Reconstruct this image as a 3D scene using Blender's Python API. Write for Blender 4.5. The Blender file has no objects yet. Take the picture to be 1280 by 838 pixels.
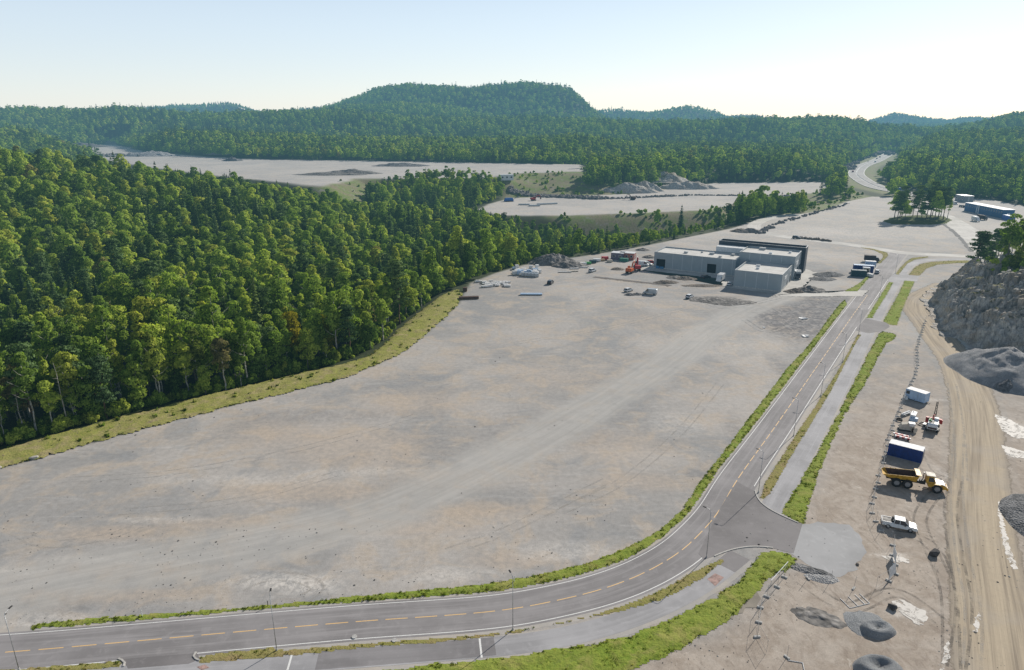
import bpy, bmesh, math, random
import numpy as np
from mathutils import Vector, Matrix
random.seed(7); RNG = np.random.default_rng(11)
scene = bpy.context.scene
COL = scene.collection
R = math.radians

# ------------------------------------------------------------------ camera
CAM_H = 65.0; PITCH = R(17.5); FPX = 853.33
cam_d = bpy.data.cameras.new('camera'); cam = bpy.data.objects.new('camera', cam_d); COL.objects.link(cam)
cam_d.sensor_width = 36; cam_d.lens = 24; cam_d.clip_start = 0.5; cam_d.clip_end = 20000
cam.location = (0, 0, CAM_H); cam.rotation_euler = (R(90) - PITCH, 0, 0)
scene.camera = cam
scene.render.resolution_x = 1024; scene.render.resolution_y = 670
scene.view_settings.view_transform = 'Standard'; scene.view_settings.look = 'None'
scene.view_settings.exposure = 0; scene.view_settings.gamma = 1
cp, sp_ = math.cos(PITCH), math.sin(PITCH)

def at(px, py, z=0.0):
    """survey point: photograph pixel -> world position on the level z"""
    u = (px - 640) / FPX; v = (419 - py) / FPX
    dy = cp + v * sp_; dz = -sp_ + v * cp
    t = (z - CAM_H) / dz
    return Vector((u * t, dy * t, z))
def atY(px, py, Y):
    u = (px - 640) / FPX; v = (419 - py) / FPX
    dy = cp + v * sp_; dz = -sp_ + v * cp
    return Vector((u * Y / dy, Y, CAM_H + Y * dz / dy))
def poly(pts, z=0.0):
    return [tuple(at(a, b, z)[:2]) for a, b in pts]
def to_px(x, y, z):
    x, y, z = np.asarray(x, float), np.asarray(y, float), np.asarray(z, float)
    dz = z - CAM_H
    f = y * cp - dz * sp_; up = y * sp_ + dz * cp
    f = np.maximum(f, 1e-3)
    return 640 + FPX * x / f, 419 - FPX * up / f

# ------------------------------------------------------------------ light and sky
SUN_AZ, SUN_EL = R(42), R(30)
sd = Vector((math.sin(SUN_AZ) * math.cos(SUN_EL), math.cos(SUN_AZ) * math.cos(SUN_EL), math.sin(SUN_EL)))
sl = bpy.data.lights.new('sun', 'SUN'); sun = bpy.data.objects.new('sun', sl); COL.objects.link(sun)
sl.energy = 5.0; sl.angle = R(0.6); sl.color = (1.0, 0.93, 0.83)
sun.rotation_euler = sd.to_track_quat('Z', 'Y').to_euler(); sun.location = (100, 50, 200)
world = bpy.data.worlds.new('World'); scene.world = world; world.use_nodes = True
wn = world.node_tree; wn.nodes.clear()
sky = wn.nodes.new('ShaderNodeTexSky'); sky.sky_type = 'NISHITA'; sky.sun_disc = False
sky.sun_elevation = SUN_EL; sky.sun_rotation = SUN_AZ; sky.altitude = 60
sky.air_density = 1.0; sky.dust_density = 1.6; sky.ozone_density = 1.0
bg = wn.nodes.new('ShaderNodeBackground'); bg.inputs[1].default_value = 0.13
wo = wn.nodes.new('ShaderNodeOutputWorld')
sky.dust_density = 0.4
# pale summer haze low over the horizon, plus added blue fill light higher up
def wmath(op, a, b=0.0):
    nd = wn.nodes.new('ShaderNodeMath'); nd.operation = op
    for i, q in enumerate((a, b)):
        if isinstance(q, (int, float)): nd.inputs[i].default_value = q
        else: wn.links.new(q, nd.inputs[i])
    return nd.outputs[0]
tcw = wn.nodes.new('ShaderNodeTexCoord'); sx = wn.nodes.new('ShaderNodeSeparateXYZ'); wn.links.new(tcw.outputs['Generated'], sx.inputs[0])
el_ = wmath('MAXIMUM', sx.outputs[2], 0.0)
mr = wn.nodes.new('ShaderNodeMapRange'); mr.interpolation_type = 'SMOOTHSTEP'; wn.links.new(el_, mr.inputs[0]); mr.inputs[1].default_value = .10; mr.inputs[2].default_value = .46; mr.inputs[3].default_value = .74; mr.inputs[4].default_value = .13; hz = mr.outputs[0]
hcol = wn.nodes.new('ShaderNodeMix'); hcol.data_type = 'RGBA'; wn.links.new(wmath('EXPONENT', wmath('MULTIPLY', el_, -9.0)), hcol.inputs[0])
hcol.inputs[6].default_value = (0.62, 0.76, 0.92, 1); hcol.inputs[7].default_value = (0.85, 0.88, 0.88, 1)
bg.inputs[1].default_value = 0.04
bg2 = wn.nodes.new('ShaderNodeBackground'); wn.links.new(hcol.outputs[2], bg2.inputs[0]); wn.links.new(hz, bg2.inputs[1])
ad = wn.nodes.new('ShaderNodeAddShader'); wn.links.new(sky.outputs[0], bg.inputs[0]); wn.links.new(bg.outputs[0], ad.inputs[0]); wn.links.new(bg2.outputs[0], ad.inputs[1])
wn.links.new(ad.outputs[0], wo.inputs[0])

# ------------------------------------------------------------------ node helpers
class NT:
    def __init__(s, name):
        s.m = bpy.data.materials.new(name); s.m.use_nodes = True
        s.t = s.m.node_tree; s.t.nodes.clear()
    def n(s, typ, **kw):
        nd = s.t.nodes.new(typ)
        for k, v in kw.items(): setattr(nd, k, v)
        return nd
    def l(s, a, b): s.t.links.new(a, b)
    def put(s, sock, v):
        if hasattr(v, 'is_linked') or isinstance(v, bpy.types.NodeSocket): s.l(v, sock)
        elif isinstance(v, (tuple, list)) and len(v) == 3 and sock.type == 'RGBA': sock.default_value = (*v, 1)
        else: sock.default_value = v
    def math(s, op, a, b=0.0, c=None, clamp=False):
        nd = s.n('ShaderNodeMath', operation=op, use_clamp=clamp)
        s.put(nd.inputs[0], a); s.put(nd.inputs[1], b)
        if c is not None: s.put(nd.inputs[2], c)
        return nd.outputs[0]
    def mix(s, f, a, b, blend='MIX'):
        nd = s.n('ShaderNodeMix', data_type='RGBA', blend_type=blend)
        nd.clamp_factor = True
        s.put(nd.inputs[0], f); s.put(nd.inputs[6], a); s.put(nd.inputs[7], b)
        return nd.outputs[2]
    def noise(s, scale, detail=3, rough=0.55, vec=None, dist=0.0):
        nd = s.n('ShaderNodeTexNoise'); nd.inputs['Scale'].default_value = scale
        nd.inputs['Detail'].default_value = detail; nd.inputs['Roughness'].default_value = rough
        nd.inputs['Distortion'].default_value = dist
        if vec is not None: s.l(vec, nd.inputs['Vector'])
        return nd.outputs['Fac']
    def rng(s, v, a, b, c=0.0, d=1.0, smooth=True):
        nd = s.n('ShaderNodeMapRange'); nd.interpolation_type = 'SMOOTHSTEP' if smooth else 'LINEAR'
        s.put(nd.inputs[0], v)
        for i, k in zip((1, 2, 3, 4), (a, b, c, d)): nd.inputs[i].default_value = k
        return nd.outputs[0]
    def pos(s): return s.n('ShaderNodeNewGeometry').outputs['Position']
    def mapv(s, v, scale=(1, 1, 1), rot=(0, 0, 0), loc=(0, 0, 0)):
        nd = s.n('ShaderNodeMapping'); s.l(v, nd.inputs[0])
        nd.inputs['Scale'].default_value = scale; nd.inputs['Rotation'].default_value = rot
        nd.inputs['Location'].default_value = loc
        return nd.outputs[0]
    def attr(s, name): return s.n('ShaderNodeAttribute', attribute_name=name).outputs['Fac']
    def out(s, shader, haze=True):
        o = s.n('ShaderNodeOutputMaterial')
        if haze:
            # haze painted into every material: blue glow mixed in with distance from the site
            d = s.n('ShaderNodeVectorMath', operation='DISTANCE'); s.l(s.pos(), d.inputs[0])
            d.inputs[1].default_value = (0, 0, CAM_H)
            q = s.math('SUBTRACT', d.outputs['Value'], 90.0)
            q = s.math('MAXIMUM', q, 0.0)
            f = s.math('SUBTRACT', 1.0, s.math('EXPONENT', s.math('MULTIPLY', q, -1 / PAINTED_HAZE_L)))
            em = s.n('ShaderNodeEmission'); em.inputs[0].default_value = (*PAINTED_HAZE_C, 1); em.inputs[1].default_value = 1.0
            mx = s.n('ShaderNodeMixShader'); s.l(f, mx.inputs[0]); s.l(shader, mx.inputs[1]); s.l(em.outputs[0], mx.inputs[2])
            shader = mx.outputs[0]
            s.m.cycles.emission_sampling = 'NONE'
        s.l(shader, o.inputs[0]); return s.m
    def bsdf(s, color, rough=0.8, metal=0.0, normal=None, spec=0.5, coat=0.0):
        b = s.n('ShaderNodeBsdfPrincipled')
        s.put(b.inputs['Base Color'], color); s.put(b.inputs['Roughness'], rough); s.put(b.inputs['Metallic'], metal)
        b.inputs['Specular IOR Level'].default_value = spec
        b.inputs['Coat Weight'].default_value = coat
        if normal is not None: s.l(normal, b.inputs['Normal'])
        return b.outputs[0]
    def bump(s, h, strength=0.5, dist=0.1):
        b = s.n('ShaderNodeBump'); b.inputs['Strength'].default_value = strength; b.inputs['Distance'].default_value = dist
        s.l(h, b.inputs['Height']); return b.outputs[0]
PAINTED_HAZE_L = 4200.0
PAINTED_HAZE_C = (0.17, 0.36, 0.49)

MATS = {}
def simple(name, color, rough=0.6, metal=0.0, var=0.18, scale=1.5, spec=0.4, coat=0.0):
    """paint / metal / plastic / concrete with weathering"""
    if name in MATS: return MATS[name]
    s = NT(name)
    tc = s.n('ShaderNodeTexCoord').outputs['Object']
    a = s.noise(scale, 4, 0.6, tc); b = s.noise(scale * 9, 3, 0.6, tc)
    f = s.math('ADD', s.math('MULTIPLY', a, 0.65), s.math('MULTIPLY', b, 0.35))
    f = s.rng(f, 0.35, 0.65)
    dk = tuple(c * (1 - var) * 0.96 for c in color); lt = tuple(min(1, c * (1 + var * 0.6)) for c in color)
    col = s.mix(f, dk, lt)
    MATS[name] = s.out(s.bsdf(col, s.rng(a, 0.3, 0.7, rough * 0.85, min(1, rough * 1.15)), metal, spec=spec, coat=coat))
    return MATS[name]

def link(name, mesh, mat, parent=None):
    o = bpy.data.objects.new(name, mesh); COL.objects.link(o)
    if mat is not None: mesh.materials.append(mat)
    if parent is not None: o.parent = parent
    return o
def tag(o, label=None, cat=None, group=None, kind=None):
    if label: o['label'] = label
    if cat: o['category'] = cat
    if group: o['group'] = group
    if kind: o['kind'] = kind
    return o
def empty(name, loc, rz=0.0, label=None, cat=None, group=None):
    o = bpy.data.objects.new(name, None); COL.objects.link(o); o.empty_display_size = 0.5
    o.location = loc; o.rotation_euler = (0, 0, rz)
    return tag(o, label, cat, group)
def copy_tree(o, loc=None, rz=None, label=None, group=None, scale=None, parent=None):
    c = o.copy(); COL.objects.link(c)
    if parent is not None: c.parent = parent
    if loc is not None: c.location = loc
    if rz is not None: c.rotation_euler = (0, 0, rz)
    if scale is not None: c.scale = scale
    if label: c['label'] = label
    if group: c['group'] = group
    elif group is None and label and 'group' in c: del c['group']
    for ch in list(KIDS.get(o.name, [])):
        k = copy_tree(ch, parent=c); k.matrix_parent_inverse = ch.matrix_parent_inverse.copy()
        KIDS.setdefault(c.name, []).append(k)
    return c
KIDS = {}

class MB:
    """collects shapes into one mesh"""
    def __init__(s): s.v = []; s.f = []
    def add(s, vs, fs, M=None):
        b = len(s.v)
        s.v += [tuple(M @ Vector(p)) if M is not None else tuple(p) for p in vs]
        s.f += [tuple(b + i for i in f) for f in fs]; return s
    def box(s, c, d, rz=0.0, taper=(1, 1), M=None, rx=0.0, ry=0.0):
        x, y, z = (k / 2 for k in d); tx, ty = taper
        vs = [(-x, -y, -z), (x, -y, -z), (x, y, -z), (-x, y, -z), (-x * tx, -y * ty, z), (x * tx, -y * ty, z), (x * tx, y * ty, z), (-x * tx, y * ty, z)]
        T = Matrix.Translation(c) @ Matrix.Rotation(rz, 4, 'Z') @ Matrix.Rotation(ry, 4, 'Y') @ Matrix.Rotation(rx, 4, 'X')
        if M is not None: T = M @ T
        return s.add(vs, [(0, 3, 2, 1), (4, 5, 6, 7), (0, 1, 5, 4), (1, 2, 6, 5), (2, 3, 7, 6), (3, 0, 4, 7)], T)
    def prism(s, prof, y0, y1, inset=0.0, M=None):
        """profile in x-z extruded along y; inset pulls upper points in"""
        n = len(prof); zmin = min(p[1] for p in prof); zmax = max(p[1] for p in prof)
        a = []; b = []
        for x, z in prof:
            k = inset * (z - zmin) / max(1e-6, zmax - zmin)
            a.append((x, y0 + k, z)); b.append((x, y1 - k, z))
        fs = [tuple(range(n)), tuple(range(2 * n - 1, n - 1, -1))]
        fs += [(i, n + i, n + (i + 1) % n, (i + 1) % n) for i in range(n)]
        return s.add(a + b, fs, M)
    def tube(s, p0, p1, r0, r1=None, n=8, cap=True):
        r1 = r0 if r1 is None else r1
        p0, p1 = Vector(p0), Vector(p1); d = (p1 - p0).normalized()
        q = d.to_track_quat('Z', 'Y'); vs = []
        for p, r in ((p0, r0), (p1, r1)):
            for i in range(n):
                a = 2 * math.pi * i / n
                vs.append(p + q @ Vector((r * math.cos(a), r * math.sin(a), 0)))
        fs = [(i, (i + 1) % n, n + (i + 1) % n, n + i) for i in range(n)]
        if cap: fs += [tuple(range(n - 1, -1, -1)), tuple(range(n, 2 * n))]
        return s.add(vs, fs)
    def path(s, pts, rad, n=6):
        for a, b, r0, r1 in zip(pts[:-1], pts[1:], rad[:-1], rad[1:]): s.tube(a, b, r0, r1, n)
        return s
    def build(s, name, mat, parent=None, bevel=0.0, smooth=False):
        me = bpy.data.meshes.new(name); me.from_pydata(s.v, [], s.f); me.update()
        bm = bmesh.new(); bm.from_mesh(me)
        if bevel > 0:
            bmesh.ops.bevel(bm, geom=list(bm.edges), offset=bevel, segments=2, affect='EDGES', clamp_overlap=True)
        bmesh.ops.recalc_face_normals(bm, faces=bm.faces)
        bm.to_mesh(me); bm.free()
        if smooth: me.polygons.foreach_set('use_smooth', [True] * len(me.polygons))
        o = link(name, me, mat, parent)
        if parent is not None: KIDS.setdefault(parent.name, []).append(o)
        return o

# ------------------------------------------------------------------ numpy noise and geometry
_perm = RNG.random((256, 256))
def vnoise(x, y, off=0):
    x = np.asarray(x, float) + off * 17.3; y = np.asarray(y, float) + off * 31.7
    xi = np.floor(x).astype(int); yi = np.floor(y).astype(int); fx = x - xi; fy = y - yi
    fx = fx * fx * (3 - 2 * fx); fy = fy * fy * (3 - 2 * fy)
    g = lambda i, j: _perm[(i) & 255, (j) & 255]
    return (g(xi, yi) * (1 - fx) + g(xi + 1, yi) * fx) * (1 - fy) + (g(xi, yi + 1) * (1 - fx) + g(xi + 1, yi + 1) * fx) * fy
def fbm(x, y, oct=4, off=0):
    t = 0; a = 0.5; s = 0
    for i in range(oct):
        t = t + a * vnoise(np.asarray(x) * 2 ** i, np.asarray(y) * 2 ** i, off + i); s += a; a *= 0.5
    return t / s - 0.5
def seg_dist(X, Y, pts, closed=True, want_s=False):
    D = np.full(X.shape, 1e9); S = np.zeros(X.shape); side = np.zeros(X.shape); acc = 0.0
    n = len(pts)
    for i in range(n if closed else n - 1):
        ax, ay = pts[i]; bx, by = pts[(i + 1) % n]; dx, dy = bx - ax, by - ay; L2 = dx * dx + dy * dy + 1e-12; L = math.sqrt(L2)
        t = np.clip(((X - ax) * dx + (Y - ay) * dy) / L2, 0, 1)
        d = np.hypot(X - ax - t * dx, Y - ay - t * dy)
        m = d < D
        D = np.where(m, d, D)
        if want_s:
            S = np.where(m, acc + t * L, S); side = np.where(m, np.sign((X - ax) * dy - (Y - ay) * dx), side)
        acc += L
    return (D, S, side) if want_s else D
def inside(X, Y, pts):
    c = np.zeros(X.shape, bool); n = len(pts)
    for i in range(n):
        ax, ay = pts[i]; bx, by = pts[(i + 1) % n]
        if ay == by: continue
        c ^= ((ay > Y) != (by > Y)) & (X < (bx - ax) * (Y - ay) / (by - ay) + ax)
    return c
def sdist(X, Y, pts):
    d = seg_dist(X, Y, pts); return np.where(inside(X, Y, pts), -d, d)
def sstep(a, b, x):
    t = np.clip((x - a) / (b - a), 0, 1); return t * t * (3 - 2 * t)
def smooth_line(pts, step=2.0):
    """Catmull-Rom through the points, resampled"""
    P = [np.array(p[:2], float) for p in pts]; P = [2 * P[0] - P[1]] + P + [2 * P[-1] - P[-2]]
    o = []
    for i in range(1, len(P) - 2):
        n = max(2, int(np.linalg.norm(P[i + 1] - P[i]) / step))
        for k in range(n):
            t = k / n
            o.append(0.5 * (2 * P[i] + (P[i + 1] - P[i - 1]) * t + (2 * P[i - 1] - 5 * P[i] + 4 * P[i + 1] - P[i + 2]) * t * t + (3 * P[i] - P[i - 1] - 3 * P[i + 1] + P[i + 2]) * t ** 3))
    o.append(P[-2]); o = np.array(o)
    d = np.r_[0, np.cumsum(np.hypot(*np.diff(o, axis=0).T))]
    s = np.arange(0, d[-1], step)
    o = np.c_[np.interp(s, d, o[:, 0]), np.interp(s, d, o[:, 1])]
    k = np.array([1, 2, 3, 2, 1.]) / 9                     # light smoothing
    q = o.copy()
    if len(o) > 6:
        for j in range(2): q[2:-2, j] = np.convolve(o[:, j], k, 'valid')
    return q
def offset_line(L, d):
    t = np.gradient(L, axis=0); t /= np.linalg.norm(t, axis=1)[:, None] + 1e-9
    return L + np.c_[t[:, 1], -t[:, 0]] * d                # +d to the right of travel
# ------------------------------------------------------------------ the survey: outlines on the ground (world metres)
LOT_EDGE_PX = [(-330, 700), (-150, 636), (0, 587), (101, 558), (201, 531), (289, 508), (430, 473), (480, 453), (505, 440), (530, 420), (555, 399), (575, 380), (582, 366)]
LOT_BACK_PX = [(590, 354), (620, 342), (655, 332), (700, 325), (760, 316), (800, 309), (830, 303), (880, 293), (915, 286), (945, 276), (965, 270), (1000, 268), (1035, 262), (1060, 252), (1090, 246), (1130, 247), (1190, 247), (1240, 250), (1300, 262), (1500, 285)]
P_MAIN = poly(LOT_EDGE_PX) + poly(LOT_BACK_PX) + [(420, 300), (420, -80), (-420, -80), (-300, 40)]
P_MID = poly([(600, 262), (612, 256), (640, 248), (700, 246), (790, 243), (850, 235), (900, 229), (1027, 228), (1030, 240), (945, 247), (925, 252), (885, 262), (800, 266), (700, 269), (625, 269)], 0)
ZUP = 15.0
P_UP = poly([(60, 186), (140, 181), (185, 192), (300, 199), (440, 201), (722, 206), (722, 214), (640, 217), (610, 222), (440, 223), (400, 232), (300, 222), (200, 210), (110, 196)], ZUP)
P_RHW = smooth_line([at(*p) for p in [(1150, 246), (1128, 241), (1098, 235), (1079, 226), (1070, 217), (1078, 208), (1096, 201), (1112, 192)]], 8)
P_ROADL = smooth_line([at(*p, -1.5) for p in [(900, 246), (950, 252), (985, 256), (1015, 261), (1040, 266)]], 5)
CLEAR = {
 'bank_up':  poly([(628, 220), (735, 212), (745, 232), (830, 226), (885, 226), (880, 238), (790, 246), (640, 252), (636, 236)], 6),
 'bank_mid': poly([(680, 266), (860, 260), (935, 245), (952, 262), (938, 272), (905, 284), (860, 290), (760, 283), (690, 275)], -3),
 'meadow':   poly([(930, 240), (1035, 238), (1060, 240), (1085, 247), (1062, 258), (1000, 268), (955, 266)], 0),
 'rubble':   poly([(345, 212), (430, 222), (480, 222), (455, 246), (405, 246), (350, 232)], 8),
}
# landscape layers: forest ridges one behind the other: (distance, near width, far width, base, [(px, canopy py)], tree height)
LAYERS = [
 (450, 190, 150, -8, [(-300, 165), (0, 181), (100, 189), (200, 205), (300, 221), (400, 240), (450, 252), (520, 256), (600, 259), (700, 276), (760, 286), (900, 300), (1700, 400)], 21),
 (1150, 330, 330, 2, [(-300, 160), (0, 160), (150, 160), (300, 164), (430, 170), (600, 172), (720, 170), (800, 180), (900, 184), (1000, 184), (1050, 188), (1070, 196), (1100, 215), (1140, 240), (1700, 240)], 13),
 (860, 190, 240, 0, [(-300, 300), (1000, 300), (1095, 246), (1115, 224), (1150, 203), (1200, 196), (1280, 190), (1500, 170)], 13),
 (1250, 240, 300, 0, [(-300, 300), (960, 230), (1030, 178), (1055, 172), (1065, 180), (1088, 188), (1110, 182), (1140, 172), (1200, 162), (1280, 158), (1500, 140)], 13),
 (1750, 350, 400, 0, [(-300, 132), (0, 136), (60, 137), (120, 139), (200, 138), (300, 139), (360, 140), (420, 142), (560, 150), (740, 152), (800, 151), (900, 148), (950, 149), (1000, 146), (1030, 145), (1060, 151), (1090, 159), (1150, 160), (1200, 154), (1240, 143), (1280, 139), (1500, 130)], 12),
 (2050, 240, 300, 10, [(-300, 200), (380, 170), (410, 140), (440, 130), (500, 127), (545, 131), (590, 138), (640, 150), (700, 165), (900, 180), (1500, 200)], 12),
 (2450, 420, 500, 10, [(-300, 200), (340, 160), (400, 138), (430, 131), (450, 124), (480, 113), (520, 106), (560, 103.5), (610, 103), (660, 106), (700, 110), (716, 117), (735, 134), (750, 146), (790, 165), (1500, 200)], 12),
 (3400, 400, 500, 0, [(-300, 150), (150, 142), (200, 135), (230, 129), (300, 128), (330, 134), (350, 138), (390, 132), (430, 133), (560, 145), (735, 143), (760, 140), (800, 141), (830, 136), (855, 133), (880, 138), (900, 145), (930, 146), (955, 147), (990, 152), (1500, 160)], 12),
 (4400, 500, 600, 0, [(-300, 160), (700, 150), (745, 141), (790, 140), (830, 148), (900, 148), (940, 145), (960, 148), (1060, 155), (1090, 148), (1105, 143), (1140, 145), (1175, 147), (1200, 143), (1225, 146), (1260, 141), (1500, 138)], 12),
]
def py_to_dz(py):
    v = (419 - np.asarray(py, float)) / FPX
    return (-sp_ + v * cp) / (cp + v * sp_)
def natural(X, Y):
    az = np.where(Y > 20, X / np.maximum(Y, 20), X / 20)
    px = 640 + az * 1.02 * FPX
    base0 = np.interp(px, [0, 450, 620, 700, 1000], [-5, -8, -15, -19, -14]); H = np.full(X.shape, -40.0)
    for i, (D, wn_, wf, b, prof, th) in enumerate(LAYERS):
        D2 = D * (1 + 0.05 * fbm(az * 6, az * 0 + i, 2, i))
        py = np.interp(px, [p[0] for p in prof], [p[1] for p in prof])
        crest = CAM_H + D2 * py_to_dz(py) - th - (3 if 0 < i < 4 else 0)
        bb = base0 if i == 0 else base0 + (b - base0) * sstep(470, 720, Y)
        t = (Y - D2); t = np.where(t < 0, t / wn_, t / wf)
        h = bb + np.maximum(crest - bb, -4) * np.exp(-1.5 * t * t)
        H = np.maximum(H, h)
    amp = np.clip((Y - 250) / 900, 0, 1) * 14
    H = H + amp * fbm(X / 140, Y / 140, 4, 3) + np.clip((Y - 1300) / 900, 0, 1) * 58 * (fbm(X / 300, Y / 210, 4, 5) - .05)
    H = H + 1.2 * fbm(X / 14, Y / 14, 3, 9)
    return H
def terrain(X, Y, full=False):
    X = np.asarray(X, float); Y = np.asarray(Y, float)
    H = natural(X, Y)
    d_up = sdist(X, Y, P_UP); k = 1 - sstep(0, 46, d_up); H = H * (1 - k) + ZUP * k
    d_hw = seg_dist(X, Y, [tuple(p) for p in P_RHW], closed=False); k = 1 - sstep(24, 75, d_hw); H = H * (1 - k) + 0 * k
    d_rl = seg_dist(X, Y, [tuple(p) for p in P_ROADL], closed=False); k = 1 - sstep(6, 22, d_rl); H = H * (1 - k) - 1.5 * k
    d_mid = sdist(X, Y, P_MID); k = 1 - sstep(0, 38, d_mid); H = H * (1 - k)
    d_main = sdist(X, Y, P_MAIN); k = 1 - sstep(7, 34, d_main); H = H * (1 - k) + 0 * k
    H = np.where(d_main < 0, 0.0, H)
    if full: return H, d_main, d_mid, d_up, d_hw, d_rl
    return H

def ground_hit(px, py):
    """where the line of sight of a survey pixel meets the land"""
    Yc = np.concatenate([np.arange(60, 700, 1.5), np.arange(700, 3000, 4)]); v = (419 - py) / FPX; dy = cp + v * sp_
    Xc = (px - 640) / FPX * Yc / dy; Zc = CAM_H + Yc * (-sp_ + v * cp) / dy; Hc = terrain(Xc, Yc); i = int(np.argmax(Hc >= Zc))
    return Vector((float(Xc[i]), float(Yc[i]), float(Hc[i])))
# ------------------------------------------------------------------ ground grid
ys = list(np.arange(-60, 55, 5.0)); y = 55.0
while y < 7000: ys.append(y); y += max(0.85, 0.0052 * y)
ys = np.array(ys); ns = 640
ss = np.linspace(-0.97, 0.97, ns)
YY, SS = np.meshgrid(ys, ss, indexing='ij'); XX = SS * (YY + 85)
HH, dM, dI, dU, dW, dL = terrain(XX, YY, True)
far = YY > 5200; HH = np.where(far, np.minimum(HH, 60), HH)

# painted masks: what lies on the ground where
gravel = np.maximum.reduce([1 - sstep(-0.5, 1.5, dM), 1 - sstep(0, 4, dI + 3 * fbm(XX / 9, YY / 9, 2)), 1 - sstep(0, 8, dU + 9 * fbm(XX / 25, YY / 25, 2, 4))])
cl = {k: sdist(XX, YY, p) for k, p in CLEAR.items()}
bank = np.maximum.reduce([1 - sstep(0, 10, v) for v in cl.values()] + [1 - sstep(18, 30, dW), 1 - sstep(8, 14, dL)])
lite = np.zeros(XX.shape); tan = np.zeros(XX.shape); dark = np.zeros(XX.shape)
TRK = smooth_line([at(*p) for p in [(-120, 765), (40, 736), (200, 704), (330, 680), (480, 640), (620, 576), (740, 510), (830, 455), (900, 405), (960, 376), (1040, 352)]], 4)
d, s_, side = seg_dist(XX, YY, [tuple(p) for p in TRK], closed=False, want_s=True)
trk_s, trk_d = s_, d * side
trk = (1 - sstep(4.0, 8.5, d + 2.5 * fbm(XX / 12, YY / 12, 2, 2)))
def blob(px, py, rx, ry, amt, arr, soft=0.6, off=0):
    c = at(px, py)
    q = np.hypot((XX - c.x) / rx, (YY - c.y) / ry) + 0.55 * fbm(XX / (rx * .5), YY / (ry * .5), 4, off)
    arr += amt * (1 - sstep(1 - soft, 1.0, q)) * (dM < 1)
for i, (px, py, rx, ry, a) in enumerate([(140, 668, 14, 3.5, .9), (300, 655, 26, 3, .7), (390, 615, 22, 7, .8), (440, 560, 26, 14, .6), (180, 712, 18, 2.5, .7), (120, 745, 22, 2.5, .8), (590, 640, 18, 4, .7), (630, 700, 10, 3, .7), (780, 560, 16, 10, .5), (520, 500, 20, 12, .5), (330, 540, 18, 10, .45), (800, 600, 14, 6, .6), (700, 470, 20, 14, .4), (470, 660, 26, 3.5, .6), (560, 600, 16, 6, .5), (820, 400, 20, 20, .3)]):
    blob(px, py, rx, ry, a, tan, 0.8, 20 + i)
for i, (px, py, rx, ry, a) in enumerate([(1010, 395, 22, 30, 1.0), (990, 415, 14, 20, .8), (1035, 375, 14, 16, .8), (945, 392, 18, 10, .5), (905, 373, 14, 5, .6), (862, 352, 12, 5, .4), (930, 545, 5, 14, .4), (880, 600, 4, 9, .35), (990, 470, 5, 26, .45), (400, 520, 30, 6, .3), (60, 760, 8, 3, .4), (1040, 340, 12, 8, .5), (1010, 352, 10, 5, .6), (680, 540, 30, 12, .2), (1065, 345, 14, 7, .4)]):
    blob(px, py, rx, ry, a, dark, 0.7, 50 + i)
for i, (px, py, rx, ry, a) in enumerate([(350, 725, 12, 2.6, .8), (560, 720, 8, 3, .6), (150, 700, 16, 2.2, .6), (200, 650, 14, 1.6, .5), (385, 735, 7, 2.4, .8), (60, 775, 12, 3, .6), (20, 715, 8, 1.4, 1.), (700, 690, 12, 4, .5), (450, 590, 18, 3, .4), (850, 530, 9, 10, .4), (1140, 766, 5, 1.6, 1.2), (1110, 694, 5, 1.2, .9), (1165, 500, 6, 1.5, .7), (1150, 560, 4, 2, .5), (1265, 535, 5, 4, 1.3), (1262, 568, 3, 2, 1.3), (1000, 320, 40, 20, .35), (1050, 292, 60, 30, .3), (1190, 600, 2, 10, .6), (300, 600, 30, 4, .35), (900, 430, 30, 20, .3)]):
    blob(px, py, rx, ry, a, lite, 0.8, 80 + i)
# the yard right of the road is browner towards the camera
cR = at(1080, 600)
tan += 0.55 * sstep(-8, 26, XX - (cR.x - 22)) * sstep(165, 95, YY) * (0.8 + 1.0 * fbm(XX / 22, YY / 22, 3, 6)) * (YY < 200)
YARD = poly([(1004, 650), (1020, 600), (1045, 540), (1078, 480), (1118, 432), (1150, 425), (1400, 425), (1400, 1000), (560, 1000), (700, 850), (830, 822), (905, 782), (950, 742), (990, 712), (1000, 690)])
yard = (1 - sstep(-3, 3, sdist(XX, YY, YARD) + 5 * fbm(XX / 8, YY / 8, 3, 15))) * (.30 + .62 * sstep(190, 120, YY))
lite += 0.5 * (YY > 330) * (dM < 0) * sstep(330, 420, YY)
lite += 0.5 * ((dI < 4) | (dU < 10))
patch = 0.5 + 1.2 * fbm(XX / 45, YY / 30, 4, 12)

def submesh(name, mask_f, mat, attrs):
    ny, nx = XX.shape
    fi, fj = np.nonzero(mask_f)
    quads = np.stack([fi * nx + fj, fi * nx + fj + 1, (fi + 1) * nx + fj + 1, (fi + 1) * nx + fj], 1)
    used, inv = np.unique(quads, return_inverse=True); quads = inv.reshape(quads.shape)
    co = np.stack([XX.ravel()[used], YY.ravel()[used], HH.ravel()[used]], 1)
    me = bpy.data.meshes.new(name)
    me.vertices.add(len(co)); me.vertices.foreach_set('co', co.ravel())
    me.loops.add(quads.size); me.loops.foreach_set('vertex_index', quads.ravel())
    me.polygons.add(len(quads)); me.polygons.foreach_set('loop_start', np.arange(len(quads)) * 4)
    me.polygons.foreach_set('loop_total', np.full(len(quads), 4))
    me.polygons.foreach_set('use_smooth', np.ones(len(quads), bool))
    me.update(calc_edges=True)
    for k, a in attrs.items():
        at_ = me.attributes.new(k, 'FLOAT', 'POINT'); at_.data.foreach_set('value', a.ravel()[used].astype(np.float32))
    me.materials.append(mat)
    o = bpy.data.objects.new(name, me); COL.objects.link(o); o['kind'] = 'structure'
    return o

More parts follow.
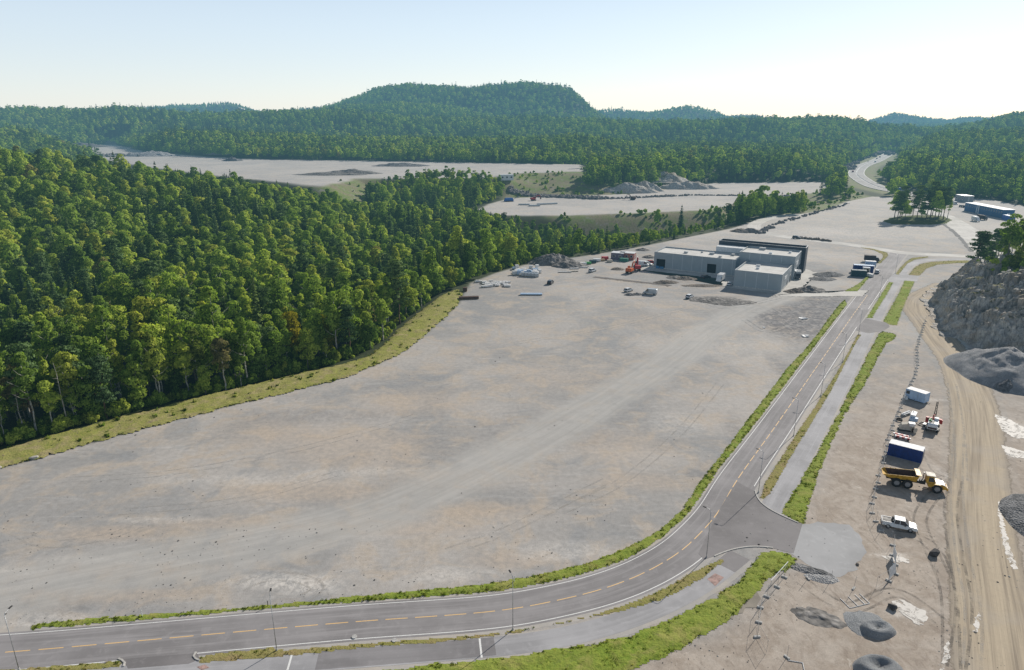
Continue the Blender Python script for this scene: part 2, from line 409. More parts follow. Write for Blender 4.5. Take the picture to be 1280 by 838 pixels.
def gravel_color(s, P, gtan=None, gdark=None, glite=None, warm=0.0, gyard=None):
    """crushed granite: warm grey fines, sandy patches, pale dust, scrapes"""
    n1 = s.noise(0.022, 4, 0.6, P, 0.6); n2 = s.noise(0.13, 5, 0.62, P, 0.8); n3 = s.noise(0.9, 5, 0.65, P); n4 = s.noise(5.0, 3, 0.7, P)
    st = s.noise(0.35, 5, 0.7, s.mapv(P, (0.30, 1.6, 1), (0, 0, R(-24))), 1.2)
    st2 = s.noise(0.22, 5, 0.7, s.mapv(P, (2.2, 0.3, 1), (0, 0, R(35))), 1.6)
    c = s.mix(s.rng(n1, 0.38, 0.62), (0.315, 0.308, 0.30), (0.435, 0.408, 0.38))
    c = s.mix(s.math('MULTIPLY', s.rng(n2, 0.45, 0.65), 0.72 + warm), c, (0.475, 0.405, 0.33))
    c = s.mix(s.math('MULTIPLY', s.rng(st, 0.50, 0.72), 0.38), c, (0.52, 0.505, 0.485))
    c = s.mix(s.math('MULTIPLY', s.rng(st2, 0.54, 0.74), 0.25), c, (0.25, 0.24, 0.24))
    bl = s.noise(0.055, 5, 0.65, s.mapv(P, (1, 1, 1), (0, 0, 1), (40, 9, 0)), 1.0); c = s.mix(s.math('MULTIPLY', s.rng(bl, 0.52, 0.66), 0.55), c, (0.27, 0.28, 0.29))
    if gtan is not None: c = s.mix(s.math('MULTIPLY', gtan, s.rng(n3, 0.2, 0.75, 0.35, 0.8)), c, (0.50, 0.405, 0.315))
    if gyard is not None:
        yn = s.noise(0.16, 5, 0.68, P, 1.2); yn2 = s.noise(0.5, 5, 0.72, s.mapv(P, (1, .45, 1), (0, 0, .5)), 1.5)
        yc = s.mix(s.rng(yn, .36, .64), (0.36, 0.30, 0.245), (0.46, 0.40, 0.34)); yc = s.mix(s.math('MULTIPLY', s.rng(yn2, .5, .68), .65), yc, (0.255, 0.205, 0.165)); yc = s.mix(s.math('MULTIPLY', s.rng(s.noise(.33, 5, .75, P, 2.0), .60, .70), .7), yc, (0.62, 0.57, 0.50))
        c = s.mix(gyard, c, yc)
    if gdark is not None: c = s.mix(s.math('MULTIPLY', gdark, s.rng(s.noise(0.5, 5, 0.7, P, 1.0), 0.33, 0.6, 0.15, 0.95)), c, (0.14, 0.14, 0.15))
    if glite is not None: c = s.mix(s.math('MULTIPLY', glite, s.rng(s.noise(0.8, 5, 0.75, P, 1.5), 0.35, 0.62, 0.1, 0.95)), c, (0.66, 0.62, 0.57))
    g = s.math('ADD', s.math('MULTIPLY', n3, 0.5), s.math('MULTIPLY', n4, 0.5))
    c = s.mix(s.rng(g, 0.34, 0.66, 0, 1), s.mix(1.0, c, (0.84, 0.84, 0.84), 'MULTIPLY'), s.mix(1.0, c, (1.12, 1.12, 1.12), 'MULTIPLY'))
    vo = s.n('ShaderNodeTexVoronoi'); vo.inputs['Scale'].default_value = 1.4; s.l(P, vo.inputs['Vector'])
    sp = s.math('LESS_THAN', vo.outputs['Distance'], 0.10)
    sp = s.math('MULTIPLY', sp, s.rng(n2, 0.45, 0.6))
    c = s.mix(s.math('MULTIPLY', sp, 0.6), c, (0.10, 0.095, 0.09))
    return c, s.math('ADD', s.math('MULTIPLY', n3, 0.7), s.math('MULTIPLY', n4, 0.3))

def mat_ground(name):
    s = NT(name); P = s.pos()
    c, h = gravel_color(s, P, s.attr('g_tan'), s.attr('g_dark'), s.attr('g_lite'), gyard=s.attr('g_yard'))
    # haul track pressed across the lot
    cv = s.n('ShaderNodeCombineXYZ'); s.l(s.attr('trk_s'), cv.inputs[0]); s.l(s.attr('trk_d'), cv.inputs[1])
    w = s.noise(0.55, 4, 0.7, s.mapv(cv.outputs[0], (0.05, 1.0, 1)), 0.3)
    w2 = s.noise(1.6, 3, 0.7, s.mapv(cv.outputs[0], (0.03, 1.0, 1)), 0.2)
    tk = s.mix(s.rng(w, 0.36, 0.64), (0.40, 0.39, 0.37), (0.47, 0.455, 0.43))
    tk = s.mix(s.math('MULTIPLY', s.rng(w2, 0.52, 0.66), 0.3), tk, (0.34, 0.325, 0.305))
    c = s.mix(s.math('MULTIPLY', s.attr('g_trk'), s.rng(s.noise(0.3, 4, 0.6, P), 0.25, 0.6, 0.35, 0.8)), c, tk)
    # forest floor and scrubby banks
    f1 = s.noise(0.09, 4, 0.65, P); f2 = s.noise(1.1, 4, 0.7, P)
    fl = s.mix(s.rng(f2, 0.35, 0.65), (0.018, 0.030, 0.010), (0.050, 0.068, 0.022))
    bk = s.mix(s.rng(f1, 0.40, 0.60), (0.17, 0.22, 0.06), (0.23, 0.20, 0.12))
    bk = s.mix(s.rng(f2, 0.45, 0.7), bk, (0.07, 0.10, 0.03))
    bk = s.mix(s.math('MULTIPLY', s.rng(s.noise(0.17, 5, 0.7, P, 1), 0.56, 0.66), 0.75), bk, (0.27, 0.25, 0.23))
    v = s.mix(s.attr('g_bank'), fl, bk)
    c = s.mix(s.attr('g_grav'), v, c)
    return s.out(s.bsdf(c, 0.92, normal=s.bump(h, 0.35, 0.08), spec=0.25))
M_GROUND = mat_ground('crushed_stone_ground')
attrs = dict(g_yard=yard, g_grav=gravel, g_bank=bank, g_tan=np.clip(tan, 0, 1), g_dark=np.clip(dark, 0, 1), g_lite=np.clip(lite, 0, 1), g_trk=trk, trk_s=trk_s, trk_d=trk_d)
fc = lambda A: 0.25 * (A[:-1, :-1] + A[1:, :-1] + A[:-1, 1:] + A[1:, 1:])
m_lot = fc(dM) < 0; m_mid = (fc(dI) < 1.5) & ~m_lot; m_up = (fc(dU) < 2) & ~m_lot & ~m_mid
m_hill = (fc(YY) > 900) & ~m_up
submesh('gravel_lot', m_lot, M_GROUND, attrs)
submesh('middle_gravel_plateau', m_mid, M_GROUND, attrs)
submesh('upper_gravel_plateau', m_up, M_GROUND, attrs)
submesh('hills', m_hill, M_GROUND, attrs)
submesh('ground', ~(m_lot | m_mid | m_up | m_hill), M_GROUND, attrs)
# one wide base sheet reaching the horizon under and around everything
mb = MB(); mb.add([(-16000, -9000, -42), (16000, -9000, -42), (16000, 16000, -42), (-16000, 16000, -42)], [(0, 1, 2, 3)])
s = NT('distant_lowland'); P = s.pos()
o = mb.build('lowland', s.out(s.bsdf(s.mix(s.rng(s.noise(0.01, 5, 0.6, P), 0.4, 0.6), (0.03, 0.05, 0.02), (0.06, 0.08, 0.03)), 0.95))); tag(o, kind='structure')

# ------------------------------------------------------------------ sheets: roads, path, verges
def sheet(name, pts, z, mat, kind='structure', rough_edge=0.0, seed=1, holes=None):
    if rough_edge > 0:
        q = []; n = len(pts); r = np.random.default_rng(seed)
        for i in range(n):
            a, b = np.array(pts[i]), np.array(pts[(i + 1) % n]); L = np.linalg.norm(b - a); m = max(1, int(L / max(0.35, rough_edge * 1.6)))
            nn = np.array([b[1] - a[1], a[0] - b[0]]) / (L + 1e-9)
            for k in range(m):
                q.append(tuple(a + (b - a) * k / m + nn * r.normal(0, rough_edge * 0.5)))
        pts = q
    me = bpy.data.meshes.new(name); bm = bmesh.new()
    vs = [bm.verts.new((x, y, z)) for x, y in pts]
    try: f = bm.faces.new(vs)
    except ValueError: f = None
    bmesh.ops.triangulate(bm, faces=bm.faces[:], ngon_method='EAR_CLIP')
    bmesh.ops.recalc_face_normals(bm, faces=bm.faces)
    for f in bm.faces:
        if f.normal.z < 0: f.normal_flip()
    bm.to_mesh(me); bm.free()
    o = link(name, me, mat)
    if kind: o['kind'] = kind
    return o
def ribbon(name, L, lo, hi, z, mat, kind='structure', zs=None, uv=True, jitter=0.0, seed=3):
    A, B = offset_line(L, lo), offset_line(L, hi); n = len(L)
    if jitter:
        r = np.random.default_rng(seed); A += r.normal(0, jitter, A.shape); B += r.normal(0, jitter, B.shape)
    zz = np.full(n, z) if zs is None else zs + z
    me = bpy.data.meshes.new(name)
    vs = [(A[i][0], A[i][1], zz[i]) for i in range(n)] + [(B[i][0], B[i][1], zz[i]) for i in range(n)]
    up = hi < lo
    fs = [(i, i + 1, n + i + 1, n + i) if up else (i, n + i, n + i + 1, i + 1) for i in range(n - 1)]
    me.from_pydata(vs, [], fs); me.update()
    s = np.r_[0, np.cumsum(np.hypot(*np.diff(L, axis=0).T))]
    a1 = me.attributes.new('run', 'FLOAT', 'POINT'); a1.data.foreach_set('value', np.r_[s, s].astype(np.float32))
    a2 = me.attributes.new('across', 'FLOAT', 'POINT'); a2.data.foreach_set('value', np.r_[np.full(n, lo), np.full(n, hi)].astype(np.float32))
    o = link(name, me, mat)
    if kind: o['kind'] = kind
    return o
def mat_asphalt(name, base, wear=0.25, ruts=True, blotch=0.3):
    s = NT(name); P = s.pos()
    n1 = s.noise(0.08, 4, 0.6, P); n2 = s.noise(0.7, 5, 0.65, P, 0.6); n3 = s.noise(9, 2, 0.6, P)
    c = s.mix(s.rng(n1, 0.38, 0.62), tuple(k * (1 - blotch * .5) for k in base), tuple(k * (1 + blotch * .5) for k in base))
    c = s.mix(s.math('MULTIPLY', s.rng(n2, 0.5, 0.72), 0.35), c, tuple(min(1, k * 1.5) for k in base))
    if ruts:
        cv = s.n('ShaderNodeCombineXYZ'); s.l(s.attr('run'), cv.inputs[0]); s.l(s.attr('across'), cv.inputs[1])
        w = s.noise(0.9, 4, 0.7, s.mapv(cv.outputs[0], (0.035, 1, 1)), 0.2)
        c = s.mix(s.math('MULTIPLY', s.rng(w, 0.48, 0.66), wear * 2), c, tuple(min(1, k * 1.45) for k in base))
        w2 = s.noise(0.8, 3, 0.6, s.mapv(cv.outputs[0], (0.02, 1, 1), loc=(5, 9, 0)), 0.2)
        c = s.mix(s.math('MULTIPLY', s.rng(w2, 0.52, 0.66), wear * 1.3), c, tuple(k * 0.72 for k in base))
    c = s.mix(s.math('MULTIPLY', n3, 0.25), c, tuple(k * 0.6 for k in base))
    return s.out(s.bsdf(c, 0.85, normal=s.bump(n3, 0.25, 0.01), spec=0.3))
M_ROAD = mat_asphalt('worn_asphalt', (0.275, 0.262, 0.264), 0.3)
M_APRON = mat_asphalt('dark_asphalt', (0.225, 0.213, 0.215), ruts=False)
M_PATH = mat_asphalt('grey_path_surface', (0.37, 0.365, 0.375), 0.18)
M_PALE = mat_asphalt('pale_compacted_gravel', (0.53, 0.51, 0.475), 0.2)
M_CONC = simple('kerb_concrete', (0.50, 0.48, 0.45), 0.85)
def mat_line(name, col):
    s = NT(name); P = s.pos(); n = s.noise(6, 4, 0.7, P)
    return s.out(s.bsdf(s.mix(s.math('MULTIPLY', s.rng(n, 0.52, 0.72), 0.7), col, (0.3, 0.28, 0.26)), 0.7))
M_WHITE = mat_line('white_road_paint', (0.78, 0.78, 0.76)); M_YEL = mat_line('yellow_road_paint', (0.80, 0.52, 0.22))
def mat_shoulder():
    s = NT('gravel_shoulder'); c, h = gravel_color(s, s.pos()); c = s.mix(0.5, c, (0.50, 0.47, 0.43))
    return s.out(s.bsdf(c, 0.92, normal=s.bump(h, 0.4, 0.05), spec=0.2))
M_SHOULD = mat_shoulder()

RC = smooth_line([at(*p) for p in [(-330, 833), (-150, 825), (14, 815), (165, 802), (309, 789), (449, 777), (616, 764.5), (709, 748), (767, 732), (812, 713), (850, 690), (875, 667), (898, 640), (923.5, 597), (970, 532), (1020, 460), (1067, 393), (1093, 357), (1106, 338), (1117, 324), (1124, 316)]], 1.5)
print('road len', len(RC) * 1.5)
ribbon('road_shoulder', RC, -4.5, 4.6, 0.004, M_SHOULD, jitter=0.10)
ribbon('road', RC, -3.75, 3.75, 0.008, M_ROAD)
def cut(L, pxa, pxb, d=0.0):
    """indices of a line between two photo columns"""
    Lp = offset_line(L, d); px, py = to_px(Lp[:, 0], Lp[:, 1], np.zeros(len(L)))
    i = [k for k in range(len(L)) if pxa <= px[k] <= pxb]
    return i[0], i[-1]
iE = cut(RC, -600, 1086)[1]
ribbon('road_edge_line', RC[:iE], -3.38, -3.26, 0.012, M_WHITE)
a, b = cut(RC, 151, 243, 3.3); c, d_ = cut(RC, 890, 943, 3.3); e = cut(RC, -600, 1071, 3.3)[1]; f_ = cut(RC, -600, 1086, 3.3)[1]; g_ = cut(RC, -600, 1110, 3.3)[1]
for i0, i1 in ((0, a), (b, c), (d_, e), (f_, g_)): ribbon('road_edge_line', RC[i0:i1 + 1], 3.24, 3.38, 0.012, M_WHITE)
def dashes(name, L, off, w, dash, gap, mat, i0=0, i1=None, step=1.5):
    Lf = smooth_line(L[i0:i1], 0.5); n = int(dash / 0.5); m = int((dash + gap) / 0.5); mbb = MB()
    for k in range(0, len(Lf) - n - 1, m):
        q = Lf[k:k + n + 1]; A, B = offset_line(q, off - w / 2), offset_line(q, off + w / 2)
        for j in range(n):
            mbb.add([(*A[j], 0.012), (*B[j], 0.012), (*B[j + 1], 0.012), (*A[j + 1], 0.012)], [(0, 1, 2, 3)])
    o = mbb.build(name, mat); o['kind'] = 'structure'; return o
dashes('yellow_centre_dashes', RC, 0, 0.15, 3.0, 1.0, M_YEL, 0, iE)
dashes('white_junction_dashes', RC, 3.3, 0.15, 1.5, 1.5, M_WHITE, c + 1, d_)
dashes('white_junction_dashes', RC, 3.3, 0.15, 1.5, 1.5, M_WHITE, a + 2, b - 1)

# paths
PL = smooth_line([at(*p) for p in [(-330, 870), (-100, 858), (120, 848), (250, 836), (440, 823), (638, 806.5), (736, 789), (815, 763), (872, 734), (905, 710), (930, 690)]], 1.5)
ribbon('path_shoulder', PL, -1.9, 2.5, 0.006, M_SHOULD, jitter=0.08)
ribbon('cycle_path', PL, -1.75, 1.75, 0.014, M_PATH)
i0, i1 = cut(PL, 392, 638); ribbon('asphalt_path_section', PL[i0:i1], -1.72, 1.5, 0.018, mat_asphalt('grey_path_asphalt', (0.25, 0.24, 0.245), .15))
i0, i1 = cut(PL, 900, 940); ribbon('asphalt_path_section', PL[i0:i1 + 1], -1.72, 1.72, 0.018, M_APRON)
for q in (392, 638):
    k = cut(PL, q - 6, q + 6)[0]; seg = PL[k:k + 2]
    kk = smooth_line(PL[max(0, k - 3):k + 4], 0.25); ribbon('path_joint_line', kk[4:6], -1.7, 1.7, 0.022, M_WHITE)
PU = smooth_line([at(*p) for p in [(962, 640), (975, 616), (1000, 575), (1030, 520), (1060, 465), (1082, 421), (1095, 397), (1108, 373), (1122, 350), (1130, 338), (1143, 329), (1165, 325), (1225, 324), (1300, 327)]], 1.5)
ribbon('path_shoulder', PU, -2.2, 2.4, 0.006, M_SHOULD, jitter=0.08)
ribbon('cycle_path', PU, -1.9, 1.9, 0.014, M_PATH)
# cross road behind the hall and the road towards the far offices
XR = smooth_line([at(*p) for p in [(1000, 268), (965, 272), (946, 279), (943, 285), (960, 292), (994, 298), (1051, 304.5), (1102, 312), (1130, 316.5), (1226, 321.5), (1330, 329)]], 3)
ribbon('cross_road', XR, -4.2, 4.2, 0.018, M_PALE, jitter=0.15)
OR = smooth_line([at(*p) for p in [(1150, 262), (1175, 269), (1200, 283), (1222, 300), (1238, 318)]], 3)
ribbon('office_road', OR, -7, 7, 0.010, M_PALE, jitter=0.2)
ribbon('office_road_ditch', OR, 7, 9.2, 0.014, simple('dark_gravel', (0.13, 0.13, 0.13), 0.95), jitter=0.3)  # flat dark strip marking the ditch
# junction apron, side entrances
sheet('junction_apron', poly([(901, 634), (921, 602), (943.5, 614.5), (946, 622), (952, 629), (964, 637), (980, 645), (1003, 655.5), (992, 692), (968, 686), (948, 683.5), (932, 684), (916, 688), (897, 694), (880, 700), (873, 692)]), 0.0195, M_APRON)
sheet('grey_gravel_apron', poly([(1003, 655), (1030, 653), (1062, 656), (1076, 672), (1082, 690), (1074, 704), (1060, 715), (1050, 722), (1030, 721), (1012, 710), (1000, 700), (991, 692)]), 0.012, mat_asphalt('grey_fine_gravel', (0.38, 0.38, 0.385), ruts=False, blotch=0.2), rough_edge=0.5)
sheet('side_entrance', poly([(1069, 413), (1082, 398), (1110, 404), (1112, 409), (1103, 414), (1086, 417)]), 0.0205, M_APRON)
sheet('side_entrance', poly([(1055, 370.5), (1078, 370.5), (1086, 363), (1064, 363), (1040, 366), (1000, 366), (960, 371), (1000, 371)]), 0.0185, M_PALE, rough_edge=0.3)
sheet('side_entrance', poly([(1108, 352), (1118, 341), (1150, 344), (1146, 352)]), 0.0205, M_PATH)
sheet('side_entrance', poly([(154, 824), (246, 816.5), (250, 824), (236, 830), (160, 836)]), 0.0195, M_APRON)
def kerb(pts, w=0.22, h=0.11):
    L = smooth_line([at(*p) for p in pts], 0.7); A, B = offset_line(L, -w / 2), offset_line(L, w / 2); m = MB()
    n = len(L); vs = [(*A[i], 0) for i in range(n)] + [(*A[i], h) for i in range(n)] + [(*B[i], h) for i in range(n)] + [(*B[i], 0) for i in range(n)]
    fs = [(k * n + i, k * n + i + 1, (k + 1) * n + i + 1, (k + 1) * n + i) for k in range(3) for i in range(n - 1)]
    fs += [(0, n, 2 * n, 3 * n), (n - 1, 2 * n - 1, 3 * n - 1, 4 * n - 1)]
    m.add(vs, fs); o = m.build('kerb', M_CONC); o['kind'] = 'structure'
kerb([(943.8, 613.5), (946, 621), (952, 629.5), (964, 638), (981, 646.5), (1003, 656)])
kerb([(893, 695.5), (905, 690.5), (918, 686.5), (933, 684), (948, 683.3), (970, 685.6)])
kerb([(245, 815.5), (242, 819), (243, 823), (250, 826)])
kerb([(148, 823.5), (155, 827), (156, 832), (151, 836)])
sheet('red_tactile_square', poly([(884, 724), (894, 717), (905, 722), (894, 733)]), 0.0245, simple('faded_red_paving', (0.40, 0.27, 0.24), 0.85, var=0.5, scale=1.2))
sheet('red_tactile_square', poly([(246, 834), (256, 831), (262, 835), (252, 838)]), 0.0245, MATS['faded_red_paving'])

# dirt haul road
HL = smooth_line([at(*p) for p in [(1185, 356), (1168, 364), (1150, 374), (1148, 388), (1160, 404), (1180, 430), (1197, 452), (1209, 480), (1218, 510), (1222, 560), (1224, 610), (1228, 680), (1238, 750), (1248, 838), (1262, 960)]], 2)
def mat_haul():
    s = NT('sandy_haul_road'); P = s.pos()
    cv = s.n('ShaderNodeCombineXYZ'); s.l(s.attr('run'), cv.inputs[0]); s.l(s.attr('across'), cv.inputs[1])
    w = s.noise(0.62, 4, 0.7, s.mapv(cv.outputs[0], (0.022, 1, 1)), 0.35); w2 = s.noise(2.1, 3, 0.7, s.mapv(cv.outputs[0], (0.02, 1, 1)), 0.2)
    n = s.noise(1.2, 4, 0.7, P); n0 = s.noise(0.1, 3, 0.6, P)
    c = s.mix(s.rng(w, 0.36, 0.60), (0.29, 0.24, 0.185), (0.48, 0.40, 0.295))
    c = s.mix(s.math('MULTIPLY', s.rng(w2, 0.45, 0.62), 0.55), c, (0.54, 0.455, 0.335))
    c = s.mix(s.math('MULTIPLY', s.rng(n0, 0.5, 0.65), 0.4), c, (0.42, 0.375, 0.32))
    c = s.mix(s.math('MULTIPLY', s.rng(n, 0.45, 0.7), 0.3), c, (0.34, 0.29, 0.225))
    # worn, uneven borders that fade into the gravel
    a = s.math('ABSOLUTE', s.attr('across')); a = s.math('ADD', a, s.math('MULTIPLY', s.noise(0.45, 4, 0.7, P), 2.4))
    al = s.rng(a, 5.9, 6.5, 1, 0)
    c = s.mix(s.rng(a, 4.6, 6.0, 0, .6), c, (0.33, 0.285, 0.235))
    b = s.bsdf(c, 0.92, normal=s.bump(s.math('ADD', w2, w), 0.8, 0.15), spec=0.2)
    t = s.n('ShaderNodeBsdfTransparent'); mx = s.n('ShaderNodeMixShader'); s.l(al, mx.inputs[0]); s.l(t.outputs[0], mx.inputs[1]); s.l(b, mx.inputs[2])
    return s.out(mx.outputs[0])
wd = np.interp(np.arange(len(HL)) * 2.0, [0, 20, 60, 120, 400], [3.6, 4.6, 5.4, 5.6, 6.0])
me_h = ribbon('haul_road', HL, -6.4, 6.4, 0.016, mat_haul())
# tyre marks in the yard and on the lot
def mat_tyre(name, col, strength):
    s = NT(name); P = s.pos(); n = s.noise(0.35, 5, 0.7, P, 0.5); n2 = s.noise(3, 3, 0.7, P)
    al = s.math('MULTIPLY', s.rng(n, 0.36, 0.66), s.rng(n2, 0.3, 0.6, 0.4, 1)); al = s.math('MULTIPLY', al, strength)
    b = s.bsdf(col, 0.95, spec=0.1); t = s.n('ShaderNodeBsdfTransparent'); mx = s.n('ShaderNodeMixShader')
    s.l(al, mx.inputs[0]); s.l(t.outputs[0], mx.inputs[1]); s.l(b, mx.inputs[2]); return s.out(mx.outputs[0])
M_TYD = mat_tyre('dark_tyre_marks', (0.17, 0.155, 0.14), 0.5); M_TYL = mat_tyre('pale_tyre_marks', (0.48, 0.45, 0.41), 0.5)
marks = [([(1180, 612), (1165, 622), (1150, 650), (1165, 690), (1185, 740), (1190, 838)], 0), ([(1195, 600), (1188, 640), (1196, 700), (1205, 760), (1195, 838)], 0), ([(1120, 668), (1150, 672), (1170, 690), (1182, 720)], 0),
         ([(1198, 540), (1196, 620), (1203, 690), (1216, 760), (1215, 838)], 1), ([(1145, 560), (1160, 590), (1185, 600)], 0), ([(20, 664), (60, 680), (130, 672), (180, 655)], 1),
         ([(80, 600), (220, 590), (380, 560), (520, 520)], 1), ([(700, 640), (780, 600), (850, 540), (900, 480)], 1), ([(300, 735), (330, 722), (370, 722), (400, 735), (380, 748)], 1), ([(870, 372), (900, 385), (940, 380), (975, 372)], 0), ([(930, 400), (960, 415), (1000, 400)], 0),
         ([(560, 690), (640, 660), (760, 600)], 1), ([(150, 640), (300, 625), (430, 590)], 1), ([(640, 430), (760, 410), (860, 385)], 1), ([(1000, 725), (1060, 760), (1120, 740), (1180, 780)], 0), ([(1190, 480), (1199, 540), (1202, 600)], 1)]
for k, (p, t) in enumerate(marks):
    L = smooth_line([at(*q) for q in p], 0.8)
    for o_ in (-0.95, 0.95): ribbon('tyre_marks', L, o_ - 0.2, o_ + 0.2, 0.021 + 0.0004 * k, M_TYL if t else M_TYD)
# ------------------------------------------------------------------ verges
def mat_grass(name, c1, c2, c3, bare=0.25):
    s = NT(name); P = s.pos(); n1 = s.noise(0.25, 4, 0.65, P, 0.5); n2 = s.noise(2.2, 4, 0.7, P); n3 = s.noise(0.09, 3, 0.6, P)
    c = s.mix(s.rng(n2, 0.35, 0.65), c1, c2); c = s.mix(s.math('MULTIPLY', s.rng(n1, 0.48, 0.68), 0.8), c, c3)
    c = s.mix(s.math('MULTIPLY', s.rng(s.noise(0.6, 5, 0.7, P, 1), 0.56, 0.68), bare * 3), c, (0.20, 0.165, 0.115))
    c = s.mix(s.rng(n3, 0.35, 0.65, 0, 0.3), c, c3)
    return s.out(s.bsdf(c, 0.95, normal=s.bump(n2, 0.9, 0.2), spec=0.1))
M_GR1 = mat_grass('lush_verge_grass', (0.17, 0.25, 0.035), (0.25, 0.31, 0.05), (0.33, 0.31, 0.10), 0.10)
M_GR2 = mat_grass('dry_verge_grass', (0.24, 0.25, 0.07), (0.31, 0.28, 0.10), (0.33, 0.25, 0.13), 0.2)
M_SCRUB = mat_grass('fill_edge_scrub', (0.22, 0.26, 0.055), (0.33, 0.31, 0.09), (0.38, 0.31, 0.17), 0.25)
def side_poly(L, off, pxa, pxb, far_px):
    """strip between a line beside the road and a surveyed outline"""
    Lo = offset_line(L, off); i0, i1 = cut(L, pxa, pxb, off)
    return [tuple(p) for p in Lo[i0:i1:2]] + poly(far_px)
V = {}
V['v1'] = (side_poly(RC, -4.15, 42, 1060, [(1056, 374.5), (1050, 380), (1036, 398), (1022, 418), (1004, 440), (987, 457), (966, 485), (943, 514), (918, 548), (893, 580), (873, 606), (852, 638), (835, 655), (810, 672), (785, 684), (755, 697), (727, 706), (685, 717), (641, 725), (600, 731), (548, 736), (500, 741), (440, 746), (370, 754), (300, 760), (250, 764), (200, 767.5), (150, 771), (110, 774), (75, 777), (40, 781), (38, 788)]), 'lush', M_GR1)
V['v1b'] = (poly([(1055, 364.5), (1072, 364.5), (1081, 353.5), (1089, 344), (1084, 345), (1076, 353), (1068, 358)]), 'lush', M_GR1)
V['v1c'] = (poly([(1100, 330), (1110, 320), (1109, 316), (1100, 313.5), (1090, 311), (1072, 309), (1092, 313), (1103, 318), (1104, 322), (1097, 329)]), 'dry', M_GR2)
V['v2'] = (poly([(246, 823), (262, 819), (300, 814.5), (340, 810.5)]) + side_poly(RC, 4.3, 345, 884, [(902, 699), (906, 701), (900, 706), (880, 721), (853, 737), (827, 749.5), (799, 758), (760, 768), (727, 774), (685, 783), (638, 792.5), (600, 797), (548, 803), (500, 806), (440, 811), (380, 818), (310, 824), (250, 829)]), 'dry', M_GR2)
V['v2b'] = (poly([(-300, 858), (-100, 846), (0, 838.5), (60, 834), (146, 827), (153, 829), (152, 833), (100, 839), (0, 850), (-100, 858), (-300, 872)]), 'dry', M_GR2)
V['v3'] = (poly([(952, 619), (956, 605), (975, 575), (1000, 536), (1022, 504), (1045, 468), (1062, 438), (1072, 418.5), (1076, 419), (1068, 432), (1056, 455), (1038, 490), (1020, 520), (1000, 552), (980, 586), (962, 618), (955, 624), (950, 623)]), 'dry', M_GR2)
V['v3b'] = (poly([(1083, 398), (1093, 382), (1103, 366), (1111, 353), (1117, 353), (1108, 369), (1098, 385), (1090, 398)]), 'dry', M_GR1)
V['v3c'] = (poly([(1119, 343), (1126, 334), (1133, 327), (1140, 322.5), (1160, 320.8), (1160, 322), (1143, 325), (1134, 330), (1126, 340), (1123, 344)]), 'dry', M_GR2)
V['v4'] = (poly([(977, 642), (986, 626), (1000, 604), (1012, 583), (1030, 550), (1050, 514), (1070, 474), (1085, 443), (1099, 417), (1104, 415), (1120, 418), (1118, 424), (1108, 429), (1098, 446), (1090, 462), (1078, 486), (1064, 505), (1054, 522), (1043, 545), (1032, 570), (1024, 590), (1014, 618), (1008, 640), (1005, 655), (990, 650)]), 'lush', M_GR1)
V['v4b'] = (poly([(1104, 402), (1114, 384), (1124, 366), (1131, 351), (1143, 352), (1137, 366), (1129, 384), (1121, 407), (1112, 406)]), 'dry', M_GR1)
V['v4c'] = (poly([(1136, 344), (1142, 336), (1150, 330.5), (1165, 327.5), (1195, 326), (1226, 326), (1226, 329), (1198, 329), (1172, 331), (1158, 336), (1149, 345)]), 'dry', M_GR2)
V['v5'] = (poly([(420, 852), (520, 833), (600, 826), (660, 818), (700, 812), (745, 805), (790, 794), (835, 777), (868, 760), (900, 744), (925, 725), (940, 704), (952, 691), (966, 689), (985, 693), (996, 699), (995, 709), (972, 716), (955, 727), (945, 743), (925, 762), (905, 778), (860, 806), (830, 820), (790, 836), (740, 856), (600, 872), (420, 884)]), 'lush', M_GR1)
V['strip'] = (poly([(-330, 700), (-150, 636), (0, 587), (101, 558), (201, 531), (289, 508), (350, 494), (430, 473), (480, 453), (505, 440), (530, 420), (555, 399), (573, 380), (578, 368), (572, 362), (548, 371), (520, 390), (498, 411), (480, 432), (458, 447), (430, 456), (380, 464), (302, 483), (201, 508), (101, 535), (0, 562), (-150, 604), (-330, 664)]), 'scrub', M_SCRUB)
verge_polys = []
for i, (k, (pts, kind, m)) in enumerate(V.items()):
    nm = 'fill_edge_verge' if k == 'strip' else 'grass_verge'
    verge_polys.append((k, pts, kind))
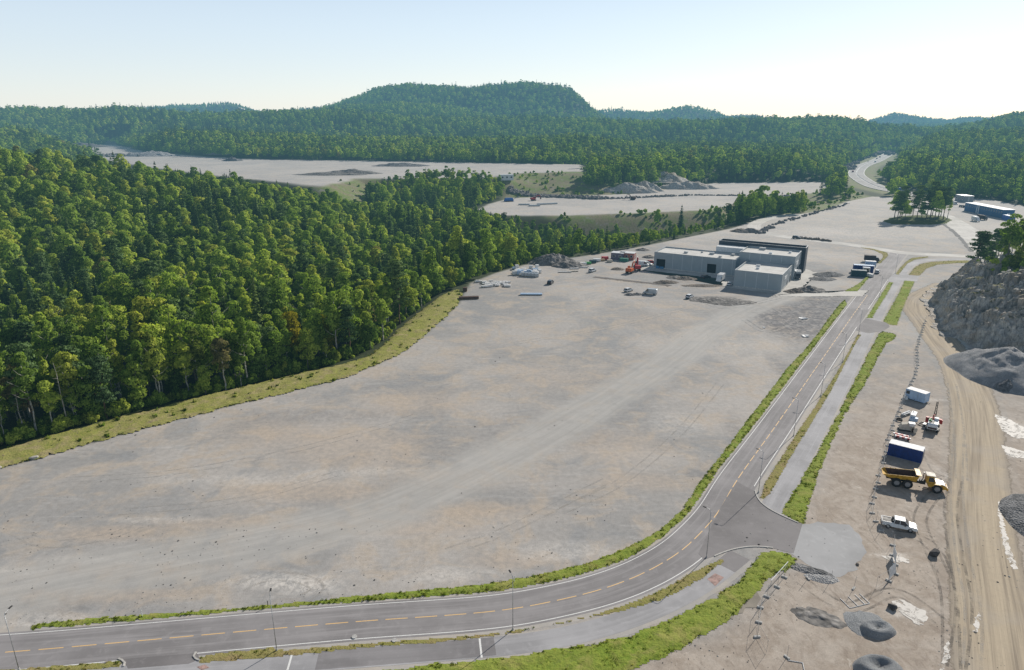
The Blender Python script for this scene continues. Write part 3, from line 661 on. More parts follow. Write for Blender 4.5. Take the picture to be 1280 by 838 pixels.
# the scrub strip follows the shoulder of the fill: draped grid
def draped(name, pts, mat, res, dz, relief=0.25, rough=0.5, seed=0):
    a = np.array(pts); xs = np.arange(a[:, 0].min() - 1, a[:, 0].max() + 1, res); yy = np.arange(a[:, 1].min() - 1, a[:, 1].max() + 1, res)
    # only the cells near the outline or inside are needed: test in blocks
    VS = []; FS = []; base = 0
    for y0 in range(0, len(yy) - 1, 40):
        ysub = yy[y0:y0 + 41]
        for x0 in range(0, len(xs) - 1, 40):
            xsub = xs[x0:x0 + 41]
            if len(xsub) < 2 or len(ysub) < 2: continue
            cx, cy = np.array([xsub.mean()]), np.array([ysub.mean()])
            if not inside(cx, cy, pts)[0] and seg_dist(cx, cy, pts)[0] > 20 * res * 1.5 + 1: continue
            Xg, Yg = np.meshgrid(xsub, ysub); jx = (vnoise(Xg * 7.3, Yg * 7.3, 3) - .5) * res * .7; jy = (vnoise(Xg * 7.3, Yg * 7.3, 5) - .5) * res * .7
            Xg = Xg + jx; Yg = Yg + jy
            D = sdist(Xg, Yg, pts); D2 = D + rough * 2 * fbm(Xg / 1.3, Yg / 1.3, 3, seed)
            Z = terrain(Xg, Yg) if name == 'fill_edge_verge' else Xg * 0.0
            Z = Z + dz + relief * np.clip(-D2 / 0.8, 0, 1) * (0.35 + 1.3 * np.maximum(0, fbm(Xg / .9, Yg / .9, 3, 8) + .25))
            dc = (D2[:-1, :-1] + D2[1:, 1:] + D2[1:, :-1] + D2[:-1, 1:]) / 4; fj, fi = np.nonzero(dc < 0); n = len(xsub)
            if not len(fj): continue
            q = np.stack([fj * n + fi, fj * n + fi + 1, (fj + 1) * n + fi + 1, (fj + 1) * n + fi], 1)
            used, inv = np.unique(q, return_inverse=True); inv = inv.reshape(q.shape)
            VS.append(np.c_[Xg.ravel(), Yg.ravel(), Z.ravel()][used]); FS.append(inv + base); base += len(used)
    me = bpy.data.meshes.new(name); me.from_pydata(np.concatenate(VS).tolist(), [], np.concatenate(FS).tolist()); me.update()
    me.polygons.foreach_set('use_smooth', [True] * len(me.polygons))
    o = link(name, me, mat); o['kind'] = 'structure'; return o
for i, (k, (pts, kind, m)) in enumerate(V.items()):
    if k != 'strip': draped('grass_verge', pts, m, 0.33 if k in ('v1', 'v2', 'v3', 'v4', 'v5', 'v2b') else 0.6, 0.026, 0.22 if kind == 'lush' else 0.10, {'v4': .5, 'v5': .6, 'v1': .3}.get(k, .12), i)
draped('fill_edge_verge', V['strip'][0], M_SCRUB, 0.6, 0.12, .35, 1.5)
rocky = poly([(905, 742), (925, 728), (945, 735), (950, 748), (935, 762), (915, 776), (898, 765)])
sheet('stony_break', rocky, 0.036, mat_asphalt('stony_soil', (0.24, 0.215, 0.18), ruts=False, blotch=0.5), rough_edge=0.6, seed=9)

# ------------------------------------------------------------------ vegetation prototypes
def leaf_mat(name, ramp, trans=0.30, rough=0.9):
    s = NT(name); P = s.pos()
    oi = s.n('ShaderNodeObjectInfo')
    cr = s.n('ShaderNodeValToRGB'); cr.color_ramp.interpolation = 'CONSTANT' if False else 'LINEAR'
    el = cr.color_ramp.elements
    while len(el) < len(ramp): el.new(0.5)
    for e, (p, c) in zip(el, ramp): e.position = p; e.color = (*c, 1)
    s.l(oi.outputs['Random'], cr.inputs[0])
    n = s.noise(0.9, 3, 0.6, P); n2 = s.noise(0.012, 3, 0.6, P)
    c = s.mix(s.rng(n, 0.35, 0.65), s.mix(1.0, cr.outputs[0], (0.68, 0.72, 0.66), 'MULTIPLY'), s.mix(1.0, cr.outputs[0], (1.22, 1.18, 1.1), 'MULTIPLY'))
    c = s.mix(s.math('MULTIPLY', s.rng(n2, 0.42, 0.62), 0.30), c, s.mix(1.0, c, (1.30, 1.22, 0.9), 'MULTIPLY'))
    n4 = s.noise(0.02, 3, 0.6, s.mapv(P, (1, 1, 1), (0, 0, .7), (90, 30, 0))); c = s.mix(s.math('MULTIPLY', s.rng(n4, 0.48, 0.64), 0.45), c, s.mix(1.0, c, (0.62, 0.70, 0.80), 'MULTIPLY'))
    d = s.n('ShaderNodeBsdfDiffuse'); s.l(c, d.inputs[0])
    t = s.n('ShaderNodeBsdfTranslucent'); s.l(s.mix(1.0, c, (1.15, 1.30, 0.60), 'MULTIPLY'), t.inputs[0])
    mx = s.n('ShaderNodeMixShader'); mx.inputs[0].default_value = trans; s.l(d.outputs[0], mx.inputs[1]); s.l(t.outputs[0], mx.inputs[2])
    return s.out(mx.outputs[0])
M_BROAD = leaf_mat('broadleaf_foliage', [(0, (0.13, 0.205, 0.06)), (0.22, (0.21, 0.30, 0.07)), (0.5, (0.31, 0.41, 0.09)), (0.8, (0.46, 0.52, 0.11)), (0.985, (0.38, 0.40, 0.09)), (1, (0.24, 0.20, 0.11))], 0.42)
M_BROAD_Y = leaf_mat('yellowing_foliage', [(0, (0.30, 0.27, 0.03)), (0.5, (0.36, 0.30, 0.03)), (1, (0.28, 0.28, 0.04))], 0.36)
M_BROAD_L = leaf_mat('pale_fresh_foliage', [(0, (0.15, 0.20, 0.055)), (1, (0.19, 0.23, 0.06))], 0.4)
M_BROAD_R = leaf_mat('red_brown_foliage', [(0, (0.12, 0.075, 0.06)), (1, (0.14, 0.085, 0.065))], 0.3)
M_SPRUCE = leaf_mat('spruce_needles', [(0, (0.06, 0.11, 0.055)), (0.5, (0.095, 0.155, 0.07)), (1, (0.17, 0.23, 0.085))], 0.22)
M_PINE = leaf_mat('pine_needles', [(0, (0.09, 0.145, 0.07)), (0.5, (0.13, 0.20, 0.085)), (1, (0.19, 0.26, 0.11))], 0.22)
M_BARK = simple('grey_bark', (0.16, 0.145, 0.12), 0.95, var=0.35); M_BIRCH = simple('pale_birch_bark', (0.42, 0.40, 0.36), 0.9, var=0.3)
M_PBARK = simple('pine_bark', (0.13, 0.085, 0.055), 0.95, var=0.3); M_DEAD = simple('dead_grey_wood', (0.36, 0.34, 0.31), 0.95, var=0.25)

def crown_mesh(name, mat, quads, outward=None, blend=0.6):
    """quads: centres, normals, size, aspect -> one leaf-clump mesh with soft normals"""
    C, N, S, A, O = quads
    n = len(C); r = np.random.default_rng(n)
    N = N / (np.linalg.norm(N, axis=1)[:, None] + 1e-9)
    rv = r.normal(size=(n, 3)); T = np.cross(N, rv); T /= np.linalg.norm(T, axis=1)[:, None] + 1e-9; B = np.cross(N, T)
    h = (S / 2)[:, None]; a = A[:, None]
    j = lambda: 1 + 0.35 * (r.random((n, 1)) - 0.5)
    vs = np.stack([C - T * h * j() - B * h * a * j(), C + T * h * j() - B * h * a * j() * .8, C + T * h * j() * .8 + B * h * a * j(), C - T * h * j() + B * h * a * j() * .7], 1).reshape(-1, 3)
    me = bpy.data.meshes.new(name); me.from_pydata(vs.tolist(), [], np.arange(4 * n).reshape(n, 4).tolist()); me.update()
    me.polygons.foreach_set('use_smooth', [True] * n)
    Nn = O * blend + N * (1 - blend) * np.sign((N * O).sum(1))[:, None] + 0.15 * r.normal(size=(n, 3))
    Nn /= np.linalg.norm(Nn, axis=1)[:, None]
    me.normals_split_custom_set_from_vertices(np.repeat(Nn, 4, 0).tolist())
    me.materials.append(mat); return me
def rand_dir(n, r): d = r.normal(size=(n, 3)); return d / np.linalg.norm(d, axis=1)[:, None]
def broad_quads(seed, h, w, lobes, per, size, base=0.28, taper=0.8, loose=0.0):
    r = np.random.default_rng(seed); C = []; N = []; O = []
    zc, hz = h * (1 + base) / 2, h * (1 - base) / 2
    ctr = []
    for i in range(lobes):
        d = rand_dir(1, r)[0]; k = r.uniform(0.35, 0.85)
        p = np.array([d[0] * w / 2 * k, d[1] * w / 2 * k, zc + d[2] * hz * k])
        rel = (p[2] - h * base) / (h * (1 - base)); sh = (1 - taper * max(0, rel - 0.45)) * min(1, 0.5 + rel * 1.6); p[0] *= sh; p[1] *= sh
        rad = w * r.uniform(0.11, 0.25) * (1 - 0.35 * max(0, rel - 0.5)); ctr.append((p, rad))
    ctr.append((np.array([0, 0, h * 0.86]), w * 0.2)); ctr.append((np.array([0, 0, zc]), w * 0.3))
    for p, rad in ctr:
        m = int(per * (rad / (w * 0.21)) ** 2)
        d = rand_dir(m, r); d[:, 2] = np.where(d[:, 2] < -0.35, -d[:, 2], d[:, 2])
        rr = rad * (0.82 + 0.32 * r.random(m) + loose * r.random(m))[:, None]
        c = p + d * rr * np.array([1, 1, 0.85]); C.append(c); N.append(d + 0.55 * r.normal(size=(m, 3)))
        o = d * 0.75 + 0.5 * (c - np.array([0, 0, zc - hz * .3])) / (w * .6); O.append(o)
    C, N, O = np.concatenate(C), np.concatenate(N), np.concatenate(O); O /= np.linalg.norm(O, axis=1)[:, None]
    S = size * r.uniform(0.6, 1.35, len(C)); return C, N, S, r.uniform(0.55, 1.0, len(C)), O
def spruce_quads(seed, h, w, whorls, arms, per, size, base=0.08):
    r = np.random.default_rng(seed); C = []; N = []; O = []; S = []
    for i in range(whorls):
        t = (i + r.uniform(-.2, .2)) / whorls; z = h * (base + (1 - base) * t); rad = w / 2 * (1 - t) ** 0.85 * r.uniform(0.82, 1.12) + 0.12
        for a in range(arms):
            th = 2 * math.pi * (a + r.uniform(-.4, .4)) / arms + i; L = rad * r.uniform(0.72, 1.18)
            for k in range(per):
                f = (k + r.uniform(.2, 1.)) / per; q = L * f
                C.append((math.cos(th) * q + r.normal() * .12 * w * .3 * f, math.sin(th) * q + r.normal() * .12 * w * .3 * f, z - 0.32 * q + 0.10 * q * q / max(L, .3) + r.normal() * .08))
                N.append((math.cos(th) * 0.55 + r.normal() * .35, math.sin(th) * 0.55 + r.normal() * .35, 0.8))
                O.append((math.cos(th), math.sin(th), 0.55)); S.append(size * (0.55 + 0.75 * (1 - t)) * r.uniform(0.7, 1.25))
    m = 14
    for k in range(m): C.append((r.normal() * .06, r.normal() * .06, h * (0.93 + 0.08 * k / m))); N.append(tuple(r.normal(size=3))); O.append((0, 0, 1)); S.append(size * .45)
    C, N, O, S = map(np.array, (C, N, O, S)); O = O / np.linalg.norm(O, axis=1)[:, None]
    return C, N, S, r.uniform(0.5, 0.9, len(C)), O
def pine_quads(seed, h, w, clumps, per, size, base=0.45):
    r = np.random.default_rng(seed); C = []; N = []; O = []; cc = []
    for i in range(clumps):
        t = r.uniform(0, 1) ** 0.8; z = h * (base + (0.97 - base) * t); rad = w / 2 * (1 - 0.62 * t) * r.uniform(0.25, 1.0); th = r.uniform(0, 2 * math.pi)
        p = np.array([rad * math.cos(th), rad * math.sin(th), z]); cr = w * r.uniform(0.09, 0.17); cc.append((p, cr))
        m = int(per * r.uniform(.7, 1.3)); d = rand_dir(m, r); d[:, 2] = np.abs(d[:, 2]) * 0.9 - 0.15
        c = p + d * cr * np.array([1.25, 1.25, 0.6]) * (0.7 + .5 * r.random((m, 1))); C.append(c); N.append(d + .6 * r.normal(size=(m, 3))); O.append(d + np.array([0, 0, .35]))
    C, N, O = map(np.concatenate, (C, N, O)); O /= np.linalg.norm(O, axis=1)[:, None]
    return (C, N, size * r.uniform(.6, 1.3, len(C)), r.uniform(.4, .9, len(C)), O), cc
def trunk_mb(seed, h, r0, lean=0.25, limbs=6, top=0.85, lim_base=0.35, lim_len=0.16, n=6, targets=None):
    r = np.random.default_rng(seed + 900); mb = MB(); k = 6; pts = []; rad = []
    ax, ay = r.normal(size=2) * lean
    for i in range(k + 1):
        t = i / k * top; pts.append((ax * t * t + 0.08 * r.normal() * (i > 0), ay * t * t + 0.08 * r.normal() * (i > 0), h * t - (0.6 if i == 0 else 0))); rad.append(r0 * (1 - 0.8 * i / k) * (1.25 if i == 0 else 1))
    mb.path(pts, rad, n)
    if targets is not None:
        for p, cr in targets[:limbs]:
            z = p[2] - 0.9; mb.path([(0, 0, z), tuple(0.55 * p + np.array([0, 0, 0.42 * z])), tuple(p)], [r0 * .32, r0 * .2, r0 * .07], 4)
    else:
        for i in range(limbs):
            t = lim_base + (top - .1 - lim_base) * i / limbs; th = r.uniform(0, 6.28); L = h * lim_len * r.uniform(.7, 1.2)
            b = Vector((ax * t * t, ay * t * t, h * t)); e = b + Vector((math.cos(th) * L, math.sin(th) * L, L * .75)); m_ = (b + e) / 2 + Vector((0, 0, -.1 * L))
            mb.path([b, m_, e], [r0 * .38, r0 * .24, r0 * .08], 4)
    return mb
def dead_mb(seed, h, r0, stubs=10):
    mb = trunk_mb(seed, h, r0, 0.3, 0, top=1.0); r = random.Random(seed)
    for i in range(stubs):
        z = h * (0.35 + 0.62 * i / stubs); a = r.uniform(0, 6.28); L = r.uniform(.5, 1.8) * (1 if i < stubs - 1 else 1.6)
        mb.path([(0, 0, z), (L * math.cos(a), L * math.sin(a), z + L * r.uniform(-.1, .4))], [r0 * .22, r0 * .06], 4)
    return mb

NEARP = []          # (trunk mesh, crown mesh, kind)
def mesh_of(mb, name, mat):
    me = bpy.data.meshes.new(name); me.from_pydata(mb.v, [], mb.f); me.update(); me.materials.append(mat); me.polygons.foreach_set('use_smooth', [True] * len(me.polygons)); return me
BH = [18, 15, 20, 14, 17, 19, 12, 16]; BW = [7.6, 6.2, 5.2, 7.8, 4.6, 6.6, 6.0, 5.6]
for k in range(8):
    h, w = BH[k], BW[k]
    q = broad_quads(k, h, w, [24, 20, 20, 26, 18, 24, 18, 18][k], 150, 0.44, base=[.10, .12, .25, .05, .22, .15, .03, .3][k], taper=[.7, .9, 1.0, .5, 1.1, .8, .9, .85][k], loose=.12)
    NEARP.append((mesh_of(trunk_mb(k, h, .22), 'trunk', M_BIRCH if k in (2, 4, 7) else M_BARK), crown_mesh('crown', M_BROAD, q, blend=.42), 'broadleaf'))
for k in range(4):
    h = [20, 17, 15, 19][k]; w = [5.2, 4.8, 5.0, 4.3][k]
    q = spruce_quads(30 + k, h, w, 26, 11, 6, 0.62); NEARP.append((mesh_of(trunk_mb(40 + k, h, .2, .05, 0, top=.98), 'trunk', M_BARK), crown_mesh('crown', M_SPRUCE, q, blend=.4), 'spruce'))
for k in range(3):
    h = [18, 16, 19][k]; q, cc = pine_quads(60 + k, h, [6.6, 7.0, 5.8][k], 60, 70, 0.42, base=[.34, .28, .42][k]); NEARP.append((mesh_of(trunk_mb(60 + k, h, .21, .3, 26, top=.97, targets=cc), 'trunk', M_PBARK), crown_mesh('crown', M_PINE, q, blend=.5), 'pine'))
# small versions for the far woods: crown and trunk in one mesh
def merged(cm, tm, name):
    bm = bmesh.new(); bm.from_mesh(cm); me = cm.copy(); return me
FARP = []
def far_proto(q, mat, blend=.6): FARP.append(crown_mesh('far_crown', mat, q, blend=blend))
for k in range(4): far_proto(broad_quads(100 + k, [14, 13, 15, 12][k], [7.6, 7.0, 6.6, 8.0][k], 10, 42, 0.95, base=.12, taper=.75), M_BROAD)
for k in range(3): far_proto(spruce_quads(120 + k, [16, 14, 17][k], [4.8, 5.2, 4.6][k], 13, 7, 3, 1.15), M_SPRUCE)
for k in range(2): q, cc = pine_quads(140 + k, 15, 6.8, 26, 14, 0.8, base=.35); far_proto(q, M_PINE, .5)
MIDP = []
for k in range(4): MIDP.append(crown_mesh('mid_crown', M_BROAD, broad_quads(200 + k, [16, 14, 17, 15][k], [7.8, 7.2, 6.6, 8.0][k], 14, 110, 0.64, base=.15, taper=.8), blend=.6))
for k in range(3): MIDP.append(crown_mesh('mid_crown', M_SPRUCE, spruce_quads(220 + k, [18, 15, 17][k], [5.0, 4.8, 4.4][k], 19, 9, 4, 0.85), blend=.55))
for k in range(2): q, cc = pine_quads(240 + k, 16, 7, 34, 34, 0.58, base=.38); MIDP.append(crown_mesh('mid_crown', M_PINE, q, blend=.5))

def scatter_object(name, pts, scl, rotz, idx, meshes, label, cat, kind='stuff'):
    """one object; geometry nodes place the prototypes on its points"""
    coll = bpy.data.collections.new(name + '_kinds')
    for i, m in enumerate(meshes):
        o = bpy.data.objects.new('%s_kind_%02d' % (name, i), m); coll.objects.link(o)
    me = bpy.data.meshes.new(name); me.vertices.add(len(pts)); me.vertices.foreach_set('co', np.asarray(pts, np.float32).ravel())
    a = me.attributes.new('scl', 'FLOAT_VECTOR', 'POINT'); a.data.foreach_set('vector', np.asarray(scl, np.float32).ravel())
    rt = np.zeros((len(pts), 3), np.float32); rt[:, 2] = rotz
    a = me.attributes.new('rot', 'FLOAT_VECTOR', 'POINT'); a.data.foreach_set('vector', rt.ravel())
    a = me.attributes.new('idx', 'INT', 'POINT'); a.data.foreach_set('value', np.asarray(idx, np.int32))
    o = bpy.data.objects.new(name, me); COL.objects.link(o)
    g = bpy.data.node_groups.new(name, 'GeometryNodeTree')
    g.interface.new_socket('Geometry', in_out='INPUT', socket_type='NodeSocketGeometry'); g.interface.new_socket('Geometry', in_out='OUTPUT', socket_type='NodeSocketGeometry')
    N = g.nodes; gi = N.new('NodeGroupInput'); go = N.new('NodeGroupOutput'); ip = N.new('GeometryNodeInstanceOnPoints')
    ci = N.new('GeometryNodeCollectionInfo'); ci.inputs['Collection'].default_value = coll; ci.inputs['Separate Children'].default_value = True; ci.inputs['Reset Children'].default_value = True
    def na(nm, t):
        x = N.new('GeometryNodeInputNamedAttribute'); x.data_type = t; x.inputs['Name'].default_value = nm; return x.outputs[0]
    L = g.links.new
    L(gi.outputs[0], ip.inputs['Points']); L(ci.outputs[0], ip.inputs['Instance']); ip.inputs['Pick Instance'].default_value = True
    L(na('idx', 'INT'), ip.inputs['Instance Index']); e = N.new('FunctionNodeEulerToRotation'); L(na('rot', 'FLOAT_VECTOR'), e.inputs[0]); L(e.outputs[0], ip.inputs['Rotation'])
    L(na('scl', 'FLOAT_VECTOR'), ip.inputs['Scale']); L(ip.outputs[0], go.inputs[0])
    md = o.modifiers.new('scatter', 'NODES'); md.node_group = g
    return tag(o, label, cat, kind=kind)

# ------------------------------------------------------------------ forest
def forest_points():
    P = []; y = 105.0; r = RNG
    while y < 5200:
        sp = 5.0 if y < 380 else (5.6 if y < 700 else (6.6 if y < 1300 else (8.0 if y < 2100 else (10.5 if y < 3000 else 16))))
        half = 0.80 * y + 25; n = int(2 * half / sp)
        x = -half + (np.arange(n) + r.uniform(-.5, .5, n)) * sp; yy = y + r.uniform(-.5, .5, n) * sp
        P.append(np.c_[x, yy, np.full(n, sp)]); y += sp
    return np.concatenate(P)
FP = forest_points(); X, Y, SPC = FP.T
H, dM_, dI_, dU_, dW_, dL_ = terrain(X, Y, True)
ok = (dM_ > 1.5) & (dI_ > 4) & (dU_ > 3) & (dW_ > 20) & (dL_ > 9)
ok &= ~inside(X, Y, V['strip'][0]) & (seg_dist(X, Y, V['strip'][0]) > 1.8)
pxx = 640 + X / np.maximum(Y, 20) * 1.02 * FPX
ok &= ~((Y > 560) & (Y < 1000) & (pxx < 445) & (dU_ < 150) & (X > -700) & (Y < np.interp(pxx, [180, 300, 440], [930, 850, 780])) & (pxx > 120))
ok &= ~((dU_ < 45) & (Y < 760) & ((pxx < 455) | (pxx > 628)) & (pxx < 725))
for k, p in CLEAR.items():
    c = inside(X, Y, p); keep = RNG.random(len(X)) < {'bank_up': .03, 'bank_mid': .05, 'meadow': .02, 'rubble': .03}[k]; ok &= ~c | keep
# thickets inside the cleared ground: (outline, probability)
thick = np.zeros(len(X), bool)
def ghp(pts): return [tuple(ground_hit(*p)[:2]) for p in pts]
for pts, pr in [(ghp([(728, 236), (760, 238), (800, 238), (824, 232), (826, 222), (800, 217), (750, 217), (730, 222)]), .95), (ghp([(838, 229), (880, 229), (888, 222), (870, 217), (840, 217)]), .9),
                (ghp([(1028, 250), (1062, 250), (1078, 244), (1078, 238), (1035, 240), (1024, 244)]), .8), (ghp([(1080, 246), (1105, 245), (1130, 243), (1125, 240), (1090, 240)]), .6),
                (ghp([(896, 284), (930, 279), (975, 271), (1005, 267), (1003, 261), (960, 264), (920, 272)]), .95), (ghp([(820, 290), (896, 284), (900, 276), (860, 281), (815, 286)]), .7)]:
    m = inside(X, Y, pts) & (RNG.random(len(X)) < pr) & (dM_ > 1) & (dL_ > 4); ok |= m; thick |= m
# keep the outcrop beside the highway cut bare
cutp = [tuple(atY(*p)[:2]) for p in [(1052, 212, 900), (1075, 200, 960), (1062, 196, 1000), (1095, 176, 1150), (1112, 176, 1150), (1116, 190, 1050), (1100, 200, 960)]]
ok &= ~(inside(X, Y, cutp) & (RNG.random(len(X)) < .75))
# do not fill slopes that nobody can see: trees hidden deep behind ridges stay out only past the last ridge
X, Y, H, SPC, thick = X[ok], Y[ok], H[ok], SPC[ok], thick[ok]
rad = np.hypot(X, Y)
mixn = np.where(Y > 900, 1.25 * fbm(X / 170, Y / 170, 3, 43), fbm(X / 55, Y / 55, 3, 40)) + 0.5 * fbm(X / 14, Y / 14, 2, 41)
hgt = 1 + 0.45 * fbm(X / 30, Y / 30, 2, 44)
sel = RNG.random(len(X)); dM_ = dM_[ok]; dI_ = dI_[ok]
sz = np.clip(SPC / 5.4, 0.95, 2.0) ** 0.75
u = RNG.normal(0, .14, len(X)); sc = np.clip((1.0 + u) * hgt * np.where(RNG.random(len(X)) < .18, RNG.uniform(.45, .8, len(X)), 1), .4, 1.5)
edge = np.minimum(dM_, dI_); sc *= np.where(thick, 1, np.where((edge < 9) & (Y > 250), .62, 1.0) * np.where((Y > 330) & (Y < 560) & (X > 0), .72, 1.0))
spruce_p = np.clip(0.38 + 1.9 * mixn, .05, .92) * np.where(dM_ < 10, .4, 1)
kind = np.where(sel < spruce_p * 0.66, 1, np.where(sel < spruce_p * 0.66 + .12, 2, 0))
PH = np.where(kind == 1, 18.0, np.where(kind == 2, 17.5, 16.5)) * np.where(rad < 620, 1, .85)
tpx, tpy = to_px(X, Y, H + PH * sc)
lim = np.interp(tpx, [-100, 0, 100, 200, 300, 400, 450, 520, 600, 640, 700, 760, 830, 880, 905, 935], [176, 179, 188, 204, 220, 239, 249, 255, 261, 268, 281, 288, 287, 280, 272, 262])
bl = (tpx > 440) & (tpx < 640) & (Y > 535) & (Y < 720); lim = np.where(bl, np.interp(tpx, [440, 455, 480, 520, 560, 610, 640], [240, 230, 221, 213, 211, 215, 230]), lim)
bl2 = (tpx > 905) & (Y < 720); lim = np.where(bl2, np.interp(tpx, [905, 930, 945, 975, 1000, 1012, 1040, 1300], [268, 254, 248, 244, 248, 262, 255, 255]), lim)
zone = (Y < 720) & (tpx < 1040) & ((Y < 535) | bl | (tpx < 445) | (tpx > 640))
zone &= ~thick
lim = lim + RNG.normal(0, 2.2, len(X))
# allowed crown height above the ground where each tree stands
v_ = (419 - lim) / FPX; zal = CAM_H + Y * (-sp_ + v_ * cp) / (cp + v_ * sp_)
fac = np.clip((zal - H) / (PH * sc), 0, 1); drop = zone & (fac < .38); sc = np.where(zone, sc * np.maximum(fac, .38), sc)
# open view along the highway
hx, hy = to_px(P_RHW[:, 0], P_RHW[:, 1], np.zeros(len(P_RHW))); bpx, bpy_ = to_px(X, Y, H); tpx, tpy = to_px(X, Y, H + PH * sc)
for a_, b_, yy_ in zip(hx, hy, P_RHW[:, 1]):
    if b_ > 236: continue
    drop |= (Y < yy_) & (np.abs(tpx - a_) < 13) & (tpy < b_ + 4) & (bpy_ > b_ - 2)
print('dropped', drop.sum())
X, Y, H, SPC, sc, sz, kind, dM_, dI_, rad = [q[~drop] for q in (X, Y, H, SPC, sc, sz, kind, dM_, dI_, rad)]
pxs, pys = to_px(X, Y, H + 8)
vis = (pxs > -30) & (pxs < 1310) & (pys < 900)
order = np.argsort(rad + np.where(vis, 0, 1e5)); NEAR_N = 560
lim_b, lim_s, lim_p = 290, 190, 80; cnt = [0, 0, 0]; near = []
for i in order:
    k = kind[i]
    if cnt[k] < (lim_b, lim_s, lim_p)[k] and rad[i] < 300: near.append(i); cnt[k] += 1
near = np.array(near); isnear = np.zeros(len(X), bool); isnear[near] = True
print('trees total', len(X), 'individual', cnt)
protos = {0: [p for p in NEARP if p[2] == 'broadleaf'], 1: [p for p in NEARP if p[2] == 'spruce'], 2: [p for p in NEARP if p[2] == 'pine']}
TL = {0: ('broadleaf_tree', 'green round-crowned broadleaf tree in the dense forest left of the gravel lot', 'broadleaf trees of the near forest'),
      1: ('spruce_tree', 'dark green narrow pointed spruce in the dense forest left of the gravel lot', 'spruces of the near forest'),
      2: ('pine_tree', 'grey-green loose-crowned pine in the dense forest left of the gravel lot', 'pines of the near forest')}
def plant(kind_, j, loc, s, rz, label=None, group=None, crown_mat=None, name=None, trunk_mat=None, sxy=None):
    tm, cm, _ = protos[kind_][j % len(protos[kind_])]
    if crown_mat is not None:
        key = (cm.name, crown_mat.name)
        if key not in PC: PC[key] = cm.copy(); PC[key].materials.clear(); PC[key].materials.append(crown_mat)
        cm = PC[key]
    if trunk_mat is not None:
        key = (tm.name, trunk_mat.name)
        if key not in PC: PC[key] = tm.copy(); PC[key].materials.clear(); PC[key].materials.append(trunk_mat)
        tm = PC[key]
    e = empty(name or TL[kind_][0], loc, rz, label or TL[kind_][1], 'tree', group or (TL[kind_][2] if label is None else None))
    e.scale = (s * (sxy or 1), s * (sxy or 1), s)
    for nm, me in (('trunk', tm), ('crown', cm)):
        c = bpy.data.objects.new(nm, me); COL.objects.link(c); c.parent = e
    return e
PC = {}
for i in near:
    j = int(RNG.integers(0, 24))
    if kind[i] == 0 and dM_[i] < 20 and RNG.random() < .6: j = [2, 4, 7][j % 3]
    plant(int(kind[i]), j, (X[i], Y[i], H[i] - .2), float(sc[i]), float(RNG.uniform(0, 6.28)))
for nm, lo, hi, pl, lab in [('forest', 0, 620, MIDP, 'dense mixed forest of spruce, pine and birch filling the valley beside the lot'), ('distant_forest', 620, 9e9, FARP, 'distant wooded hills of mixed conifers and broadleaf trees fading blue')]:
    m = (~isnear) & (rad >= lo) & (rad < hi)
    k = kind[m]; r1 = RNG.integers(0, 100, m.sum())
    idx = np.where(k == 0, r1 % 4, np.where(k == 1, 4 + r1 % 3, 7 + r1 % 2))
    s3 = (sc[m] * sz[m])[:, None] * np.c_[RNG.uniform(.9, 1.15, (m.sum(), 1)), RNG.uniform(.9, 1.15, (m.sum(), 1)), RNG.uniform(.85, 1.15, (m.sum(), 1))]
    if nm != 'forest': s3[:, 2] /= sz[m] ** .7
    scatter_object(nm, np.c_[X[m], Y[m], H[m] - .4], s3, RNG.uniform(0, 6.28, m.sum()), idx, pl, lab, 'forest')
    print(nm, m.sum())
# ------------------------------------------------------------------ rock outcrop
def rock_mat(name='blasted_granite', moss=True):
    s = NT(name); P = s.pos(); geo = s.n('ShaderNodeNewGeometry')
    w = s.n('ShaderNodeVectorMath', operation='ADD'); s.l(P, w.inputs[0])
    n0 = s.noise(0.12, 5, 0.65, P, 0.8); n1 = s.noise(0.6, 6, 0.7, s.mapv(P, (1, 1, .35)), 1.2); n2 = s.noise(3.0, 4, 0.7, P)
    c = s.mix(s.rng(n1, 0.36, 0.64), (0.28, 0.27, 0.26), (0.60, 0.57, 0.52))
    c = s.mix(s.math('MULTIPLY', s.rng(n0, 0.45, 0.62), 0.6), c, (0.44, 0.35, 0.26))
    c = s.mix(s.math('MULTIPLY', s.rng(n2, 0.5, 0.7), 0.4), c, (0.56, 0.55, 0.53))
    ed = s.n('ShaderNodeTexVoronoi', feature='DISTANCE_TO_EDGE'); ed.inputs['Scale'].default_value = 0.45; s.l(s.mapv(P, (1, 1, .45), (0.3, 0.2, 0.4)), ed.inputs['Vector'])
    c = s.mix(s.rng(ed.outputs[0], 0.0, 0.035, 0.35, 0), c, (0.08, 0.08, 0.08))
    if moss:
        sx_ = s.n('ShaderNodeSeparateXYZ'); s.l(geo.outputs['Normal'], sx_.inputs[0])
        up = s.math('MULTIPLY', s.rng(sx_.outputs[2], 0.62, 0.85), s.rng(s.noise(0.25, 4, 0.7, P, .5), 0.44, 0.56))
        sz_ = s.n('ShaderNodeSeparateXYZ'); s.l(P, sz_.inputs[0]); up = s.math('MULTIPLY', up, s.rng(sz_.outputs[2], 6, 12))
        c = s.mix(up, c, s.mix(n2, (0.06, 0.085, 0.02), (0.20, 0.17, 0.07)))
    h = s.math('ADD', n1, s.math('MULTIPLY', n2, .4))
    return s.out(s.bsdf(c, 0.88, normal=s.bump(h, 1.0, 0.6), spec=0.25))
M_ROCK = rock_mat()
ROCK = [(156, 251), (150.5, 240), (147, 231), (141.5, 221), (137, 212), (134.5, 203), (133.5, 196), (135.5, 189), (140, 184), (149, 182), (170, 180), (230, 178), (330, 190), (340, 300), (230, 292), (185, 279), (168, 266)]
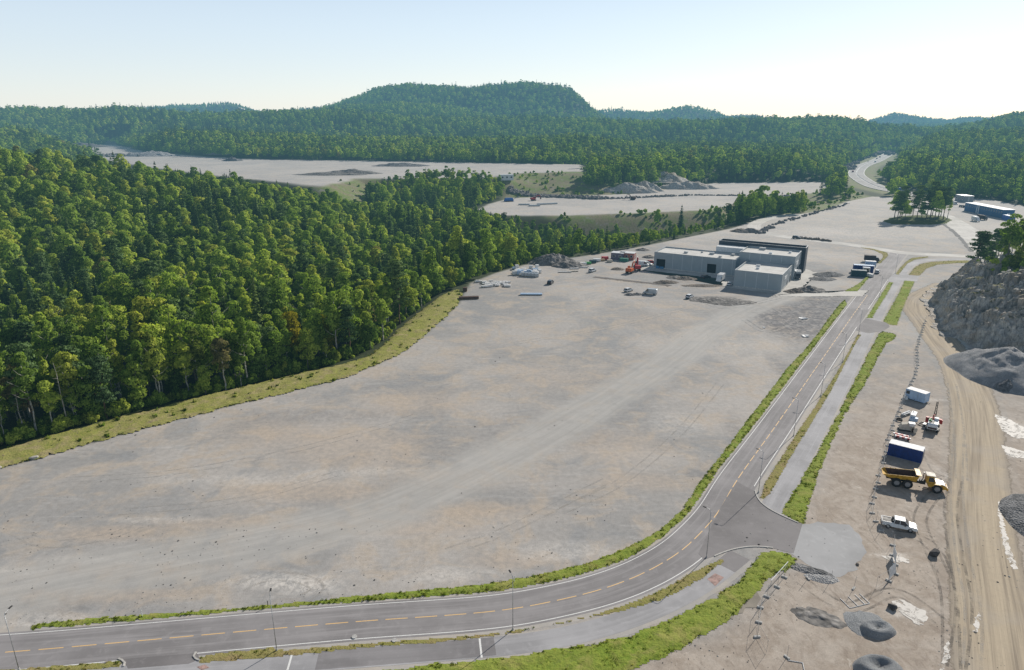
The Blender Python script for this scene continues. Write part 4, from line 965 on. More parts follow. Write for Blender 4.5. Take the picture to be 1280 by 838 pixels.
def rock_h(X, Y):
    X = np.asarray(X) - 4.0; Y = np.asarray(Y) - 2.0
    d = -sdist(X, Y, ROCK); n = fbm(X / 9, Y / 9, 4, 60); n2 = fbm(X / 2.6, Y / 2.6, 3, 61)
    dd = d + 3.2 * n + 1.3 * n2
    led = 8.8 + 1.6 * n
    cliff = led * sstep(0.0, 3.4, dd) + 2.8 * sstep(3.6, 6.4, dd + 1.2 * n2)
    # back side: easier slope
    back = sstep(232, 262, Y + 0.25 * (X - 150) * 0); 
    top = cliff + 0.26 * np.clip(dd - 5, 0, 30) + 2.0 * n + 0.8 * n2
    south = np.clip((215 - Y) / 30, 0, 1); top = top + 2.2 * south * sstep(3, 12, dd)
    top = top * (1 - 0.35 * back * sstep(20, 0, dd))
    for cell, amp, sd in ((7.5, 2.2, 1), (3.2, 1.3, 2), (1.3, .6, 3)):
        xi, yi = np.floor(X / cell), np.floor(Y / cell); best = np.full(X.shape, 1e9); hh = np.zeros(X.shape)
        for a_ in (-1, 0, 1):
            for b_ in (-1, 0, 1):
                i, j = (xi + a_).astype(int), (yi + b_).astype(int); r1 = _perm[(i * 7 + sd * 31) & 255, (j * 13 + sd) & 255]; r2 = _perm[(i * 3 + 5 * sd) & 255, (j * 11 + 90 + sd) & 255]; r3 = _perm[(i * 5 + 77) & 255, (j * 17 + sd * 3) & 255]
                px_, py_ = (i + r1) * cell, (j + r2) * cell; dx, dy = X - px_, Y - py_; q = np.abs(dx * .9 + dy * .35) + np.abs(dy * .9 - dx * .35) * 1.3
                m = q < best; best = np.where(m, q, best); hh = np.where(m, (r3 - .5) * 2 + (r1 - .5) * dx / cell * 1.6 + (r2 - .5) * dy / cell * 1.6, hh)
        top = top + hh * amp * sstep(.5, 4, dd)
    return np.where(d > -3, np.maximum(top * .88, -0.6), -0.6)
nx_, ny_ = 420, 400
cx_ = np.interp(np.linspace(0, 1, nx_), [0, .72, 1], [128, 200, 345]); cy_ = np.linspace(172, 304, ny_)
Xr, Yr = np.meshgrid(cx_, cy_); Zr = rock_h(Xr, Yr)
# push the steep face in and out so that it is not a height field: overhangs and clefts
gx = np.gradient(Zr, axis=1) / np.gradient(Xr, axis=1); gy = np.gradient(Zr, axis=0) / np.gradient(Yr, axis=0); gm = np.hypot(gx, gy) + 1e-6
k_ = np.clip(gm / 2, 0, 1) * 1.6 * (fbm(Xr / 3 + Zr / 2.2, Yr / 3 + Zr / 3, 3, 66) * 2)
Xr2, Yr2 = Xr - gx / gm * k_, Yr - gy / gm * k_
dR = -sdist(Xr - 4, Yr - 2, ROCK)
cellok = (dR[:-1, :-1] > -3.5); fj, fi = np.nonzero(cellok)
q = np.stack([fj * nx_ + fi, fj * nx_ + fi + 1, (fj + 1) * nx_ + fi + 1, (fj + 1) * nx_ + fi], 1); used, inv = np.unique(q, return_inverse=True)
me = bpy.data.meshes.new('rock_face'); me.from_pydata(np.c_[Xr2.ravel(), Yr2.ravel(), Zr.ravel()][used].tolist(), [], inv.reshape(q.shape).tolist()); me.update()
o = link('rock_outcrop', me, M_ROCK); o['kind'] = 'structure'
def rock_z(x, y): return float(rock_h(np.array([x]), np.array([y]))[0])

# ------------------------------------------------------------------ heaps and stones
def gravel_mat(name, dk, lt, scale=2.2):
    s = NT(name); P = s.pos(); n = s.noise(0.4, 5, 0.65, P, 1.0); vo = s.n('ShaderNodeTexVoronoi'); vo.inputs['Scale'].default_value = scale; s.l(P, vo.inputs['Vector'])
    c = s.mix(s.rng(n, 0.36, 0.64), dk, lt); c = s.mix(s.rng(vo.outputs['Distance'], 0.1, 0.55, 0.0, 0.55), s.mix(1.0, c, (1.25, 1.25, 1.25), 'MULTIPLY'), s.mix(1.0, c, (.4, .4, .4), 'MULTIPLY'))
    return s.out(s.bsdf(c, 0.92, normal=s.bump(s.math('SUBTRACT', 1, vo.outputs['Distance']), 0.9, 0.25), spec=0.2))
M_GRAVH = gravel_mat('grey_gravel', (0.32, 0.325, 0.335), (0.46, 0.46, 0.465), 5); M_DARKH = gravel_mat('dark_crushed_rock', (0.11, 0.113, 0.118), (0.28, 0.28, 0.285), 3.0)
M_SOIL = gravel_mat('brown_soil', (0.17, 0.145, 0.125), (0.27, 0.235, 0.20), 2.0); M_BLUEH = gravel_mat('blue_grey_gravel', (0.36, 0.375, 0.39), (0.46, 0.475, 0.49), 9)
M_RUB = gravel_mat('grey_blasted_rubble', (0.14, 0.135, 0.13), (0.30, 0.285, 0.27), 0.9)
def heap(label, c, rx, ry, h, mat, rz=0.0, crater=0.0, rough=0.3, seed=0, name='gravel_heap', cat='heap', group=None, rings=18, segs=44, z0=0.0, ridge=False):
    fs = []; off = seed * 3.1
    T, A = np.meshgrid(np.arange(1, rings + 1) / rings * 1.08, 2 * np.pi * np.arange(segs) / segs, indexing='ij')
    e = 1 + rough * 1.2 * fbm(2.2 * np.cos(A) + off, 2.2 * np.sin(A) + off, 3, seed); x = rx * T * e * np.cos(A); y = ry * T * e * np.sin(A)
    T1 = np.clip(T, 0, 1)
    if crater == 0: zz = (1 - T1) ** .8
    else: zz = np.maximum(0, np.sin(np.pi * T1 ** 1.3)) ** .8 + (1 - crater) * np.maximum(0, 1 - T1 / .35) * .4
    n = fbm(x / (rx * .28) + off, y / (rx * .28), 3, seed + 5) + .5 * fbm(x / (rx * .09) + off, y / (rx * .09), 3, seed + 6)
    z = np.where(T < 1.04, h * zz + h * rough * 1.4 * n * np.minimum(1, 2.5 * np.maximum(0, 1.05 - T)), -.15)
    vs = [(0, 0, h * (1 - crater))] + list(zip(x.ravel().tolist(), y.ravel().tolist(), z.ravel().tolist()))
    for j in range(segs): fs.append((0, 1 + j, 1 + (j + 1) % segs))
    for i in range(rings - 1):
        for j in range(segs):
            a, b = 1 + i * segs + j, 1 + i * segs + (j + 1) % segs; fs.append((a, a + segs, b + segs, b))
    me = bpy.data.meshes.new(name); me.from_pydata(vs, [], fs); me.update(); me.polygons.foreach_set('use_smooth', [True] * len(fs))
    o = link(name, me, mat); o.location = (c[0], c[1], z0); o.rotation_euler = (0, 0, rz)
    return tag(o, label, cat, group)
def boulder(label, c, r, mat, seed=0, squash=.7, name='boulder', group=None, z0=0.0):
    bm = bmesh.new(); bmesh.ops.create_icosphere(bm, subdivisions=3, radius=1); rr = np.random.default_rng(seed)
    planes = [(Vector(rand_dir(1, rr)[0]), rr.uniform(.42, .66)) for _ in range(11)]
    for v in bm.verts:
        for n, d in planes:
            k = v.co.dot(n) - d
            if k > 0: v.co -= n * k
        v.co += Vector(rr.normal(size=3)) * .006
        v.co.z *= squash; v.co *= r
    me = bpy.data.meshes.new(name); bm.to_mesh(me); bm.free(); o = link(name, me, mat); o.location = (c[0], c[1], z0 + r * squash * .45); o.rotation_euler = (0, 0, seed)
    return tag(o, label, 'boulder', group)
M_STONE = simple('dark_stone', (0.085, 0.08, 0.08), 0.9, var=.4); M_STONEL = simple('pale_stone', (0.42, 0.40, 0.36), 0.9, var=.3)
heap('large striated grey gravel heap at the foot of the rock outcrop', at(1260, 468), 13, 17, 7.5, M_GRAVH, rough=.13, seed=1, rings=30, segs=80)
heap('small dark gravel cone in front of the large striated heap', at(1258, 486), 3.3, 3.0, 2.6, M_DARKH, rough=.08, seed=2)
heap('dark crushed rock heap at the right edge beside the sandy haul road', (93.0, 98.0), 9.5, 12, 3.4, M_DARKH, rough=.10, seed=3, rings=28, segs=80)
heap('blue-grey gravel mound with a crater in its top beside the pale puddle', at(1097, 788), 2.4, 1.7, .8, M_BLUEH, crater=.12, rough=.10, seed=4, rz=.2)
heap('blue-grey gravel mound cut by the bottom edge of the picture', at(1098, 838), 3.0, 2.2, 1.1, M_BLUEH, crater=.12, rough=.10, seed=5)
heap('low spread of blue-grey gravel joining the cratered mound', at(1082, 779), 2.8, 2.6, .22, M_BLUEH, rough=.4, seed=6)
heap('low strip of dark broken stone along the grey gravel apron', at(1012, 713), 3.6, 1.1, .30, M_DARKH, rough=.5, seed=7, rz=-.55, name='stone_heap')
heap('low spread of grey broken stone at the lower end of the gravel apron', at(1027, 723), 2.4, 1.2, .3, M_GRAVH, rough=.4, seed=8, rz=-.2, name='stone_heap')
heap('low patch of dark stones in the brown yard left of the mounds', at(1022, 772), 3.2, 2.0, .22, M_RUB, rough=.7, seed=9, name='stone_heap', rz=-.5)
heap('high grey rubble heap at the forest edge right of the white stacks', at(692, 329), 12.5, 7.5, 4.6, M_RUB, rough=.35, seed=10, name='rubble_heap', rings=26, segs=70)
heap('lower grey rubble heap joining the high one on its right', at(712, 333), 9.5, 5, 2.6, M_RUB, rough=.4, seed=11, name='rubble_heap')
for i, (px, py, rx, ry, h, m, lab) in enumerate([
    (844, 347.5, 4.2, 3, .9, M_RUB, 'small grey gravel heap below the hall, leftmost of three in a row'), (857, 349, 4.6, 3, 1.2, M_SOIL, 'small brown gravel heap below the hall, middle of three'), (833, 353.5, 5.2, 2.6, 1.2, M_SOIL, 'brown soil heap at the right end of the trench'),
    (893, 375, 11, 5, 1.0, M_RUB, 'wide low grey soil heap in front of the box truck'), (913, 378, 9, 5, .8, M_RUB, 'wide low soil heap in front of the tall block corner'), (878, 357.5, 8, 2.6, .6, M_SOIL, 'long low soil bank left of the box truck'),
    (1012, 363.5, 6.2, 4.5, 2.2, M_RUB, 'dark grey soil heap right of the hall corner'), (993, 365, 4.2, 3, 1.5, M_SOIL, 'brown soil heap at the hall corner'), (1036, 344, 7, 5, 1.4, M_DARKH, 'dark soil heap on the gravel left of the blue containers'),
    (1028, 349, 6, 4, .9, M_DARKH, 'lower dark soil heap left of the blue containers'), (787, 369, 2.4, 1.6, .8, M_DARKH, 'tiny dark soil heap left in front of the silver van'), (796, 368.5, 2.6, 1.6, .8, M_DARKH, 'tiny dark soil heap right in front of the silver van'),
    (772, 337, 3.2, 2.4, 1.0, M_SOIL, 'small brown heap left of the orange excavator'), (803, 313, 4, 3, 1.2, M_RUB, 'small grey heap behind the red site hut'), (811, 322, 3.4, 3, 1.2, M_RUB, 'small grey heap beside the left corner of the hall'), (937, 290.5, 9, 4, 2.4, M_RUB, 'dark rubble heap behind the hall near the cross road'), (925, 289.5, 7, 4, 1.8, M_SOIL, 'brown rubble heap behind the hall left of the dark one')]):
    heap(lab, at(px, py), rx, ry, h, m, rough=.4, seed=20 + i, name='soil_heap', rings=12, segs=36)
for i, (px, py, rx, ry, h, m, lab) in enumerate([(190, 195.5, 42, 16, 7, M_GRAVH, 'big grey gravel heap at the left end of the upper plateau'), (290, 193.5, 36, 14, 6, M_RUB, 'long stony heap at the back edge of the upper plateau'), (290, 201.5, 13, 8, 4.5, M_DARKH, 'small dark heap standing alone on the upper plateau'),
    (100, 184, 60, 20, 8, M_RUB, 'pale rocky spoil heap at the far left works area'), (140, 181, 30, 16, 9, M_RUB, 'rocky spoil heap beside the far left haul ramp'), (60, 185, 40, 18, 8, M_RUB, 'leftmost rocky spoil heap before the far woods'), (440, 217, 30, 12, 4, M_RUB, 'grey rubble heap on the near side of the upper plateau'), (500, 208, 34, 12, 3.6, M_DARKH, 'long dark stony bank on the upper plateau'), (410, 219, 36, 9, 2.5, M_RUB, 'low stony bank at the left near side of the upper plateau')]):
    c = ground_hit(px, py); heap(lab, c, rx, ry, h, m, rough=.5, seed=60 + i, name='spoil_heap', rings=14, segs=50, z0=float(terrain([c.x], [c.y])[0]))
# bare blasted faces above the middle plateau
for i, (px, py, rx, ry, h, lab) in enumerate([(785, 240, 30, 10, 9, 'rounded pale rock knoll above the middle plateau, left one'), (805, 238, 20, 10, 10, 'rounded pale rock knoll above the middle plateau, beside the left one'), (828, 226, 26, 16, 10, 'steep pale rock face below the birch thicket'), (860, 236, 34, 11, 9, 'long blue-grey rock face at the right of the middle plateau')]):
    c = ground_hit(px, py); o = heap(lab, c, rx, ry, h, M_ROCK, rough=.35, seed=80 + i, name='rock_knoll', cat='rock', rings=22, segs=60, z0=float(terrain([c.x], [c.y])[0]) - 1)
def rocks_row(px0, py0, px1, py1, n, r, label, name='boulder_row', seed=1, mat=None, z=0.0, wob=1.0):
    """a bank of dumped stones too many to count"""
    rr = np.random.default_rng(seed); mb = MB(); a, b = ground_hit(px0, py0), ground_hit(px1, py1); bm = bmesh.new(); bmesh.ops.create_icosphere(bm, subdivisions=1, radius=1)
    vs = [tuple(v.co) for v in bm.verts]; fs = [tuple(v.index for v in f.verts) for f in bm.faces]; bm.free()
    for i in range(n):
        p = a.lerp(b, rr.random()) + Vector((rr.normal() * wob, rr.normal() * wob, 0)); q = r * rr.uniform(.4, 1.3); p.z = float(terrain([p.x], [p.y])[0]) + q * .3
        J = 1 + .35 * (rr.random((12, 3)) - .5); mb.add([(v[0] * j[0], v[1] * j[1], v[2] * j[2] * .8) for v, j in zip(vs, J)], fs, Matrix.Translation(p) @ Matrix.Rotation(rr.uniform(0, 6), 4, 'Z') @ Matrix.Scale(q, 4))
    return tag(mb.build(name, mat or M_RUB), label, 'stones', kind='stuff')
rocks_row(60, 186, 180, 195, 260, 2.6, 'pale broken rock over the far left works area', seed=12, mat=M_RUB, wob=12)
rocks_row(965, 284, 948, 293, 40, 1.1, 'dark stones lining the bend of the cross road', seed=1, mat=M_DARKH); rocks_row(966, 282, 1060, 255, 120, 1.0, 'dark stones lining the back edge of the upper lot', seed=2, mat=M_DARKH, wob=1.2)
rocks_row(1000, 298, 1035, 302, 40, 1.0, 'dark stones beside the parked car on the cross road', seed=3, mat=M_SOIL)
rocks_row(640, 240, 760, 249, 380, 2.0, 'dark stone bank along the back of the middle plateau', seed=4, mat=M_RUB, wob=3, z=1); rocks_row(760, 249, 860, 245, 140, 1.3, 'low dark stones between the two gravel levels', seed=5, mat=M_RUB, wob=1.6); rocks_row(860, 244.5, 1000, 246, 160, 1.0, 'dark stony ditch across the gravel plateau', seed=6, mat=M_DARKH, wob=1.0)
rocks_row(1050, 213, 1062, 196, 200, 3.2, 'pale blasted rock beside the highway cutting', seed=7, mat=M_RUB, wob=9, z=10); rocks_row(1075, 192, 1112, 180, 260, 4.5, 'upper pale blasted rock above the highway cutting', seed=8, mat=M_RUB, wob=14, z=25)
rocks_row(1058, 196, 1078, 186, 160, 4, 'grey crag left of the highway', seed=9, mat=M_RUB, wob=14, z=10)
boulder('pale boulder at the foot of the scrub strip on the left', at(42, 574), .95, M_STONEL, 1, .6); boulder('pale boulder cut by the left edge of the picture', at(0, 585), .6, M_STONEL, 2, .6)
boulder('black angular boulder alone in the sandy yard below the pickup', at(1167, 695), .95, M_STONE, 3, 1.0); boulder('black angular boulder at the left end of the pale puddle', at(1114, 760), .75, M_STONE, 4, .9)
boulder('small dark stone on the grey gravel apron', at(1072, 706), .4, M_STONE, 5, .4); boulder('dark stone in the yard below the junction verge', at(1139, 497), .3, M_STONE, 6, .6)
# pale dried puddles
s = NT('pale_dried_slurry'); P = s.pos(); al = s.rng(s.noise(.5, 6, .75, P, 1.5), .40, .50)
t_ = s.n('ShaderNodeBsdfTransparent'); mx = s.n('ShaderNodeMixShader'); s.l(al, mx.inputs[0]); s.l(t_.outputs[0], mx.inputs[1]); s.l(s.bsdf(s.mix(s.noise(2, 4, .7, P), (.50, .47, .43), (.68, .65, .61)), .7), mx.inputs[2]); M_PUD = s.out(mx.outputs[0])
def puddle(pts): sheet('dried_puddle', poly(pts), 0.034, M_PUD, rough_edge=.25, seed=len(pts))
puddle([(1116, 753), (1126, 750), (1142, 757), (1158, 764), (1160, 775), (1150, 784), (1140, 776), (1128, 768)]); puddle([(1243, 518), (1258, 522), (1275, 532), (1290, 540), (1290, 550), (1268, 548), (1252, 538)]); puddle([(1251, 556), (1266, 560), (1284, 566), (1290, 574), (1266, 572), (1256, 566)])
puddle([(1248, 625), (1253, 640), (1257, 665), (1264, 690), (1272, 711), (1266, 712), (1258, 695), (1251, 665), (1247, 640)]); puddle([(1172, 838), (1178, 820), (1184, 800), (1188, 803), (1186, 820), (1180, 838)]); puddle([(1216, 790), (1222, 765), (1225, 768), (1222, 792)])
puddle([(1102, 696), (1120, 695), (1138, 700), (1136, 704), (1115, 702)])
# loose stones over yard and lot
pts = []; 
for k in range(3000):
    px, py = RNG.uniform(-20, 1300), RNG.uniform(380, 850) if k % 3 else RNG.uniform(640, 850)
    p = at(px, py)
    pts.append(p)
pa = np.array([tuple(p)[:2] for p in pts]); okp = (sdist(pa[:, 0], pa[:, 1], P_MAIN) < -1)
droad = seg_dist(pa[:, 0], pa[:, 1], [tuple(p) for p in RC], closed=False); dpath = seg_dist(pa[:, 0], pa[:, 1], [tuple(p) for p in PL], closed=False); dpu = seg_dist(pa[:, 0], pa[:, 1], [tuple(p) for p in PU], closed=False)
okp &= (droad > 5) & (dpath > 2.6) & (dpu > 2.6) & (fbm(pa[:, 0] / 12, pa[:, 1] / 12, 3, 70) > -.03)
pa = pa[okp]
bm = bmesh.new(); bmesh.ops.create_icosphere(bm, subdivisions=1, radius=1); stones = []
for i in range(3):
    me = bpy.data.meshes.new('stone'); b2 = bm.copy(); rr = random.Random(i)
    for v in b2.verts: v.co *= rr.uniform(.7, 1.2); v.co.z *= .6
    b2.to_mesh(me); b2.free(); me.materials.append([M_STONE, M_STONEL, M_RUB][i]); stones.append(me)
bm.free()
ss_ = np.clip(RNG.lognormal(-2.7, .45, len(pa)), .03, .22)
scatter_object('loose_stones', np.c_[pa, np.full(len(pa), .02)], np.c_[ss_, ss_, ss_], RNG.uniform(0, 6, len(pa)), RNG.integers(0, 3, len(pa)), stones, 'loose stones scattered over the gravel lot and the yard', 'stones')

# ------------------------------------------------------------------ grass tufts
def tuft(name, mat, n, h, spread, seed):
    r = random.Random(seed); vs = []; fs = []
    for i in range(n):
        a = r.uniform(0, 6.28); d = r.uniform(0, spread); x, y = d * math.cos(a), d * math.sin(a); hh = h * r.uniform(.5, 1.2); w = h * .16; t = r.uniform(0, 6.28); lx, ly = r.gauss(0, .35) * hh, r.gauss(0, .35) * hh
        b = len(vs); c, s_ = math.cos(t) * w, math.sin(t) * w
        vs += [(x - c, y - s_, -.03), (x + c, y + s_, -.03), (x + c * .7 + lx * .5, y + s_ * .7 + ly * .5, hh * .6), (x - c * .7 + lx * .5, y - s_ * .7 + ly * .5, hh * .6), (x + lx, y + ly, hh)]
        fs += [(b, b + 1, b + 2, b + 3), (b + 3, b + 2, b + 4)]
    me = bpy.data.meshes.new(name); me.from_pydata(vs, [], fs); me.update(); me.materials.append(mat)
    me.normals_split_custom_set_from_vertices([tuple(Vector((v[0], v[1], .8)).normalized()) for v in vs]); return me
M_TL = leaf_mat('fresh_grass', [(0, (0.10, 0.17, 0.03)), (.5, (0.18, 0.26, 0.04)), (1, (0.35, 0.37, 0.08))], .4); M_TD = leaf_mat('dry_grass', [(0, (0.29, 0.32, 0.08)), (.6, (0.38, 0.35, 0.12)), (1, (0.40, 0.31, 0.16))], .35)
TU = [tuft('tuft', M_TL, 16, .20, .24, i) for i in range(3)] + [tuft('tuft', M_TD, 14, .17, .24, 10 + i) for i in range(2)] + [tuft('tuft', M_TL, 26, .6, .4, 20)]
gp = []; gs = []; gi = []
for k, pts, kind in verge_polys:
    a = np.array(pts); x0, y0 = a.min(0); x1, y1 = a.max(0); dens = {'lush': 5.0, 'dry': 3.4, 'scrub': 3.2}[kind]
    if k in ('v4b', 'v4c', 'v1c', 'v3b', 'v3c', 'v1b'): dens = 1.6
    n = int((x1 - x0) * (y1 - y0) * dens); X_ = RNG.uniform(x0, x1, n); Y_ = RNG.uniform(y0, y1, n); c = inside(X_, Y_, pts) & (fbm(X_ / 2, Y_ / 2, 3, 90) > (-.12 if kind == 'lush' else -.02))
    X_, Y_ = X_[c], Y_[c]; Z_ = terrain(X_, Y_) + .12 if k == 'strip' else np.full(len(X_), .05); s_ = RNG.uniform(.5, 1.25, len(X_)) * (1 + .6 * fbm(X_ / 4, Y_ / 4, 2, 91))
    lush = {'lush': .74, 'dry': .25, 'scrub': .45}[kind]; id_ = np.where(RNG.random(len(X_)) < lush + 1.1 * fbm(X_ / 5, Y_ / 5, 3, 92), RNG.integers(0, 3, len(X_)), RNG.integers(3, 5, len(X_)))
    if k == 'strip': id_ = np.where(RNG.random(len(X_)) < .04, 5, id_); s_ *= 1.5
    gp.append(np.c_[X_, Y_, Z_]); gs.append(s_ * (1.0 if kind == 'lush' else .85)); gi.append(id_)
gp = np.concatenate(gp); gs = np.concatenate(gs); print('tufts', len(gp))
scatter_object('grass', gp, np.c_[gs, gs, gs], RNG.uniform(0, 6, len(gp)), np.concatenate(gi), TU, 'rough grass and weeds growing on the road verges and the edge of the fill', 'grass')

# ------------------------------------------------------------------ trees that stand out
def zt(x, y): return float(terrain([x], [y])[0])
for px, py, k, s_, lab, cm in [(200, 503, 4, 1.15, 'pale-trunked birch standing free at the scrub strip with a light round crown', M_BROAD_L), (250, 489, 2, .95, 'pale birch with a slim trunk right of the free-standing one', M_BROAD_L)]:
    p = at(px, py, -1.5); plant(0, k, (p.x, p.y, zt(p.x, p.y) - .2), s_, 1.0, lab, crown_mat=cm, name='birch_tree', trunk_mat=M_BIRCH)
p = at(370, 455, -2); plant(0, 0, (p.x - 2, p.y + 6, zt(p.x, p.y + 6) - .2), 1.05, 1., 'bright yellow tree at the front of the forest, left one of the pair', crown_mat=M_BROAD_Y, name='broadleaf_tree')
plant(0, 3, (p.x + 7, p.y + 9, zt(p.x + 7, p.y + 9) - .2), 1.1, 2., 'bright yellow tree at the front of the forest, right one of the pair', crown_mat=M_BROAD_Y, name='broadleaf_tree')
p = at(203, 455, -3); plant(0, 1, (p.x - 6, p.y + 2, zt(p.x - 6, p.y + 2) - .2), 1.12, .5, 'red-brown leafed tree among the green ones behind the free-standing birch', crown_mat=M_BROAD_R, name='broadleaf_tree')
for px, py, h, lab in [(86, 538, 15.5, 'tall dead grey tree trunk with bare stubs at the scrub strip'), (96, 533, 6.5, 'short broken dead trunk beside the tall dead one'), (8, 556, 9, 'thin bare grey trunk at the left edge of the picture'), (30, 546, 12, 'slim grey dead trunk left of the tall dead one'), (112, 520, 13, 'thin pale dead trunk right of the short broken one'), (305, 478, 10, 'slim bare pale trunk at the forest front, left one of two'), (318, 475, 9, 'slim bare pale trunk at the forest front, right one of two')]:
    p = at(px, py, -1.5); e = empty('dead_tree', (p.x, p.y, zt(p.x, p.y) - .1), px * .1, lab, 'tree'); dead_mb(px, h, .17 if h > 10 else .13, 12 if h > 10 else 5).build('trunk', M_DEAD, e, smooth=True)
# pine grove on its green island in the upper lot
isl = poly([(1104, 277), (1112, 272.5), (1130, 270), (1160, 269.5), (1180, 271), (1190, 275), (1184, 279.5), (1165, 281), (1140, 281), (1115, 280.5)])
ic = np.mean(isl, 0)
def mound_mesh(name, pts, h, mat):
    a = np.array(pts); xs = np.arange(a[:, 0].min() - 2, a[:, 0].max() + 2, 1.2); yy = np.arange(a[:, 1].min() - 2, a[:, 1].max() + 2, 1.2); Xg, Yg = np.meshgrid(xs, yy); D = -sdist(Xg, Yg, pts) + 2 * fbm(Xg / 4, Yg / 4, 3, 5)
    Z = h * sstep(-1, 8, D) + .8 * np.maximum(0, fbm(Xg / 3, Yg / 3, 3, 6)) * (D > 0) - .05; c = (D[:-1, :-1] > -1) ; fj, fi = np.nonzero(c); n = len(xs)
    q = np.stack([fj * n + fi, fj * n + fi + 1, (fj + 1) * n + fi + 1, (fj + 1) * n + fi], 1); used, inv = np.unique(q, return_inverse=True)
    me = bpy.data.meshes.new(name); me.from_pydata(np.c_[Xg.ravel(), Yg.ravel(), Z.ravel()][used].tolist(), [], inv.reshape(q.shape).tolist()); o = link(name, me, mat); o['kind'] = 'structure'
mound_mesh('grove_island', isl, 1.2, mat_grass('island_undergrowth', (0.05, 0.09, 0.02), (0.10, 0.13, 0.03), (0.16, 0.14, 0.06), .1))
r_ = random.Random(5)
for i, (px, py, s_) in enumerate([(1118, 273, .95), (1122, 275, 1.05), (1127, 272, 1.0), (1131, 275, .85), (1141, 271, .95), (1146, 274, 1.05), (1152, 272, .8), (1158, 274, 1.1), (1163, 272, 1.15), (1168, 275, 1.1), (1173, 272, 1.15), (1179, 274, 1.0), (1184, 273, .8), (1125, 270, .9), (1165, 270, 1.05), (1176, 270, 1.0)]):
    p = at(px, py, 1); plant(2 if i % 3 else 0, i, (p.x, p.y, .9), s_ * 1.15, r_.uniform(0, 6), 'tall pine with a green crown in the lone grove on the upper gravel lot' if i % 3 else 'bushy broadleaf tree in the lone grove on the upper gravel lot', 'pines of the lone grove' if i % 3 else 'broadleaf trees of the lone grove', sxy=1.2)
# trees on the rock outcrop
spec = [(1221, 331, 2, 1.02, 'tall leaning pine at the left end of the rock outcrop'), (1230, 329, 2, .9, 'second tall pine on the rock outcrop, right of the leaning one'), (1237, 327, 2, .82, 'slim pine on the rock outcrop between taller pines'), (1243, 327, 2, .95, 'dense pine at the middle of the outcrop trees'),
        (1250, 328, 0, .75, 'small green broadleaf tree between the pines on the rock outcrop'), (1258, 328, 0, .95, 'leafy green tree on top of the rock outcrop'), (1268, 340, 0, .72, 'bright yellow-green tree at the right edge on the rock outcrop'), (1279, 345, 0, .8, 'bright yellow-green tree cut by the right edge of the picture'), (1272, 322, 0, .9, 'dark green leafy tree behind the bright yellow-green one'), (1290, 330, 0, 1.0, 'broad green tree just outside the right edge on the outcrop'), (1247, 322, 2, .85, 'pine behind the small leafy tree on the outcrop'), (1264, 318, 0, .85, 'green tree at the back of the outcrop trees')]
for i, (px, py, k, s_, lab) in enumerate(spec):
    p = at(px, py, 14.5); 
    for _ in range(4): p = at(px, py, rock_z(p.x, p.y))
    plant(k, i, (p.x, p.y, rock_z(p.x, p.y) - .3), s_, i * 1.3, lab, crown_mat=(M_BROAD_L if 'bright' in lab else None), sxy=1.35)
# bushes on the outcrop
bushm = [crown_mesh('bush', M_BROAD, broad_quads(300 + i, 2.2, 3.0, 6, 70, .34, base=0, taper=.2), blend=.5) for i in range(3)] + [crown_mesh('bush', M_BROAD_L, broad_quads(310, 2.0, 2.6, 5, 70, .3, base=0, taper=.2), blend=.5)]
bp = []
for k in range(900):
    x, y = RNG.uniform(150, 260), RNG.uniform(190, 285); z = rock_z(x, y)
    if z > 12.5 and float(sdist(np.array([x]), np.array([y]), ROCK)[0]) < -9 and (x - 150) + (y - 190) * .25 + RNG.normal() * 7 > 28: bp.append((x, y, z - .2))
bs = RNG.uniform(.5, 1.3, len(bp)); scatter_object('outcrop_undergrowth', bp, np.c_[bs, bs, bs], RNG.uniform(0, 6, len(bp)), RNG.integers(0, 4, len(bp)), bushm, 'low green bushes and heather covering the top of the rock outcrop', 'undergrowth')
# scrub on the cleared banks and the forest front
bp = []
for nm, n in (('bank_up', 500), ('bank_mid', 900), ('meadow', 260), ('rubble', 120)):
    a = np.array(CLEAR[nm]); X_ = RNG.uniform(a[:, 0].min(), a[:, 0].max(), n * 3); Y_ = RNG.uniform(a[:, 1].min(), a[:, 1].max(), n * 3); c = inside(X_, Y_, CLEAR[nm]) & (sdist(X_, Y_, P_MID) > 2) & (sdist(X_, Y_, P_UP) > 2) & (sdist(X_, Y_, P_MAIN) > 1) & (fbm(X_ / 20, Y_ / 20, 2, 95) > -.02)
    X_, Y_ = X_[c][:n], Y_[c][:n]; bp.append(np.c_[X_, Y_, terrain(X_, Y_) - .2])
a = np.array(LOT_EDGE_PX); q = np.array(poly([(-150, 608), (0, 562), (101, 535), (201, 508), (302, 483), (380, 464), (430, 455), (475, 428), (490, 407), (545, 368), (590, 350), (640, 336), (700, 321), (760, 312), (830, 300)])); 
t = RNG.uniform(0, len(q) - 1.001, 1500); i_ = t.astype(int); f = (t - i_)[:, None]; P_ = q[i_] * (1 - f) + q[i_ + 1] * f + np.c_[RNG.uniform(-9, 0.5, 1500), RNG.uniform(2.5, 10, 1500)]
c = (sdist(P_[:, 0], P_[:, 1], P_MAIN) > 1.0); P_ = P_[c]; bp.append(np.c_[P_, terrain(P_[:, 0], P_[:, 1]) - .2])
bp = np.concatenate(bp); bs = RNG.uniform(.35, 1.2, len(bp)); scatter_object('scrub', bp, np.c_[bs, bs, bs * RNG.uniform(.8, 1.6, len(bp))], RNG.uniform(0, 6, len(bp)), RNG.integers(0, 4, len(bp)), bushm, 'low scrub and saplings on the cleared banks and along the forest front', 'scrub')
